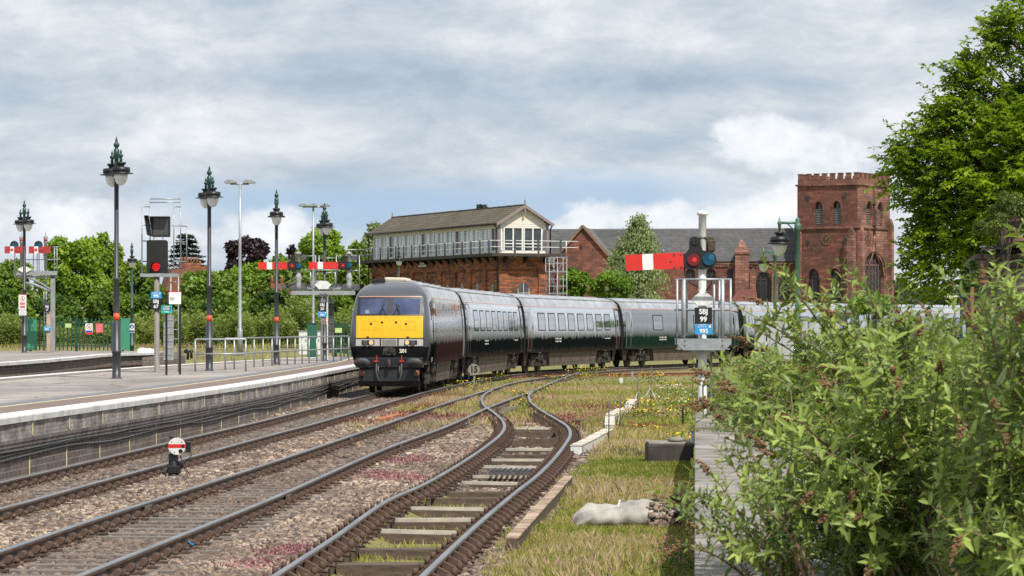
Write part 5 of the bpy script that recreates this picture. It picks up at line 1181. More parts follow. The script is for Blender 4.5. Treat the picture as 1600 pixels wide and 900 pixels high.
# ruined stone shed at right
f = Frame(1520, 512, 62); r = thing('old_shed', 'derelict stone shed with a broken slate edge at far right', 'shed', (PX(1524, 62), 62, 0), -.12); k = 62 / F
M['shedstone'] = brick('derelict_stone', (.13, .095, .085), (.22, .165, .15), (.05, .04, .036), .3, .16, .02, (.035, .028, .024), .8, dscale=1.5, bmpd=.03)
mb = MB(); mb.box(0, 5, 0, 6, -.3, 3.95); mb.build('wall', M['shedstone'], r)
mb = MB()
for i in range(17): x = .22 + i * .2; z = 3.98 + x * .16; mb.box(x, x + .19, -.3 - random.uniform(0, .14), 3, z, z + .05, Matrix.Rotation(R(random.uniform(-3, 3)), 4, 'X')); mb.box(x, x + .18, -.22 - random.uniform(0, .1), 3, z + .06, z + .1)
mb.build('slate_edge', mat('lichen_slate', (.10, .09, .075), .9, var=.5, scale=5), r)
mb = MB(); mb.box(.75, 5, 1.2, 5, 4.0, 4.9); mb.build('upper_wall', brick('rosy_brick', (.26, .12, .09), (.2, .1, .08), (.1, .08, .07), .23, .08, .01, (.08, .06, .05), .6, dscale=2), r)
mb = MB(); mb.tube([(.5, 1.0, 4.75), (2.2, .95, 5.12), (5, 1, 5.2)], .1, 6); mb.build('coping_beam', M['concrete'], r)
q = thing('rusty_pole', 'thin rusty pole standing at the corner of the derelict shed', 'pole', (PX(1519, 58), 58, .3)); MB().tube([(0, 0, 0), (0, 0, 2.9)], .035, 8).build('pole', M['rust'], q)
# ------------------------------------------------------------------ the train
PTS = [(-4.1, 98.3), (-3.2, 117.1), (-.75, 140), (4.75, 162.4), (13.1, 184), (24., 204.3), (37.2, 223.)]
def gloss(name, c, rough=.1, bm=.25, coat=1., bs=(1, 1.3, .45), metal=.85, upper_sheen=(.62, .64, .67)):
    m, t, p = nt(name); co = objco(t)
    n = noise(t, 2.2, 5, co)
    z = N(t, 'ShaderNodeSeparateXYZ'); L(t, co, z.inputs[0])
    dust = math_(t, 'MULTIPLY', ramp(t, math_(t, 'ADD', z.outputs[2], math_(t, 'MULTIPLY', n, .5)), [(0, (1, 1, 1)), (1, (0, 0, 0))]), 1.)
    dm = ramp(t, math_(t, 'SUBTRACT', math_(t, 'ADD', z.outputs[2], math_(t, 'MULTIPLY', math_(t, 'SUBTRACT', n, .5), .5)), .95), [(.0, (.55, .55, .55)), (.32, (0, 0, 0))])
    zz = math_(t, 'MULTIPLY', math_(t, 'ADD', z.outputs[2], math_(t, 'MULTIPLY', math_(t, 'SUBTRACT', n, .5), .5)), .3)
    cl = ramp(t, zz, [(.5, (.0, .0, .0)), (.7, (1, 1, 1))])          # painted sky reflection: dull dark lower half, pale metallic upper half
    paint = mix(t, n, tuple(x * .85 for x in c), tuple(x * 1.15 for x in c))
    L(t, mix(t, dm, mix(t, cl, paint, upper_sheen), (.075, .055, .045)), p.inputs['Base Color'])
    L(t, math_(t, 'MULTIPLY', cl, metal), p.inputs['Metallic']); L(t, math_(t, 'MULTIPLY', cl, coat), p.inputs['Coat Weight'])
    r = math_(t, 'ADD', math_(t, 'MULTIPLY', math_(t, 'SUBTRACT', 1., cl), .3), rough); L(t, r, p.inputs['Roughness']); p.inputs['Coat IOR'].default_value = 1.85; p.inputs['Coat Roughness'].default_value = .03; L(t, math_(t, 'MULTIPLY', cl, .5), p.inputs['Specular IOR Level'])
    if bm:
        b = N(t, 'ShaderNodeBump'); b.inputs['Strength'].default_value = bm; b.inputs['Distance'].default_value = .02
        L(t, noise(t, 1.6, 2, mapv(t, co, bs)), b.inputs['Height']); L(t, b.outputs[0], p.inputs['Normal']); L(t, b.outputs[0], p.inputs['Coat Normal'])
    return m
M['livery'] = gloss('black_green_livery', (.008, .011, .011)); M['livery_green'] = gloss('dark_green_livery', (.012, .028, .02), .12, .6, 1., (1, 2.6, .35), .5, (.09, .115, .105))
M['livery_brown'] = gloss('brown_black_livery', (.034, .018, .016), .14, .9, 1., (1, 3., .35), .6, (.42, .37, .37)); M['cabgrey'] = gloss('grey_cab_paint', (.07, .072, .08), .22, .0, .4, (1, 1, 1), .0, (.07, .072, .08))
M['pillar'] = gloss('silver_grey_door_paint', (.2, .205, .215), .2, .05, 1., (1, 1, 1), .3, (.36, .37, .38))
M['roofgrey'] = mat('silver_grey_roof', (.5, .51, .53), .3, .4, var=.22, scale=1.6, streak=(1, .6, 1))
M['trainglass'], t, p = nt('train_window'); p.inputs['Roughness'].default_value = .05; p.inputs['Specular IOR Level'].default_value = 1.; p.inputs['Coat Weight'].default_value = 1.; p.inputs['Coat IOR'].default_value = 1.9
L(t, ramp(t, noise(t, .9, 3, objco(t)), [(.3, (.05, .058, .065)), (.7, (.13, .14, .15))]), p.inputs['Base Color'])
M['screen'], t, p = nt('cab_windscreen'); p.inputs['Roughness'].default_value = .08; p.inputs['Specular IOR Level'].default_value = .7
z = N(t, 'ShaderNodeSeparateXYZ'); L(t, objco(t), z.inputs[0]); L(t, ramp(t, noise(t, 1.6, 3, objco(t)), [(.3, (.03, .04, .085)), (.7, (.08, .10, .19))]), p.inputs['Base Color'])
M['dust'] = mat('brown_brake_dust', (.115, .085, .065), .85, var=.3, scale=2.5, bmp=.2); M['ddust'] = mat('dark_brake_dust', (.05, .04, .033), .85, var=.45, scale=5)
M['wheel'] = mat('oily_wheel_steel', (.03, .027, .025), .6, .3, var=.4, scale=5); M['headlamp'] = glow('lit_headlamp', (1, .75, .42), .45); M['lampdark'] = mat('dark_lamp_glass', (.08, .08, .085), .15, var=.2)
M['stripe'] = mat('coral_stripe', (.5, .25, .18), .4, var=.05); M['coral'] = mat('coral_plate', (.6, .13, .09), .4, var=.05); M['palegrille'] = mat('pale_lamp_panel', (.42, .40, .37), .5, var=.12)
HP = [(0, 3.83), (.35, 3.815), (.7, 3.74), (.95, 3.63), (1.1, 3.47), (1.19, 3.27), (1.235, 3.17), (1.285, 2.95), (1.33, 2.6), (1.355, 2.25), (1.365, 1.95), (1.365, 1.65), (1.357, 1.4), (1.34, 1.15), (1.325, 1.0)]
ZS, XS = np.array([p_[1] for p_ in HP])[::-1], np.array([p_[0] for p_ in HP])[::-1]
def sx(z): return float(np.interp(z, ZS, XS))
def sidepatch(mb, y0, y1, z0, z1, offs=.004, side=1, rnd=.0, nz=6):
    zz = np.linspace(z0, z1, nz); vs = []
    for i, z in enumerate(zz):
        c = rnd if i in (0, nz - 1) else 0
        vs += [(side * (sx(z) + offs), y0 + c, z), (side * (sx(z) + offs), y1 - c, z)]
    return mb.add(vs, [(2 * i, 2 * i + 1, 2 * i + 3, 2 * i + 2) for i in range(nz - 1)])
def body(r, L_, m, y0=0., name='body'):
    mb = MB(); mb.smooth = True; prof = [(x, z) for x, z in HP] ; full = [(-x, z) for x, z in prof[::-1]] + prof[1:]; ns = max(2, int(L_ / 1.5)); vs = []
    ys_ = np.linspace(y0, L_, ns)
    for y in ys_: vs += [(x, y, z) for x, z in full]
    n = len(full); b0 = len(mb.v); mb.v += vs
    for i in range(ns - 1):
        for j in range(n - 1):
            zc = (full[j][1] + full[j + 1][1]) / 2; mb.f.append((b0 + i * n + j, b0 + i * n + j + 1, b0 + (i + 1) * n + j + 1, b0 + (i + 1) * n + j)); mb.m.append(1 if zc > 3.25 else 0); mb.sm.append(True)
    mb.smooth = False
    mb.f.append(tuple(b0 + j for j in range(n))); mb.m.append(2); mb.sm.append(False); mb.f.append(tuple(b0 + (ns - 1) * n + j for j in range(n))); mb.m.append(2); mb.sm.append(False)
    return mb.build(name, [m, M['roofgrey'], M['matt_black']], r)
def bogie(r, yc, side=1):
    b = MB()
    for s in (1, -1):
        b.box(s * 1.02 - .06, s * 1.02 + .06, yc - 1.75, yc + 1.75, .5, .68); b.box(s * 1.06 - .1, s * 1.06 + .1, yc - .5, yc + .5, .35, .55)
        for o in (-1.3, 1.3): b.box(s * 1.08 - .09, s * 1.08 + .09, yc + o - .22, yc + o + .22, .3, .62); b.tube([(s * 1.15, yc + o * .72, .3), (s * 1.12, yc + o * .66, .95)], .055, 8); b.lathe([(.12, .62), (.12, .92)], (s * 1.08, yc + o, 0), 10)
        b.lathe([(.16, .55), (.14, .7), (.17, .74), (.15, .95)], (s * 1.12, yc - .3, 0), 10); b.lathe([(.16, .55), (.14, .7), (.17, .74), (.15, .95)], (s * 1.12, yc + .3, 0), 10)
        b.tube([(s * 1.2, yc - .9, .75), (s * 1.2, yc + .1, .62)], .04, 6); b.tube([(s * 1.16, yc + 1.3, .45), (s * 1.18, yc + .6, .38)], .05, 6)
    bg = b.build('bogie', M['ddust'], r)
    for o in (-1.3, 1.3):
        w = MB()
        for s in (1, -1): w.lathe([(.2, -.09), (.42, -.07), (.46, -.06), (.46, .05), (.49, .06), (.49, .08), (.2, .09)], (s * .78, yc + o, .46), 22, Matrix.Rotation(-s * PI / 2, 4, 'Y'))
        w.tube([(-.9, yc + o, .46), (.9, yc + o, .46)], .08, 8); w.build('wheelset', M['wheel'], bg)
    mb = MB(); 
    for o in (-.35,): mb.box(1.18, 1.3, yc + o - .18, yc + o + .18, .96, 1.04)
    mb.build('damper_bracket', M['galv'], bg)
def coach(i, label, m, nwin, kind='coach'):
    a, b = Vector(PTS[i]), Vector(PTS[i + 1]); d = (b - a); Lc = d.length - .7; ang = math.atan2(-d.x, d.y); o = a + d.normalized() * .35 * (i > 0)
    r = thing('driving_trailer' if i == 0 else 'passenger_coach', label, 'train carriage', (o.x, o.y, .2), ang, 'carriages of the black train')
    y0 = 2.1 if i == 0 else 0.
    body(r, Lc, m, y0)
    mb = MB(); mb.box(-.8, .8, Lc - .02, Lc + .72, 1.0, 3.4); mb.build('gangway', M['matt_black'], r)
    if i: 
        mb = MB(); mb.box(-1.0, 1.0, -.14, -.01, 1.0, 3.5); mb.build('end_frame', M['dgrey'], r)
        for nm, ya, yb in (('door', .45, 1.3), ('door', Lc - 1.3, Lc - .45)):
            mb = MB(); sidepatch(mb, ya, yb, 1.08, 3.12, .006, 1, 0, 10); mb.build('door_edge', M['pillar'], r)
            mb = MB(); sidepatch(mb, ya + .06, yb - .06, 1.1, 3.09, .010, 1, .0, 10); dr = mb.build('door', M['livery_brown'] if i == 2 else m, r)
            mb = MB(); sidepatch(mb, ya + .22, yb - .22, 2.1, 2.95, .014, 1, .05, 6); mb.build('door_window', M['trainglass'], dr)
            mb = MB(); mb.box(sx(1.5) + .012, sx(1.5) + .05, yb - .2, yb - .12, 1.75, 1.95); mb.build('handle', M['galv'], dr)
        yw0, yw1 = 2.3, Lc - 2.4; pw = (yw1 - yw0) / max(nwin, 1)
        for k in range(nwin):
            if kind == 'buffet' and k not in (1, 4, 5): continue
            ya = yw0 + k * pw; w_ = .86 if kind != 'buffet' else .6
            mb = MB(); sidepatch(mb, ya + pw * .5 - pw * .36, ya + pw * .5 + pw * .36, 2.05, 2.93, .004, 1, .03, 8); w = mb.build('window', M['matt_black'], r)
            mb = MB(); sidepatch(mb, ya + pw * .5 - pw * .31, ya + pw * .5 + pw * .31, 2.1, 2.88, .008, 1, .05, 8); mb.build('pane', M['trainglass'], w)
    mb = MB(); sidepatch(mb, y0 + .1, Lc - .1, 3.22, 3.25, .005, 1, 0, 2); mb.build('coral_stripe', M['stripe'], r)
    mb = MB(); mb.box(-.45, -.05, 2.5 if i else 4, Lc - 1, 3.805, 3.86)
    for y in np.arange(4, Lc - 2, 3.0): mb.box(.1, .5, y, y + 1.1, 3.78, 3.84)
    mb.tube([(.95, y0 + .2, 3.66), (.95, Lc - .2, 3.66)], .03, 5)
    for y in np.arange(y0 + .5, Lc, 2.8): mb.tube([(1.2, y, 3.24), (1.11, y, 3.47), (.96, y, 3.635), (.7, y, 3.75), (.35, y, 3.825), (0, y, 3.84)], .009, 4)
    mb.build('roof_fittings', M['roofgrey'], r)
    bc = 3.4 if i == 0 else 3.6
    bogie(r, bc); bogie(r, Lc - 3.4)
    mb = MB(); ya, yb = bc + 2.0, Lc - 5.4
    mb.add([(1.2, ya, .99), (1.2, yb, .99), (1.14, yb - .35, .3), (1.14, ya + .35, .3), (-1.2, ya, .99), (-1.2, yb, .99), (-1.14, yb - .35, .3), (-1.14, ya + .35, .3)], [(0, 3, 2, 1), (4, 5, 6, 7), (0, 4, 7, 3), (1, 2, 6, 5), (3, 7, 6, 2)])
    sk = mb.build('underframe_skirt', M['dust'], r)
    mb = MB(); y = ya + .8
    while y < yb - 1: 
        for z in (.45, .8): mb.add([(1.146 + (z - .3) * .087, y, z), (1.146 + (z - .3) * .087, y + .16, z), (1.15 + (z - .3) * .087, y + .16, z + .05), (1.15 + (z - .3) * .087, y, z + .05)], [(0, 1, 2, 3)])
        if int(y * 10) % 3 == 0: mb.add([(1.15, y + .4, .34), (1.15, y + .44, .34), (1.208, y + .44, .96), (1.208, y + .4, .96)], [(0, 1, 2, 3)])
        y += .7
    mb.build('skirt_vents', M['matt_black'], sk)
    mb = MB(); mb.add([(1.17, Lc - 1.2, 1.0), (1.17, Lc - .4, 1.0), (1.1, Lc - .75, .38), (1.1, Lc - 1.35, .38)], [(0, 1, 2, 3), (3, 2, 1, 0)]); mb.add([(1.17, .3, 1.0), (1.17, 1.3, 1.0), (1.1, 1.1, .38), (1.1, .6, .38)], [(0, 1, 2, 3), (3, 2, 1, 0)] if i else [])
    mb.build('step_valance', M['dust'], r)
    mb = MB()
    for (ya, zz, n) in ((6.3, 1.62, 2), (Lc - 4.2, 1.6, 1)):
        for q in range(n):
            y = ya
            for l in (.22, .3, .16, .34): sidepatch(mb, y, y + l, zz - q * .13, zz - q * .13 + .06, .006, 1, 0, 2); y += l + .09
    if i: mb.build('small_lettering', M['dwhite'], r)
    return r, Lc
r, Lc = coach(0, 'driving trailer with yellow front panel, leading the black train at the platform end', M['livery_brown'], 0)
# raked cab: rows of outline by height
NR = [(.95, .16, .92, 1.2), (1.1, .05, 1.0, 1.25), (1.25, .0, 1.08, 1.3), (1.56, .0, 1.2, 1.35), (1.86, .02, 1.22, 1.355), (2.25, .08, 1.2, 1.345), (2.6, .16, 1.17, 1.32), (2.9, .3, 1.13, 1.28), (3.2, .48, 1.08, 1.225), (3.31, .54, 1.05, 1.19), (3.45, .7, .93, 1.11), (3.6, 1.0, .78, .98), (3.72, 1.4, .55, .74), (3.8, 1.9, .22, .42), (3.835, 2.25, .02, .1)]
NZ = np.array([q[0] for q in NR])
def ny(z, x): 
    yf, wf = np.interp(z, NZ, [q[1] for q in NR]), np.interp(z, NZ, [q[2] for q in NR]); u = abs(x) / wf; return yf + .10 * u ** 2.2
mb = MB(); rows = []
YB = 2.3
for z, yf, wf, ws in NR:
    half = [(wf * u, yf + .10 * u ** 2.2) for u in np.linspace(0, 1, 9)]
    cx0, cy0 = half[-1]; half += [(cx0 + (ws - cx0) * .45, cy0 + .05), (cx0 + (ws - cx0) * .8, cy0 + .18), (ws - (ws - cx0) * .02, cy0 + .42)]
    ye = max(YB, cy0 + .5); half += [(ws, cy0 + .42 + (ye - cy0 - .42) * q) for q in (.33, .66, 1)]
    rows.append([(-x, y, z) for x, y in half[:0:-1]] + [(x, y, z) for x, y in half])
n = len(rows[0]); vs = [v for row in rows for v in row]
mb.smooth = True
for i in range(len(rows) - 1):
    for j in range(n - 1): pass
b0 = 0; mb.v = vs
for i in range(len(rows) - 1):
    for j in range(n - 1):
        jc = abs(j + .5 - (n - 1) / 2); z = (NR[i][0] + NR[i + 1][0]) / 2
        mi = 1 if z < 1.6 and jc < 10 else (2 if jc > 11 and z < 3.2 else 0)
        mb.f.append((i * n + j, i * n + j + 1, (i + 1) * n + j + 1, (i + 1) * n + j)); mb.m.append(mi); mb.sm.append(True)
mb.f.append(tuple(range(n))); mb.m.append(1); mb.sm.append(False)
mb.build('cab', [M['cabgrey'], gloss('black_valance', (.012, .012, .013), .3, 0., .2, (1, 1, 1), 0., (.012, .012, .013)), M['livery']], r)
def nose(name, x0, x1, z0, z1, m, o=.006, par=None, nx=8, nzz=5, trim=None):
    mb = MB(); mb.smooth = True; xs_, zz = np.linspace(x0, x1, nx), np.linspace(z0, z1, nzz)
    for z in zz:
        for x in xs_: mb.v.append((x, float(ny(z, x)) - o, z))
    for i in range(nzz - 1):
        for j in range(nx - 1): mb.f.append((i * nx + j, i * nx + j + 1, (i + 1) * nx + j + 1, (i + 1) * nx + j)); mb.m.append(0); mb.sm.append(True)
    return mb.build(name, m, par or r)
M['hl'] = mat('hatch_shadow', (.35, .2, .0), .5)
yp = nose('yellow_panel', -1.12, 1.12, 1.86, 2.6, M['yellow'], .008, None, 14, 8)
for x in (-.62, .62):
    for (xa, xb, za, zb) in ((x - .24, x + .24, 2.40, 2.408), (x - .24, x + .24, 2.12, 2.128), (x - .24, x - .232, 2.12, 2.408), (x + .232, x + .24, 2.12, 2.408)): nose('hatch_line', xa, xb, za, zb, M['hl'], .011, yp, 3, 2)
for (x, z) in ((-.62, 2.33), (.55, 2.33), (-.25, 2.38), (.22, 2.38), (-.72, 1.88), (.62, 1.88)): nose('bracket', x - .04, x + .04, z - .03, z + .03, M['matt_black'], .02, yp, 3, 3)
nose('windscreen_surround', -1.1, 1.1, 2.61, 3.22, M['black'], .006, None, 14, 6)
for s in (-1, 1):
    w = nose('windscreen', min(s * .09, s * 1.0), max(s * .09, s * 1.0), 2.66, 3.17, M['screen'], .012)
    mb = MB(); pv = [(s * .17, 2.64), (s * .36, 2.93), (s * .1, 2.64)]
    for (x0, z0, x1, z1) in ((s * .12, 2.64, s * .3, 2.96), (s * .3, 2.64, s * .2, 3.0), (s * .36, 2.66, s * .26, 2.86)): mb.tube([(x0, float(ny(z0, x0)) - .03, z0), (x1, float(ny(z1, x1)) - .03, z1)], .011, 5)
    mb.build('wiper', M['black'], w)
nose('seat_back', -.82, -.7, 2.67, 2.79, mat('pale_seat', (.17, .19, .22), .6), .014)
nose('orange_line', -1.06, 1.06, 3.235, 3.26, M['stripe'], .008, None, 14, 2)
nose('lamp_band', -1.17, 1.17, 1.56, 1.855, M['black'], .006, None, 14, 4)
for s in (-1, 1):
    lp = nose('light_cluster', min(s * .32, s * 1.13), max(s * .32, s * 1.13), 1.59, 1.82, M['palegrille'], .012, None, 8, 3)
    nose('cluster_inset', min(s * .5, s * .93), max(s * .5, s * .93), 1.63, 1.78, M['matt_black'], .018, lp, 6, 3)
    for (x, m_, nm) in ((.6, 'headlamp', 'headlight'), (.8, 'lampdark', 'marker_light')):
        mb = MB(); disc(mb, s * x, float(ny(1.705, x)) - .05, 1.705, .075, .05, 18); mb.build(nm, M[m_], lp)
gr_ = nose('grille', -.27, .27, 1.585, 1.825, M['palegrille'], .012, None, 5, 3)
for k in range(6): nose('grille_slat', -.24, .24, 1.605 + k * .036, 1.62 + k * .036, M['dgrey'], .018, gr_, 5, 2)
text('201', .17, M['cream'], r, (.47, -.02, 1.42), bold=.006)
mb = MB(); mb.prism([(-.22, 1.28), (.22, 1.28), (.2, 1.5), (.1, 1.54), (-.1, 1.54), (-.2, 1.5)], -.03, .02); cp = mb.build('jumper_sockets', M['ddust'], r)
mb = MB()
for (x, z) in ((-.12, 1.37), (.0, 1.44), (.12, 1.37)): disc(mb, x, -.05, z, .055, .02, 12)
mb.build('socket_cover', M['matt_black'], cp)
mb = MB(); mb.box(-1.12, 1.12, -.02, .5, .86, 1.2); mb.build('buffer_beam', M['black'], r, .02)
for s in (-1, 1):
    mb = MB(); mb.lathe([(.14, -.1), (.13, .45)], (s * .87, -.02, 1.03), 14, Matrix.Rotation(PI / 2, 4, 'X')); bf = mb.build('buffer', M['black'], r)
    mb = MB(); mb.lathe([(.0, 0), (.24, -.015), (.25, -.04), (.24, -.06), (.0, -.05)], (s * .87, -.5, 1.03), 24, Matrix.Diagonal((1.1, 1, .66, 1)) @ Matrix.Rotation(PI / 2, 4, 'X')); mb.build('buffer_head', mat('greasy_buffer', (.055, .05, .05), .6, .2, var=.35, scale=4), bf)
    mb = MB(); mb.tube([(s * .42, -.04, 1.05), (s * .42, -.1, .95), (s * .43, -.12, .72), (s * .36, -.1, .45), (s * .25, -.02, .38)], .032, 8); mb.tube([(s * .36, -.04, .92), (s * .36, -.1, .8), (s * .35, -.1, .6)], .028, 8); hz = mb.build('brake_hose', M['dgrey'], r)
    mb = MB(); mb.cbox((s * .42, -.08, 1.08), (.14, .1, .06)); mb.cbox((s * .42, -.05, 1.2), (.03, .03, .16)); mb.build('red_tap', M['faded_red'], hz)
    mb = MB(); mb.lathe([(.07, 0), (.1, .03), (.1, .16), (.07, .2)], (s * .92, -.1, .58), 10); mb.build('jumper_dummy', mat('rusty_bracket', (.2, .09, .06), .8, var=.4), r)
mb = MB(); mb.lathe([(.02, .84), (.07, .9), (.07, 1.08), (.03, 1.14)], (0, -.16, 0), 10); mb.tube([(0, 0, 1.0), (0, -.2, 1.0)], .04, 8); mb.build('coupling_hook', M['ddust'], r)
mb = MB(); mb.add([(-1.0, .05, .85), (1.0, .05, .85), (1.02, .0, .42), (-1.02, .0, .42), (-1.05, -.15, .42), (1.05, -.15, .42), (1.0, .02, .24), (-1.0, .02, .24)], [(0, 1, 2, 3), (3, 2, 5, 4), (4, 5, 6, 7)]); mb.build('snow_plough', M['black'], r)
mb = MB(); mb.add([(1.1, .12, 1.2), (1.2, .55, 1.2), (1.12, .6, .3), (1.02, .1, .3)], [(0, 1, 2, 3), (3, 2, 1, 0)]); mb.add([(-1.1, .12, 1.2), (-1.2, .55, 1.2), (-1.12, .6, .3), (-1.02, .1, .3)], [(0, 1, 2, 3), (3, 2, 1, 0)]); mb.build('plough_side', M['dust'], r)
mb = MB(); mb.prism([(-.5, 3.76), (.5, 3.76), (.42, 3.9), (-.3, 3.92)], 1.9, 3.6); mb.build('roof_pod', mat('cream_roof_pod', (.55, .5, .4), .6, var=.12), r, .05)
mb = MB(); mb.prism([(-.75, 3.7), (-.3, 3.75), (-.3, 3.88), (-.7, 3.85)], 1.6, 2.6); mb.build('roof_aerial', M['matt_black'], r, .03)
mb = MB(); sidepatch(mb, 1.05, 1.6, 2.45, 3.05, .006, 1, .05, 6); mb.build('cab_side_window', M['trainglass'], r)
for (ya, yb) in ((1.75, 2.45), (Lc - 1.0, Lc - .1)):
    mb = MB(); sidepatch(mb, ya, yb, 1.08, 3.1, .006, 1, 0, 10); dr = mb.build('door', M['livery'] if ya < 3 else M['pillar'], r)
    mb = MB(); sidepatch(mb, ya + .2, yb - .2, 2.2, 2.95, .012, 1, .05, 6); mb.build('door_window', M['trainglass'], dr)
mb = MB(); sidepatch(mb, Lc - 4.6, Lc - 3.3, 2.86, 3.1, .008, 1, 0, 4); mb.build('coral_nameplate', M['coral'], r)
mb = MB(); sidepatch(mb, .95, 1.25, 1.05, 1.2, .01, 1, 0, 3); mb.build('data_panel', M['dwhite'], r)
mb = MB(); mb.box(1.12, 1.3, 2.9, 3.25, 1.0, 1.08); mb.build('jacking_bracket', M['dwhite'], r)
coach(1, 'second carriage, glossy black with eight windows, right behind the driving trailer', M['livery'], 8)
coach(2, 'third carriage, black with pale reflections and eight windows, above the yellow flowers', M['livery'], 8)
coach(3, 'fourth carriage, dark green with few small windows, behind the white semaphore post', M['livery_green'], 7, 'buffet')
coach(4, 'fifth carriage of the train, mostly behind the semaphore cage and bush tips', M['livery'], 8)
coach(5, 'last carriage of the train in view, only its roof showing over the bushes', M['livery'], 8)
# ------------------------------------------------------------------ vegetation
def unit(v): return v / np.maximum(np.linalg.norm(v, axis=1), 1e-9)[:, None]
def leafquads(P, D, Nn, ln, wd):
    """pointed leaf: base, two shoulders, tip"""
    D = unit(D); S = unit(np.cross(D, Nn)); Nn = np.cross(S, D); ln = np.broadcast_to(np.asarray(ln, float).reshape(-1, 1), (len(P), 1)); wd = np.broadcast_to(np.asarray(wd, float).reshape(-1, 1), (len(P), 1))
    V = np.stack([P, P + D * ln * .45 + S * wd * .5 + Nn * ln * .06, P + D * ln - Nn * ln * .08, P + D * ln * .45 - S * wd * .5 + Nn * ln * .06], 1).reshape(-1, 3)
    return V, np.arange(len(P) * 4).reshape(-1, 4)
def crown_points(c, rad, n, nb, seed, br=(.26, .42), low=-.75, hollow=.62):
    r = np.random.default_rng(seed); c = np.array(c); rad = np.array(rad)
    B = unit(r.normal(size=(nb * 3, 3))); B = B[B[:, 2] > low][:nb]; rr = r.uniform(hollow, .92, (len(B), 1)); B = B * rr; bs = r.uniform(*br, len(B)) 
    B[:, 2] = np.where(B[:, 2] < 0, B[:, 2] * .85, B[:, 2])
    w = bs ** 2; k = r.choice(len(B), n, p=w / w.sum()); d = unit(r.normal(size=(n, 3)) + .35 * unit(B)[k] + np.array([0, 0, .3]))
    rad2 = r.uniform(.55, 1.0, (n, 1)) ** .5 * bs[k][:, None]; flat = np.array([1, 1, .72])
    P = c + (B[k] + d * rad2 * flat) * rad
    return P, d, k, c + B * rad, r
def limb_mesh(root, base, top, tips, r0, m, name='trunk', seed=0):
    q = random.Random(seed); mb = MB(); b, tp = Vector(base), Vector(top); mid = b.lerp(tp, .5) + Vector((q.uniform(-.2, .2), q.uniform(-.2, .2), 0)); mb.tube([b, mid, tp], [r0, r0 * .75, r0 * .4], 8)
    for T in tips:
        T = Vector(T); s = b.lerp(tp, q.uniform(.55, .95)); mm = s.lerp(T, .5) + Vector((0, 0, (T - s).length * .1)); mb.tube([s, mm, T], [r0 * .38, r0 * .22, r0 * .06], 5)
    return mb.build(name, m, root)
M['bark'] = mat('bark', (.09, .07, .055), .95, var=.4, scale=3, streak=(6, 6, 1), bmp=.5)
LM = {}
LM['maple'] = leafmat('maple_leaves', (.075, .16, .014), (.34, .48, .045)); LM['mid'] = leafmat('mid_green_leaves', (.055, .12, .016), (.26, .37, .05)); LM['deep'] = leafmat('deep_green_leaves', (.035, .085, .015), (.17, .27, .04))
LM['purple'] = leafmat('purple_leaves', (.015, .009, .013), (.06, .03, .04), .2); LM['cedar'] = leafmat('cedar_needles', (.012, .028, .018), (.035, .06, .035), .1); LM['lime'] = leafmat('lime_leaves', (.07, .15, .014), (.25, .38, .045))
LM['birch'] = leafmat('birch_leaves', (.10, .145, .055), (.36, .42, .18), .35); LM['scrub'] = leafmat('scrub_leaves', (.08, .14, .03), (.33, .39, .11)); LM['right'] = leafmat('roadside_tree_leaves', (.05, .13, .01), (.37, .48, .035), .48, .4)
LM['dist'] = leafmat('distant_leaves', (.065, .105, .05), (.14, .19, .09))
def tree(label, px0, px1, yt, yb, d, lm, n, leaf, seed, name='broadleaf_tree', cat='tree', group=None, nb=34, ground=None, br=(.26, .42), low=-.75, depth=.9, asp=.75, trunk=True):
    x = PX((px0 + px1) / 2, d); g = float(gz(x, d)) - .1 if ground is None else ground; rx = (px1 - px0) / 2 * d / F; zt, zb = PZ(yt, d), PZ(yb, d); rz = (zt - zb) / 2
    r = thing(name, label, cat, (x, d, g), 0, group); c = (0, 0, (zt + zb) / 2 - g)
    P, dn, k, B, rg = crown_points(c, (rx * .82, rx * depth * .82, rz * .86), n, nb, seed, br, low)
    Nn = unit(dn + rg.normal(size=P.shape) * .55 + np.array([0, 0, .35])); D = unit(rg.normal(size=P.shape) + np.array([0, 0, -.35]))
    V, Fc = leafquads(P, D, Nn, leaf * rg.uniform(.6, 1.3, len(P)), leaf * asp * rg.uniform(.6, 1.2, len(P)))
    var = np.clip(rg.normal(.45, .17, len(P)) + rg.normal(0, .1, len(B))[k], 0, 1)
    npmesh('crown', V, Fc, lm, r, {'var': np.repeat(var, 4)})
    if trunk: limb_mesh(r, (0, 0, 0), (0, 0, c[2]), B[::max(1, len(B) // 10)], max(.05, rz * .06), M['bark'], seed=seed)
    return r
GL = 'trees beyond the yard on the left'
tree('broad bright green maple at far left behind the two faded red arms', 52, 182, 357, 535, 262, LM['maple'], 15000, .42, 1, group=GL, nb=60, br=(.2, .34))
tree('bright green tree top left of the tall lamp, farther back', 128, 205, 362, 520, 290, LM['maple'], 8000, .42, 2, group=GL, nb=40)
tree('mid green tree at the left picture edge', -40, 62, 395, 535, 255, LM['mid'], 9000, .42, 3, group=GL, nb=40)
tree('dark green bushy tree between the tall lamp and the red signal', 165, 262, 405, 540, 270, LM['mid'], 9000, .42, 4, group=GL, nb=40)
tree('rounded green tree right of the red signal, below the purple one', 262, 400, 408, 540, 278, LM['mid'], 13000, .42, 5, group=GL, nb=55, br=(.2, .34))
tree('light green tree under the purple foliage', 345, 452, 398, 540, 292, LM['maple'], 10000, .42, 6, group=GL, nb=45)
tree('green tree behind the left red arm of the two arm signal', 400, 500, 392, 530, 268, LM['mid'], 9000, .42, 7, group=GL, nb=45)
tree('big rounded green tree behind the two arm signal', 438, 566, 345, 535, 312, LM['maple'], 15000, .45, 8, group=GL, nb=60, br=(.2, .34))
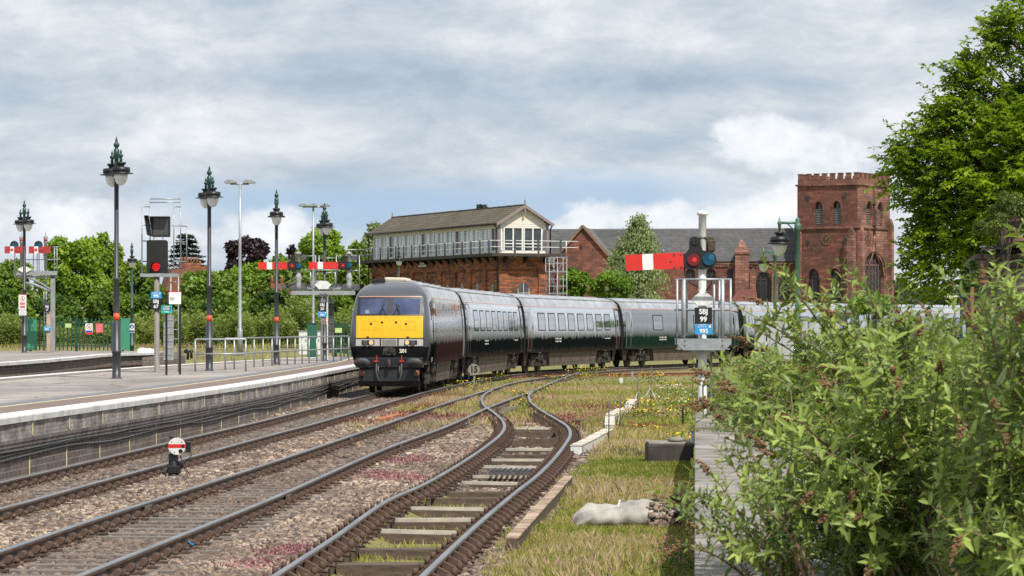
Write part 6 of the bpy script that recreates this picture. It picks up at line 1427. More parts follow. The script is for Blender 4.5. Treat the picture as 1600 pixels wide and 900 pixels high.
tree('shadowy green tree left of the signal box', 520, 605, 372, 540, 285, LM['mid'], 8000, .42, 9, group=GL, nb=40)
tree('loose grey green tree top behind the left end of the signal box roof', 555, 612, 338, 520, 330, LM['birch'], 5000, .45, 10, group=GL, nb=30)
for k, (a, b, c, e) in enumerate(((-20, 60, 448, 'at the left edge'), (40, 135, 452, 'behind the green fence'), (130, 222, 446, 'behind the tallest lamp'), (205, 310, 452, 'behind the red signal post'), (300, 392, 450, 'behind the first floodlight mast'), (380, 470, 446, 'behind the third lamp'), (455, 560, 448, 'behind the signal with two arms'))):
    tree('low dark green tree at the foot of the wood ' + e, a, b, c, 542, 246 + 3 * (k % 3), LM['deep'] if k % 2 else LM['mid'], 7500, .38, 20 + k, group=GL, nb=36, ground=.6)
tree('purple leaved tree top behind the first floodlight mast', 340, 432, 358, 470, 335, LM['purple'], 7000, .42, 11, name='copper_tree', nb=46, br=(.14, .28))
tree('faint purple leaved tree between the third lamp and the big green tree', 432, 472, 375, 440, 345, LM['purple'], 1300, .4, 12, name='copper_tree', nb=20, br=(.14, .25))
# cedar: flat layers
d = 400.; x = PX(291, d); r = thing('cedar_tree', 'dark layered cedar standing right of the red signal cage', 'tree', (x, d, -2), 0); rg = np.random.default_rng(5); Ps = []
for i in range(9):
    z = PZ(368 + i * 7.5, d) + 2; rr = (.9 + i * .32) * 1.0
    for a in rg.uniform(0, 6.28, 7): 
        n = 130; t_ = rg.random(n) ** .6; Ps.append(np.c_[np.cos(a) * t_ * rr + rg.normal(0, .22, n), np.sin(a) * t_ * rr + rg.normal(0, .22, n), z - t_ * .25 + rg.normal(0, .09, n)])
Ps = np.vstack(Ps); V, Fc = leafquads(Ps, rg.normal(size=Ps.shape) * np.array([1, 1, .25]), np.tile((0, 0, 1.), (len(Ps), 1)) + rg.normal(size=Ps.shape) * .3, .4, .25); npmesh('crown', V, Fc, LM['cedar'], r, {'var': np.repeat(rg.random(len(Ps)), 4)})
limb_mesh(r, (0, 0, 0), (0, 0, PZ(366, d) + 2), [], .3, M['bark'])
tree('small dark conifer tip showing above the signal box roof', 743, 764, 317, 345, 300, LM['cedar'], 900, .35, 13, name='conifer_tree', nb=14, ground=-2)
# willow scrub in front of the wood
def shoots(label, px0, px1, yt, yb, d, lm, ns, seed, h=None, ll=.16, group=None, lean=.25, name='shrub', cat='shrub', nl=34):
    rg = np.random.default_rng(seed); x0, x1 = PX(px0, d), PX(px1, d); xc = (x0 + x1) / 2; g = float(gz(xc, d)) - .05; r = thing(name, label, cat, (xc, d, g), 0, group); H_ = PZ(yt, d) - g; Pl, Dl, vv = [], [], []; mb = MB()
    for i in range(ns):
        bx_, by_ = rg.uniform(x0 - xc, x1 - xc), rg.uniform(-1.2, 1.2); u = abs(bx_) / max((x1 - x0) / 2, .1); hh = H_ * rg.uniform(.55, 1.02) * (1 - .35 * u ** 2); ex, ey = rg.normal(0, lean, 2) * hh
        t_ = rg.random(nl) ** .7; P = np.c_[bx_ + ex * t_ ** 1.6, by_ + ey * t_ ** 1.6, hh * t_]; az_ = rg.uniform(0, 6.28, nl); el_ = rg.uniform(.1, .9, nl)
        Pl.append(P + rg.normal(0, .05, P.shape)); Dl.append(np.c_[np.cos(az_) * np.cos(el_), np.sin(az_) * np.cos(el_), np.sin(el_)]); vv.append(np.clip(t_ * .5 + rg.normal(.2, .15, nl), 0, 1))
        if i % 3 == 0: mb.tube([(bx_, by_, 0), (bx_ + ex * .4, by_ + ey * .4, hh * .6), (bx_ + ex, by_ + ey, hh)], [.02, .014, .005], 4, False)
    P, D = np.vstack(Pl), np.vstack(Dl); V, Fc = leafquads(P, D, unit(rg.normal(size=P.shape) * .7 + np.array([0, 0, 1.])), ll * rg.uniform(.7, 1.4, len(P)), ll * .3 * rg.uniform(.7, 1.3, len(P)))
    npmesh('foliage', V, Fc, lm, r, {'var': np.repeat(np.concatenate(vv), 4)}); mb.build('stems', M['bark'], r); return r
GS = 'willow scrub along the far side of the yard'
for k, (a, b, yt, e) in enumerate(((-15, 40, 488, 'at the left picture edge'), (30, 100, 502, 'seen through the green fence'), (90, 190, 506, 'behind the fence notices'), (185, 235, 490, 'behind the thin green lamp'), (228, 290, 478, 'behind the red signal post'), (280, 345, 482, 'behind the second lamp'), (335, 400, 486, 'behind the first floodlight mast'), (390, 460, 480, 'left of the green cabinet, behind the third lamp'), (440, 505, 458, 'tallest, behind the railing by the two arm signal'), (500, 560, 482, 'left of the yellow train front'))):
    shoots('pale green willow scrub ' + e, a, b, yt, 540, 208 + (k % 3) * 5, LM['scrub'], 105, 40 + k, ll=.30, group=GS)
tree('bright lime green bush right of the signal box scaffold', 872, 925, 416, 480, 240, LM['lime'], 5500, .3, 14, name='lime_bush', cat='bush', nb=34, ground=0, trunk=True, br=(.2, .34)); tree('lime green bush in front of the birch', 915, 992, 421, 480, 236, LM['lime'], 7000, .3, 15, name='lime_bush', cat='bush', nb=40, ground=0, br=(.2, .34))
tree('yellow green bush at the foot of the church tower', 1318, 1396, 456, 500, 200, LM['lime'], 5000, .24, 16, name='lime_bush', cat='bush', nb=34, ground=0)
# birch with drooping sprays
d = 335.; r = thing('birch_tree', 'tall feathery grey green birch between the lime bushes and the church', 'tree', (PX(998, d), d, -3), 0); rg = np.random.default_rng(9); Pl, Dl, vv = [], [], []; mb = MB(); zt = PZ(341, d) + 3; mb.tube([(0, 0, 0), (.15, 0, zt * .5), (0, 0, zt)], [.3, .18, .03], 8); mb.tube([(-.2, 0, 6), (-1.5, 0, zt * .7), (-2.0, 0, zt * .86)], [.16, .1, .03], 6)
for i in range(560):
    t_ = rg.uniform(.12, 1.0); a = rg.uniform(0, 6.28); reach = (5.2 * (1 - t_) ** .5 + .3) * rg.uniform(.5, 1.1); sx0 = -1.9 if i % 5 == 0 else 0; top = zt * (.86 if sx0 else 1) * t_
    if t_ < .6: sx0 -= rg.uniform(-.6, 2.6)
    n = 46; u = rg.random(n); P = np.c_[sx0 + np.cos(a) * reach * u ** .7, np.sin(a) * reach * u ** .7, top + .5 * u - 1.9 * u ** 2.2 * rg.uniform(.6, 1.3)]; Pl.append(P + rg.normal(0, .32, P.shape)); Dl.append(np.tile((np.cos(a) * .3, np.sin(a) * .3, -1), (n, 1)) + rg.normal(0, .4, (n, 3))); vv.append(np.clip(rg.normal(.45 + .1 * math.cos(a), .18, n), 0, 1))
P, D = np.vstack(Pl), np.vstack(Dl); V, Fc = leafquads(P, D, unit(rg.normal(size=P.shape) * .7 + np.array([0, -.6, .7])), .36 * rg.uniform(.6, 1.2, len(P)), .2); npmesh('crown', V, Fc, LM['birch'], r, {'var': np.repeat(np.concatenate(vv), 4)}); mb.build('trunk', mat('birch_bark', (.3, .28, .26), .8, var=.4, scale=3), r)
for k, (a, b, yt, d, e) in enumerate(((1388, 1440, 430, 520, 'hazy distant tree just right of the church tower'), (1425, 1500, 440, 500, 'hazy distant tree left of the box light'), (1400, 1470, 455, 330, 'lower green tree right of the church tower base'), (1455, 1545, 450, 300, 'green tree behind the box light on the right'))): tree(e, a, b, yt, 500, d, LM['dist'], 5500, .5, 60 + k, group='distant trees right of the tower', nb=34, ground=-3)
# the big tree at the right: boughs of leafy twigs
def bigtree():
    d = 82.; r = thing('ash_tree', 'large sunlit green tree filling the upper right corner', 'tree', (PX(1640, d), d, 0), 0); x0 = PX(1640, d); rg = np.random.default_rng(21); out = []
    OUT = [(q_[0] + 10, q_[1]) for q_ in [(1640, -60), (1585, -10), (1548, 40), (1530, 62), (1560, 90), (1495, 105), (1468, 165), (1462, 190), (1425, 205), (1392, 232), (1400, 262), (1388, 290), (1412, 318), (1440, 340), (1415, 372), (1428, 392), (1408, 425), (1450, 440), (1470, 462), (1540, 470), (1600, 470), (1700, 480), (1760, 200), (1720, -80)]]
    ox, oy = np.array([o[0] for o in OUT], float), np.array([o[1] for o in OUT], float)
    def inside(X, Y):
        res = np.zeros(len(X), bool); j = len(OUT) - 1
        for i in range(len(OUT)):
            cond = ((oy[i] > Y) != (oy[j] > Y)) & (X < (ox[j] - ox[i]) * (Y - oy[i]) / (oy[j] - oy[i] + 1e-9) + ox[i]); res ^= cond; j = i
        return res
    # bough ends spread through the crown volume (an ellipsoid whose silhouette is the tree's outline)
    n = 1650; X, Y = rg.uniform(1385, 1760, n * 2), rg.uniform(-80, 480, n * 2); k = inside(X, Y); X, Y = X[k], Y[k]
    edge = np.min(np.hypot(X[:, None] - ox[None], Y[:, None] - oy[None]), axis=1); thick = np.clip(edge / 150, .15, 1) * 3.6
    nz_ = vnoise(X / 26., Y / 26., 1., 77) + rg.normal(0, .12, len(X)); k = (edge > 60) | (nz_ > -.1); X, Y, thick = X[k] - (rg.random(k.sum()) < .12) * rg.uniform(0, 16, k.sum()), Y[k], thick[k]
    dd = d + rg.uniform(-1, 1, len(X)) * thick; B = np.c_[(X - 800) / F * dd - x0, dd - d, CH - (Y - HZ) / F * dd]
    Pl, Dl, vv, mb = [], [], [], MB(); trunk = Vector((1.2, 0, 0)); mb.tube([trunk, (1.3, 0, 4.5), (1.0, .2, 9)], [.42, .33, .16], 10)
    for i, b in enumerate(B):
        c = np.array([1.1, 0, max(2.8, b[2] * .62)]); o = unit((b - c)[None])[0]; m = 3 + int(rg.random() * 3); cv = rg.normal(0, .1)
        if i % 6 == 0: p1 = c * .35 + b * .65 + np.array([0, 0, .3]); mb.tube([tuple(c), tuple(p1), tuple(b)], [.085, .04, .012], 5, False)
        for q in range(m):
            dr = unit((o + rg.normal(0, .55, 3) + np.array([0, 0, -.12]))[None])[0]; L_ = rg.uniform(.35, .75); nn = 15; t_ = np.linspace(.1, 1, nn); s = unit(np.cross(dr, np.array([0, 0, 1.]) + rg.normal(0, .2, 3))[None])[0]
            P = b + rg.normal(0, .2, 3) + dr * t_[:, None] * L_ - np.array([0, 0, 1]) * (t_ ** 2)[:, None] * .12; side = np.where(np.arange(nn) % 2, 1, -1)[:, None]; Pl.append(P); Dl.append(dr * .5 + s * side * .8 + rg.normal(0, .25, (nn, 3)) + np.array([0, 0, -.25])); vv.append(np.clip(rg.normal(.45 + cv, .14, nn), 0, 1))
    P, D = np.vstack(Pl), np.vstack(Dl); V, Fc = leafquads(P, D, unit(rg.normal(size=P.shape) * .5 + np.array([0, 0, 1.])), .165 * rg.uniform(.7, 1.3, len(P)), .085 * rg.uniform(.7, 1.3, len(P)))
    npmesh('crown', V, Fc, LM['right'], r, {'var': np.repeat(np.concatenate(vv), 4)}); mb.build('trunk', M['bark'], r)
bigtree()
tree('pale yellow green sapling growing over the derelict shed', 1508, 1640, 292, 402, 61, leafmat('sapling_leaves', (.05, .085, .018), (.26, .31, .06)), 5200, .075, 30, name='sapling', nb=44, ground=0, br=(.14, .26), asp=.5)
tree('dark ivy clump hanging over the shed corner', 1498, 1532, 402, 470, 61, LM['deep'], 900, .07, 31, name='ivy', cat='bush', nb=22, ground=0, trunk=False)
GB = 'green scrub behind the foreground bushes'
for k, (a, b, yt, d, e) in enumerate(((1108, 1175, 545, 62, 'just right of the white semaphore post'), (1150, 1240, 548, 70, 'in front of the wide grey cabinet'), (1230, 1330, 552, 66, 'in front of the narrow grey cabinet'), (1330, 1440, 520, 64, 'below the church tower'), (1430, 1560, 500, 60, 'below the box light'), (1130, 1200, 600, 47, 'low beside the end of the concrete strip'))):
    shoots('yellow green scrub ' + e, a, b, yt, 640, d, LM['scrub'], 80, 80 + k, ll=.13, group=GB, nl=44)

# ---- buddleia bushes in the foreground
M['spike'] = mat('dead_flower_spike', (.2, .11, .05), .9, var=.4, scale=30)
M['stemwood'] = mat('buddleia_stem', (.17, .12, .08), .85, var=.35, scale=8, col2=(.26, .18, .12))
LM['bud'] = leafmat('buddleia_leaves', (.02, .06, .008), (.46, .57, .13), .3, .42, 1.6)
_t = LM['bud'].node_tree; _p = _t.nodes['Principled BSDF'] if 'Principled BSDF' in _t.nodes else [q for q in _t.nodes if q.type == 'BSDF_PRINCIPLED'][0]
_c = _p.inputs['Base Color'].links[0].from_socket; L(_t, mix(_t, math_(_t, 'MULTIPLY', math_(_t, 'SUBTRACT', 1., N(_t, 'ShaderNodeNewGeometry').outputs['Backfacing']), .75), _c, (.30, .37, .20)), _p.inputs['Base Color'])   # felted grey undersides
def buddleia(label, root_px, rd, tips, seed, ll=.1):
    """arching stems from one stool to leafy tips; leaves in opposite pairs, long and pointed, folded along the midrib"""
    rg = np.random.default_rng(seed); bx_ = PX(root_px, rd); bz = .62; r = thing('buddleia_bush', label, 'bush', (bx_, rd, bz), 0, 'buddleia bushes on the old platform'); P_, D_, N_, L_, v_ = [], [], [], [], []; mb = MB(); spikes = MB()
    def shoot(p0, p1, p2, n, l0, var, t0=.3):
        ts = np.linspace(t0, 1, n)
        for j, t in enumerate(ts):
            p = (1 - t) ** 2 * p0 + 2 * t * (1 - t) * p1 + t * t * p2; T = 2 * (1 - t) * (p1 - p0) + 2 * t * (p2 - p1); T = T / (np.linalg.norm(T) + 1e-9)
            a = np.cross(T, (0, 0, 1.)); a = a / (np.linalg.norm(a) + 1e-9); b = np.cross(a, T); q = (j % 2) * PI / 2 + rg.normal(0, .3); s = a * math.cos(q) + b * math.sin(q)
            size = l0 * rg.uniform(.5, 1.3) * (1 if t < .8 else 1 - 1.6 * (t - .8))
            for sg in (1, -1):
                dv = s * sg * .85 + T * (.45 + .9 * max(0, t - .75)) + np.array([0, 0, .12]) + rg.normal(0, .15, 3); P_.append(p); D_.append(dv); N_.append(T * .8 + np.array([0, 0, .6]) + rg.normal(0, .22, 3)); L_.append(size); v_.append(np.clip(var + .25 * (t - .5) + rg.normal(0, .1), 0, 1))
    for (px, py, d) in tips:
        tip = np.array([PX(px, d) - bx_, d - rd, PZ(py, d) - bz]); base = np.array([rg.normal(0, .12), rg.normal(0, .25), 0.]); ln_ = np.linalg.norm(tip - base); up = base * .5 + tip * .5 + np.array([0, 0, .20 * ln_]) - (tip - base) * np.array([.12, .12, 0]); var = rg.uniform(.25, .6)
        mb.tube([tuple(((1 - t) ** 2) * base + 2 * t * (1 - t) * up + t * t * tip) for t in np.linspace(0, 1, 7)], [.013, .0115, .010, .009, .007, .005, .0025], 5, False)
        shoot(base, up, tip, int(9 + ln_ * 5), ll, var, .42)
        for q in range(int(3 + ln_ * 1.6)):
            t = rg.uniform(.35, .92); p = (1 - t) ** 2 * base + 2 * t * (1 - t) * up + t * t * tip; L2_ = rg.uniform(.15, .4); dv = rg.normal(0, .55, 3) + np.array([0, -.1, .75]); dv = dv / np.linalg.norm(dv); e = p + dv * L2_; m_ = p + dv * L2_ * .5 + rg.normal(0, .03, 3)
            mb.tube([tuple(p), tuple(m_), tuple(e)], [.0035, .003, .0015], 4, False); shoot(p, m_, e, int(4 + L2_ * 16), ll * rg.uniform(.6, 1.0), var + rg.normal(0, .08), .2)
        if rg.random() < .3:
            p = tip.copy(); dv = unit((tip - up)[None])[0] + np.array([0, 0, rg.uniform(-.7, .35)]); dv = dv / np.linalg.norm(dv); a = unit(np.cross(dv, (0, 0, 1.))[None])[0]
            n = rg.integers(8, 15)
            for j in range(n):
                p = p + dv * .014; dv = dv + np.array([0, 0, -.03]); rr = .016 * (1 - j / n) + .004
                for h in range(4):
                    o = rg.normal(0, 1, 3); o = o / np.linalg.norm(o) * rr; c_ = p + o; s_ = rr * .6; spikes.add([tuple(c_ + np.array(w) * s_) for w in ((1, 0, 0), (-1, 0, 0), (0, 1, 0), (0, -1, 0), (0, 0, 1), (0, 0, -1))], [(0, 2, 4), (2, 1, 4), (1, 3, 4), (3, 0, 4), (2, 0, 5), (1, 2, 5), (3, 1, 5), (0, 3, 5)])
    P, D, Nn, Ls, va = np.array(P_), unit(np.array(D_)), np.array(N_), np.array(L_)[:, None], np.array(v_); S = unit(np.cross(D, Nn)); Nn = np.cross(S, D); w = Ls * .155; dr = np.random.default_rng(seed + 1).uniform(.02, .35, (len(P), 1)) * Ls
    mid = lambda t, k: P + D * Ls * t - Nn * dr * t * t + 0 * k
    rows = [(.0, .25), (.22, .95), (.5, 1.), (.78, .6), (1., .02)]; V = []
    for t, k in rows: c = mid(t, k); V += [c + S * w * k + Nn * w * k * .35, c, c - S * w * k + Nn * w * k * .35]
    V = np.stack(V, 1).reshape(-1, 3); q = []
    for i in range(4):
        for j in range(2): q.append((i * 3 + j, i * 3 + j + 1, i * 3 + j + 4, i * 3 + j + 3))
    Fc = (np.arange(len(P))[:, None, None] * 15 + np.array(q)[None]).reshape(-1, 4); npmesh('leaves', V, Fc, LM['bud'], r, {'var': np.repeat(va, 15)}, True); mb.build('stems', M['stemwood'], r)
    if spikes.v: spikes.build('flower_spikes', M['spike'], r)
    return len(P)
def tips_in(poly, n, d0, d1, seed):
    rg = np.random.default_rng(seed); px, py = np.array([p[0] for p in poly], float), np.array([p[1] for p in poly], float); out = []
    while len(out) < n:
        x, y = rg.uniform(px.min(), px.max()), rg.uniform(py.min(), py.max()); ins = False; j = len(poly) - 1
        for i in range(len(poly)):
            if (py[i] > y) != (py[j] > y) and x < (px[j] - px[i]) * (y - py[i]) / (py[j] - py[i]) + px[i]: ins = not ins
            j = i
        if ins: out.append((x, y, rg.uniform(d0, d1)))
    return out
A = tips_in([(1180, 560), (1300, 550), (1300, 620), (1180, 660), (1115, 690), (1095, 640), (1112, 570)], 36, 17.5, 21.5, 1) + tips_in([(1095, 575), (1180, 560), (1190, 690), (1110, 700)], 16, 18, 21, 11) + [(1250, 452, 19), (1275, 478, 18.5), (1215, 508, 19), (1300, 492, 18.2), (1380, 470, 19), (1190, 475, 19.5), (1232, 505, 18.6), (1262, 532, 19.2), (1200, 545, 19), (1292, 522, 18.4), (1172, 535, 20), (1196, 412, 18.5), (1225, 425, 18.7), (1333, 428, 18.3), (1350, 450, 18.0), (1150, 478, 19), (1165, 505, 19), (1105, 602, 19)]
print('leaves', buddleia('buddleia bush reaching left over the white semaphore post with long arching stems', 1480, 19.5, A, 101, .10))
B_ = tips_in([(1280, 590), (1330, 520), (1400, 482), (1480, 500), (1500, 620), (1480, 800), (1380, 900), (1240, 900), (1190, 800), (1140, 690), (1180, 620)], 110, 15.5, 19.5, 2)
print('leaves', buddleia('dense middle buddleia bush leaning left over the concrete platform strip', 1440, 17.3, B_, 102, .108))
C_ = tips_in([(1500, 520), (1530, 462), (1560, 448), (1600, 418), (1660, 395), (1680, 700), (1640, 900), (1460, 900), (1470, 640)], 120, 13.5, 17., 3) + [(1537, 448, 15), (1582, 428, 15), (1612, 405, 15)]
print('leaves', buddleia('buddleia bush at the right picture edge with grey green leaves', 1600, 15.4, C_, 103, .105))
D_ = tips_in([(1390, 505), (1440, 478), (1500, 515), (1520, 600), (1400, 640)], 44, 19, 23, 4)
print('leaves', buddleia('buddleia bush behind the others, its pale shoots standing below the box light', 1500, 21.5, D_, 104, .1))
E_ = tips_in([(1120, 800), (1190, 690), (1230, 760), (1210, 880), (1130, 890)], 13, 15.5, 18, 5) + [(1075, 765, 17), (1050, 790, 17.5), (1110, 740, 17), (1120, 700, 17.5), (1095, 830, 16.5), (1060, 850, 16.5), (1128, 655, 18)]
print('leaves', buddleia('sparse low buddleia sprigs hanging over the left edge of the concrete strip', 1250, 16.8, E_, 105, .085))

# ---- grass, weeds and flowers
def blades(n, y0, y1, h, seed, xr, dens, cols=None):
    r = np.random.default_rng(seed); y = y0 + (y1 - y0) * r.random(n) ** 1.15; lo, hi = xr(y); x = lo + (hi - lo) * r.random(n); k = (grassf(x, y) > r.random(n) * .8) & (dens(x, y) > r.random(n))
    for P in (L3p, R3p, L2p, R2p): k &= abs(x - xat(P, y)) > .1
    x, y = x[k], y[k]; n = len(x); z = gz(x, y) - .01; tall = (.55 + .45 * vnoise(x, y, .9, 5)) ; hh = h * r.uniform(.5, 1.25, n) * np.clip(tall + .3, .35, 1.5); a = r.uniform(0, 6.28, n); w = hh * r.uniform(.018, .04, n) + .002; lean = hh * r.uniform(.05, .55, n); b = r.uniform(0, 6.28, n)
    c, s = np.cos(a) * w, np.sin(a) * w; lx, ly = np.cos(b) * lean, np.sin(b) * lean
    V = np.stack([np.c_[x - c, y - s, z], np.c_[x + c, y + s, z], np.c_[x + lx * .4 + c * .6, y + ly * .4 + s * .6, z + hh * .6], np.c_[x + lx, y + ly, z + hh * .95]], 1).reshape(-1, 3)
    straw = np.clip(.55 + .62 * vnoise(x, y, .42, 8) + r.normal(0, .2, n), 0, 1); return V, np.arange(n * 4).reshape(-1, 4), np.repeat(straw, 4)
m, t, p = nt('grass_blade'); a = N(t, 'ShaderNodeAttribute', attribute_name='var').outputs['Fac']; c = ramp(t, a, [(0, (.15, .22, .022)), (.3, (.30, .34, .045)), (.5, (.47, .43, .11)), (.7, (.55, .43, .22)), (1, (.54, .38, .29))])
L(t, c, p.inputs['Base Color']); p.inputs['Roughness'].default_value = .6; tr = N(t, 'ShaderNodeBsdfTranslucent'); L(t, c, tr.inputs[0]); ms = N(t, 'ShaderNodeMixShader'); ms.inputs[0].default_value = .35; L(t, p.outputs[0], ms.inputs[1]); L(t, tr.outputs[0], ms.inputs[2]); L(t, ms.outputs[0], t.nodes['Material Output'].inputs[0])
one = lambda x, y: np.ones_like(x)
g1 = blades(190000, 27, 58, .135, 1, lambda y: (xat(R3p, y) + .25, .064 * y), one); g2 = blades(120000, 55, 125, .2, 2, lambda y: (xat(C1p, y) + 1.0, .072 * y), one); g3 = blades(34000, 27, 60, .12, 3, lambda y: (xat(L3p, y) - .1, xat(R3p, y) + .1), lambda x, y: .15 + .55 * (vnoise(x, y, 1.1, 9) > .05))
g4 = blades(16000, 100, 240, .35, 4, lambda y: (-.19 * y, -13.5 - 0 * y), one)
Vs, Fs, As, o_ = [], [], [], 0
g5 = blades(30000, 27, 75, .22, 6, lambda y: (xat(R3p, y) + .2, .05 * y + .3), lambda x, y: (vnoise(x, y, .8, 31) > .12) * .8 * sstep(2.2, .6, x - xat(R3p, y) - .6))
g5 = (g5[0], g5[1], np.clip(.62 + .3 * np.repeat(RNG.random(len(g5[2]) // 4), 4), 0, 1))
for (V, Fc, a_) in (g1, g2, g3, g4, g5): Vs.append(V); Fs.append(Fc + o_); As.append(a_); o_ += len(V)
tag(npmesh('grass', np.vstack(Vs), np.vstack(Fs), m, None, {'var': np.concatenate(As)}), kind='stuff', label='green and straw coloured grass beside the S shaped track')
def weeds(pts, name, label, lm, per, h, leaf, seed, cat=None, group=None, spread=.2, flower=None, fl_n=0, fs=.03):
    """one clump per point"""
    for k, (px, py, sc) in enumerate(pts):
        rg = np.random.default_rng(seed * 100 + k); x, y = gg(px, py); x, y = (x, y) if True else (x, y); r = thing(name, label[k] if isinstance(label, list) else label, cat or 'plant', (x, y, float(gz(x, y))), 0, group); n = int(per * sc)
        P = np.c_[rg.normal(0, spread * sc, n), rg.normal(0, spread * sc * 1.6, n), rg.random(n) ** 1.3 * h * sc]; V, Fc = leafquads(P, rg.normal(size=P.shape) + np.array([0, 0, .7]), unit(rg.normal(size=P.shape) + np.array([0, 0, .8])), leaf * rg.uniform(.6, 1.3, n), leaf * .5); npmesh('foliage', V, Fc, lm, r, {'var': np.repeat(rg.random(n), 4)})
        if flower is not None:
            n = int(fl_n * sc); P = np.c_[rg.normal(0, spread * sc, n), rg.normal(0, spread * sc * 1.6, n), h * sc * rg.uniform(.8, 1.25, n)]; q = np.array([(1, 0, 0), (0, 1, 0), (-1, 0, 0), (0, -1, 0)]) * fs * .8
            V = (P[:, None] + q[None] * rg.uniform(.6, 1.2, (n, 1, 1)) + rg.normal(0, fs * .25, (n, 4, 3))).reshape(-1, 3); tag(npmesh('flowers', V, np.arange(n * 4).reshape(-1, 4), flower, r), kind='stuff')
yf = mat('ragwort_yellow', (.80, .56, .01), .6, var=.12); pk = mat('valerian_pink', (.68, .07, .25), .6, var=.2); wf = mat('daisy_white', (.78, .78, .74), .6, var=.05)
LM['weed'] = leafmat('weed_leaves', (.05, .10, .02), (.17, .23, .05)); LM['redweed'] = leafmat('red_stonecrop', (.16, .045, .038), (.36, .14, .12), .15); LM['pinkweed'] = leafmat('pink_stonecrop', (.2, .06, .075), (.48, .24, .27), .15)
spots = [(905, 594, 1.3), (930, 592, 1.2), (918, 600, 1.), (960, 600, .9), (1012, 600, 1.2), (1030, 603, 1.), (1048, 612, .9), (1065, 660, .9), (1003, 655, 1.1), (985, 660, .8), (1015, 660, .8), (1072, 705, .8), (752, 604, .8), (775, 596, .8), (740, 613, .7), (822, 641, .6), (816, 627, .7), (850, 616, .6), (865, 600, .8), (700, 612, .6), (1050, 640, .7), (1085, 640, .8), (1000, 682, .6), (720, 607, .7), (760, 618, .5), (800, 602, .6)]
weeds(spots, 'ragwort', 'clump of yellow ragwort flowering in the grass near the tracks', LM['weed'], 90, .42, .1, 1, 'flower', 'yellow ragwort clumps', .28, yf, 34, .045)
weeds([(1035, 625, 1.), (1050, 628, 1.2), (1064, 622, 1.), (1020, 632, .8), (1075, 630, .9), (1055, 640, .7)], 'daisy_clump', 'clump of small white daisies left of the white semaphore post', LM['weed'], 70, .4, .09, 2, 'flower', 'white daisy clumps', .35, wf, 26, .035)
weeds([(1048, 905, 1.), (1068, 898, .9), (1082, 912, .9), (1055, 930, 1.1), (1125, 905, .7)], 'valerian', 'pink valerian flowering at the bottom beside the concrete strip', LM['weed'], 130, .34, .06, 3, 'flower', 'pink valerian plants', .12, pk, 44, .014)
weeds([(1068, 655, .8), (1080, 648, .7)], 'valerian', 'distant pink valerian beside the foot of the white semaphore post', LM['weed'], 60, .4, .08, 33, 'flower', 'distant pink valerian plants', .2, pk, 18, .03)
def patch(name, label, pts, lm, seed, h=.07, leaf=.045):
    rg = np.random.default_rng(seed); Pl = []
    for (px, py, rx, ry, n) in pts:
        x, y = gg(px, py); a = rg.normal(size=(n, 2)); xx = x + a[:, 0] * rx; yy = y + a[:, 1] * ry; k = np.ones(n, bool)
        for Pq in (L2p, R2p, L3p, R3p): k &= abs(xx - xat(Pq, yy)) > .09
        xx, yy = xx[k], yy[k]; Pl.append(np.c_[xx, yy, gz(xx, yy) + rg.random(len(xx)) * h])
    P = np.vstack(Pl); V, Fc = leafquads(P, rg.normal(size=P.shape) + np.array([0, 0, .6]), unit(rg.normal(size=P.shape) + np.array([0, 0, 1.])), leaf * rg.uniform(.6, 1.4, len(P)), leaf * .55); o = npmesh(name, V, Fc, lm, None, {'var': np.repeat(rg.random(len(P)), 4)}); tag(o, label, kind='stuff')
patch('pink_stonecrop', 'low pink stonecrop patches on the ballast between the tracks', [(636, 722, .28, .7, 1000), (610, 747, .3, .6, 1000), (648, 750, .2, .5, 500), (575, 742, .2, .4, 250), (462, 862, .2, .35, 500), (440, 868, .15, .25, 250), (405, 885, .2, .3, 400), (730, 708, .3, .8, 300)], LM['pinkweed'], 1)
patch('red_stonecrop', 'reddish stonecrop spreading over the ballast by the train', [(930, 655, 1.1, 3.5, 1500), (880, 660, .6, 2.5, 700), (830, 625, .5, 3, 600), (640, 650, .4, 1.2, 700), (670, 638, .5, 1.5, 900), (690, 622, .5, 2, 700), (720, 607, .5, 2.5, 800), (570, 662, .3, .8, 250), (880, 645, .9, 2.5, 900), (920, 635, .9, 2.5, 900), (960, 640, .6, 2., 500), (790, 590, .9, 3.5, 900), (850, 585, 1.2, 3.5, 900), (960, 588, 1.6, 3, 800), (740, 655, .5, 1.5, 350), (1010, 672, .5, 1, 400), (705, 655, .6, .7, 300)], LM['redweed'], 2, .1, .08)
weeds([(202, 571, 1.)], 'weed_bush', 'leafy weed growing on the edge of the far left platform', LM['lime'], 420, .95, .13, 7, 'bush', None, .3)
# ------------------------------------------------------------------ things lying about
def block(label, px, yb, w, h, dp, m, name='concrete_block', cat='block', rz=0.):
    x, y = gg(px, yb); r = thing(name, label, cat, (x, y, float(gz(x, y)) - .03), rz); return r
r = block('big sooty concrete block left of the concrete strip', 1048, 731, 0, 0, 0, None); MB().box(-.42, .42, 0, 1.1, 0, .46).build('block', M['dconcrete'], r, .02); MB().box(-.4, .42, .02, 1.08, .462, .50).build('slab_top', M['concrete'], r, .01)
q = thing('stone', 'loose stone lying on the sooty concrete block', 'stone', r.location + Vector((.12, .4, .5))); bmx = MB(); bmx.lathe([(.0, 0), (.12, .01), (.14, .05), (.08, .09), (.0, .1)], (0, 0, 0), 9, Matrix.Diagonal((1.3, .8, 1, 1))); bmx.build('stone', M['concrete'], q)
q = thing('junction_box', 'small white box at the right end of the sooty block', 'box', r.location + Vector((.46, .1, .42))); MB().box(-.08, .12, 0, .2, 0, .27).build('case', M['dwhite'], q, .01); MB().box(-.09, .13, -.01, .21, .271, .285).build('lid', M['grey'], q)
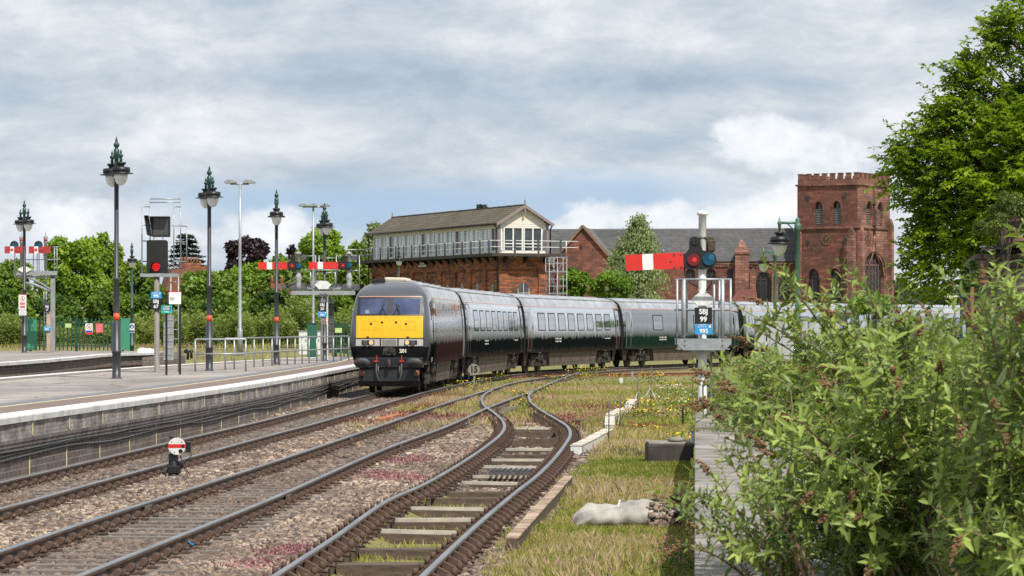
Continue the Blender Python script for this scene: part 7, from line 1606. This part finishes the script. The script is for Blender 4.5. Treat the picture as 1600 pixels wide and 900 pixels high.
# white boxed trough in four lengths
TR = [(900, 713), (926, 698), (951, 682), (952.5, 677), (953, 660), (972, 648), (982, 641), (990, 633)]
pts = np.array([gg(*q) for q in TR])
for (i, j, lb) in ((0, 1, 'nearest'), (1, 2, 'second nearest'), (3, 4, 'middle'), (4, 5, 'second farthest'), (6, 7, 'farthest')):
    a, b = Vector((*pts[i], 0)), Vector((*pts[j], 0)); dv = b - a; an = math.atan2(-dv.x, dv.y); z = float(gz(a.x, a.y)); r = thing('trough_cover', lb + ' length of white painted wooden trough with a rusty lid', 'cable trough', (a.x, a.y, z), an, None); Lg = dv.length * .985
    mb = MB(); mb.box(-.11, .11, 0, Lg, 0, .2); mb.build('trough_side', M['dwhite'], r, .008); mb = MB(); mb.box(-.12, .12, -.01, Lg, .203, .225); mb.build('lid', mat('rust_streaked_white', (.42, .3, .2), .8, var=.3, scale=2.5, col2=(.62, .56, .5), streak=(1, 1, 1)), r, .004)
for k, (px, yb, h, lb) in enumerate(((951, 692, .9, 'left'), (968.5, 672, .75, 'middle'), (996.5, 655, .95, 'right'), (1017, 640, .9, 'farthest'))):
    x, y = gg(px, yb); r = thing('iron_stake', 'thin dark iron stake by the white trough, %s one' % lb, 'stake', (x, y, float(gz(x, y))), 0); MB().tube([(0, 0, 0), (.01, 0, h * y / 62)], .013, 6).build('stake', M['dgrey'], r)
P_ = [gg(952, 690), gg(969, 660), gg(996, 640), gg(1017, 628), gg(1040, 640)]; pl = []
for (x0, y0), (x1, y1), h0, h1 in zip(P_, P_[1:], (.15, .3, .5, .5), (.3, .5, .5, .1)):
    for t_ in np.linspace(0, 1, 7)[:-1]: pl.append((x0 + (x1 - x0) * t_, y0 + (y1 - y0) * t_, float(gz(x0, y0)) + h0 + (h1 - h0) * t_ - .22 * math.sin(PI * t_)))
r = thing('signal_wire', 'pale slack rope looping between the iron stakes', 'rope', (0, 0, 0)); MB().tube(pl, .011, 6).build('rope', mat('pale_rope', (.5, .48, .44), .8, var=.1), r)
# rusty plank trough beside the S track
a, b = Vector((*gg(888, 762), 0)), Vector((*gg(800, 866), 0)); r = thing('rusty_channel', 'rust stained wooden trough lying along the right side of the bent track', 'cable trough', (b.x, b.y, float(gz(b.x, b.y)) + .02), math.atan2(-(a - b).x, (a - b).y)); Lg = (a - b).length
mb = MB()
for k in range(4): mb.box(-.075, .075, Lg * k / 4, Lg * (k + .99) / 4, .16 + .004 * (k % 2), .185 + .004 * (k % 2))
mb.build('lid', mat('rusty_pale_lid', (.22, .12, .055), .85, var=.35, scale=3, col2=(.38, .29, .21)), r, .003); MB().box(-.065, .065, 0, Lg, 0, .158).build('trough_side', M['tsleeper'], r)
# old timbers and rail lengths by the train
for (p0, p1, w, h, m_, lb) in (((603, 641), (650, 626), .1, .09, M['rust'], 'brown rusty bar lying on the ballast, nearest the train front'), ((594, 660), (628, 649), .13, .11, mat('orange_rust', (.36, .13, .045), .85, var=.3, scale=4), 'orange rusty bar lying on the ballast left of the middle track'), ((905, 664), (985, 658), .22, .12, M['tsleeper'], 'dark old timbers lying left of the white trough')):
    a, b = Vector((*gg(*p0), 0)), Vector((*gg(*p1), 0)); dv = b - a; r = thing('scrap_bar', lb, 'scrap', (a.x, a.y, float(gz(a.x, a.y)) + .01), math.atan2(-dv.x, dv.y)); MB().box(-w, w, 0, dv.length, 0, h).build('bar', m_, r, .015)
# white spoil bag
x, y = gg(985, 829); r = thing('spoil_bag', 'burst white sack of stones lying in the grass', 'sack', (x, y, float(gz(x, y)) - .02), R(4)); n_, m2 = 40, 20; mb = MB(); mb.smooth = True; vs = []
rg = np.random.default_rng(3)
for i in range(n_):
    u = i / (n_ - 1); X = (u - .5) * 1.5; rad = .3 * (1 - abs(2 * u - 1) ** 5) ** .5 * (1 + .06 * math.sin(9 * u) + .05 * math.sin(23 * u)); hgt = .43 * (1 - abs(2 * u - 1) ** 6) ** .4 * (.8 + .16 * u + .05 * math.sin(14 * u))
    for j in range(m2): q = 2 * PI * j / m2; vs.append((X + .02 * math.sin(5 * q), rad * math.cos(q) * (1 + .04 * math.sin(7 * u * 6 + q * 3)), max(0, hgt * .5 + hgt * .5 * math.sin(q) + .018 * math.sin(26 * u + 5 * q) * math.sin(11 * u - 2 * q) + .01 * math.sin(53 * u + 9 * q))))
mb.add(vs, [(i * m2 + j, i * m2 + (j + 1) % m2, (i + 1) * m2 + (j + 1) % m2, (i + 1) * m2 + j) for i in range(n_ - 1) for j in range(m2)]); mb.build('sack', mat('grubby_white_sacking', (.36, .34, .30), .85, var=.4, scale=3.5, bmp=1., bscale=7), r)
mb = MB(); mb.tube([(-.18, -.2, .04), (-.2, -.24, .25), (-.14, -.02, .40), (-.1, .2, .2)], .014, 6); mb.tube([(.5, -.25, .12), (.3, -.24, .25), (.2, -.1, .36)], .012, 6); mb.build('strap', M['dwhite'], r)
st_ = np.random.default_rng(8); b_ = np.array([(-1, -1, -1), (1, -1, -1), (1, 1, -1), (-1, 1, -1), (-1, -1, 1), (1, -1, 1), (1, 1, 1), (-1, 1, 1)]) * .024
C = np.c_[st_.uniform(.2, .78, 260), st_.uniform(-.5, -.2, 260), np.zeros(260)]; C[:, 2] = .02 + st_.random(260) ** .6 * np.clip((C[:, 1] + .5) * 1.3, 0.01, .36); V = (C[:, None] + b_[None] * st_.uniform(.6, 1.3, (260, 1, 3)) + st_.uniform(-.012, .012, (260, 8, 3))).reshape(-1, 3); q_ = np.array([(0, 3, 2, 1), (4, 5, 6, 7), (0, 1, 5, 4), (1, 2, 6, 5), (2, 3, 7, 6), (3, 0, 4, 7)])
sp_ = npmesh('spilt_stones', V, (np.arange(260)[:, None, None] * 8 + q_[None]).reshape(-1, 4), M['stonebit'], r, {'var': np.repeat(st_.random(260), 8)})
mb = MB(); mb.tube([(.1, .12, .36), (.4, .14, .4), (.68, .1, .38)], .02, 6); mb.tube([(.52, .1, .42), (.62, .08, .46), (.7, .1, .41)], .03, 6); mb.build('torn_flap', M['matt_black'], r)
# white bags on the far left platform end
for k, (px, yb, lb) in enumerate(((222, 555, 'lumpy white bag at the end of the far left platform, left one'), (233, 556, 'lumpy white bag at the end of the far left platform, right one'))):
    d = 137.; f = Frame(px, yb, d); r = thing('builders_bag', lb, 'bag', f.base, 0); mb = MB(); mb.lathe([(.0, 0), (.2, .0), (.26, .1), (.22, .24), (.12, .33), (.0, .35)], (0, 0, 0), 12, Matrix.Diagonal((1.2, 1, 1, 1)) @ Matrix.Rotation(.2, 4, 'Y')); mb.build('bag', M['white'], r); 
# small posts near the third coach, far point lever, cable clips
for (px, yb, yt, w, m_, lb) in ((988, 600, 584, 3, M['grey'], 'short grey stump post among the yellow flowers'), (970.5, 603, 595, 5, M['dwhite'], 'small white box left of the grey stump among the flowers'), (1067, 668, 642, 3, M['black'], 'short leaning black post left of the white semaphore post'), (1082, 662, 596, 1.2, M['dgrey'], 'thin iron rod beside the white semaphore post')):
    x, y = gg(px, yb); f = Frame(px, yb, y); r = thing('marker_post', lb, 'post', (x, y, float(gz(x, y)))); mb = MB(); w_ = w * f.k / 2; mb.box(-w_, w_, -w_, w_, 0, (yb - yt) * f.k + .12); mb.build('post', m_, r, .004)
d = 150.; f = Frame(295, 560, d); r = thing('point_lever', 'black point lever standing on the yard track left of the second lamp', 'lever', f.base); mb = MB(); mb.tube([f(293, 562), f(294, 550), f(299, 546), f(299, 560)], .07, 6); disc(mb, *f(291, 549), .12, .06, 12); disc(mb, *f(299, 549), .09, .06, 12); mb.build('lever', M['black'], r)
for k, (yy, lb) in enumerate(((196, 'distant yard track behind the far left fence, nearer one'), (232, 'distant yard track behind the far left fence, farther one'))):
    r = thing('railway_track', lb, 'railway track', (0, 0, 0)); P = np.c_[np.linspace(-52, -8, 30), yy + np.linspace(-52, -8, 30) * -.3 - 6]
    for o_ in (-.75, .75): mb = MB(); sweep(mb, off(P, o_), PROF, lambda y: 1.16); mb.build('rail', [M['rail'], M['railtop']], r)
for k, (px, py, P) in enumerate(((262, 861, R2p), (665, 668, R2p))):
    x, y = gg(px, py); x = float(xat(P, y)) + .1; r = thing('cable_clip', ['blue cable bond on the middle track, near the bottom edge', 'small blue cable bond farther along the middle track'][k], 'cable', (x, y, zr(y) - .1)); MB().tube([(0, -.05, .03), (.03, -.04, -.01), (.05, 0, -.02), (.03, .04, .0), (0, .05, .03)], .008, 6).build('bond', M['sky_blue'], r)

x, y = gg(800, 742); r = thing('walkway_grate', 'small dark iron grating lying across the bars of the bent track', 'grating', (x, y, float(gz(x, y)) + .2), R(-6)); mb = MB()
for k in range(8): mb.box(-.36 + k * .095, -.33 + k * .095, -.45, .45, 0, .05)
for k in range(3): mb.box(-.36, .36, -.46 + k * .44, -.42 + k * .44, -.03, .02)
mb.build('grating', M['dgrey'], r)
# rough grass and weeds on the bank behind the concrete strip
rg = np.random.default_rng(55); n = 60000; y = 12.5 + 41 * rg.random(n); x = .062 * y + 1.55 + (10 - .062 * y) * rg.random(n) ** 1.4; hh = .16 * rg.uniform(.4, 1.4, n) * (1 + .9 * vnoise(x, y, 1.3, 41)); hh = np.clip(hh, .04, .5); a = rg.uniform(0, 6.28, n); b = rg.uniform(0, 6.28, n); w = hh * .035 + .002; c, s = np.cos(a) * w, np.sin(a) * w; lx, ly = np.cos(b) * hh * .35, np.sin(b) * hh * .35; z = np.full(n, .615)
V = np.stack([np.c_[x - c, y - s, z], np.c_[x + c, y + s, z], np.c_[x + lx * .4 + c * .6, y + ly * .4 + s * .6, z + hh * .6], np.c_[x + lx, y + ly, z + hh * .95]], 1).reshape(-1, 3)
tag(npmesh('bank_grass', V, np.arange(n * 4).reshape(-1, 4), bpy.data.materials['grass_blade'], None, {'var': np.repeat(np.clip(.3 + .5 * vnoise(x, y, .8, 42) + rg.normal(0, .15, n), 0, 1), 4)}), kind='stuff', label='rough grass under the bushes on the old platform')

# ------------------------------------------------------------------ separate pieces become parts of their own
KEEP = {'crown', 'leaves', 'foliage', 'stems', 'flowers', 'pales', 'lettering', 'small_print', 'small_lettering', 'roof_fittings', 'lens_bars', 'gable_boards', 'timber_wall', 'brick_base', 'battlements', 'tracery', 'trunk', 'board_lettering', 'spilt_stones', 'wall', 'coping', 'prohibition_ring', 'crossbeam', 'cage_rails', 'guard_rails', 'ladder', 'bogie', 'hour_mark', 'grass', 'glazing_bars'}
RENAME = {'flower_spikes': 'flower_spike', 'balcony_posts': 'balcony_post', 'bolts': 'bolt', 'brackets': 'bracket', 'disc_openings': 'disc_opening', 'figures': 'figure'}
def split_pieces(o):
    me = o.data; nv = len(me.vertices); par = list(range(nv))
    def find(a):
        while par[a] != a: par[a] = par[par[a]]; a = par[a]
        return a
    for f in me.polygons:
        v = f.vertices; r0 = find(v[0])
        for w in v[1:]:
            rw = find(w)
            if rw != r0: par[rw] = r0
    isl = {}
    for f in me.polygons: isl.setdefault(find(f.vertices[0]), []).append(f.index)
    keys = list(isl); n = len(keys)
    if n < 2 or n > 900: return
    co = np.empty(nv * 3, np.float32); me.vertices.foreach_get('co', co); co = co.reshape(-1, 3); bb = []
    for k in keys:
        vs = np.unique([v for i in isl[k] for v in me.polygons[i].vertices]); bb.append((co[vs].min(0) - .012, co[vs].max(0) + .012))
    lo, hi = np.array([b[0] for b in bb]), np.array([b[1] for b in bb]); grp = list(range(n))
    def g(a):
        while grp[a] != a: grp[a] = grp[grp[a]]; a = grp[a]
        return a
    for i in range(n):
        for j in np.nonzero(((lo[i] <= hi[i + 1:]) & (lo[i + 1:] <= hi[i])).all(1))[0] + i + 1:
            a, b = g(i), g(int(j))
            if a != b: grp[b] = a
    sets = {}
    for i in range(n): sets.setdefault(g(i), []).extend(isl[keys[i]])
    if not 2 <= len(sets) <= 95: return
    nm = o.name.split('.')[0]; nm = RENAME.get(nm, nm); ch = list(o.children)
    for fs in sets.values():
        vs = sorted({v for i in fs for v in me.polygons[i].vertices}); ix = {v: k for k, v in enumerate(vs)}
        m2 = bpy.data.meshes.new(nm); m2.from_pydata([tuple(co[v]) for v in vs], [], [[ix[v] for v in me.polygons[i].vertices] for i in fs])
        for m in me.materials: m2.materials.append(m)
        m2.polygons.foreach_set('material_index', [me.polygons[i].material_index for i in fs]); m2.polygons.foreach_set('use_smooth', [me.polygons[i].use_smooth for i in fs]); m2.update()
        p = bpy.data.objects.new(nm, m2); COL.objects.link(p); p.parent = o.parent; p.matrix_local = o.matrix_local.copy()
        for md in o.modifiers:
            b = p.modifiers.new('bevel', 'BEVEL'); b.width = md.width; b.segments = 2; b.limit_method = 'ANGLE'; b.angle_limit = md.angle_limit
        for c in ch: c.parent = p
        ch = []
    bpy.data.objects.remove(o)
for o in list(COL.objects):
    if o.type == 'MESH' and o.parent and o.data.users == 1 and not o.get('kind') and o.name.split('.')[0] not in KEEP and len(o.data.polygons) < 9000: split_pieces(o)
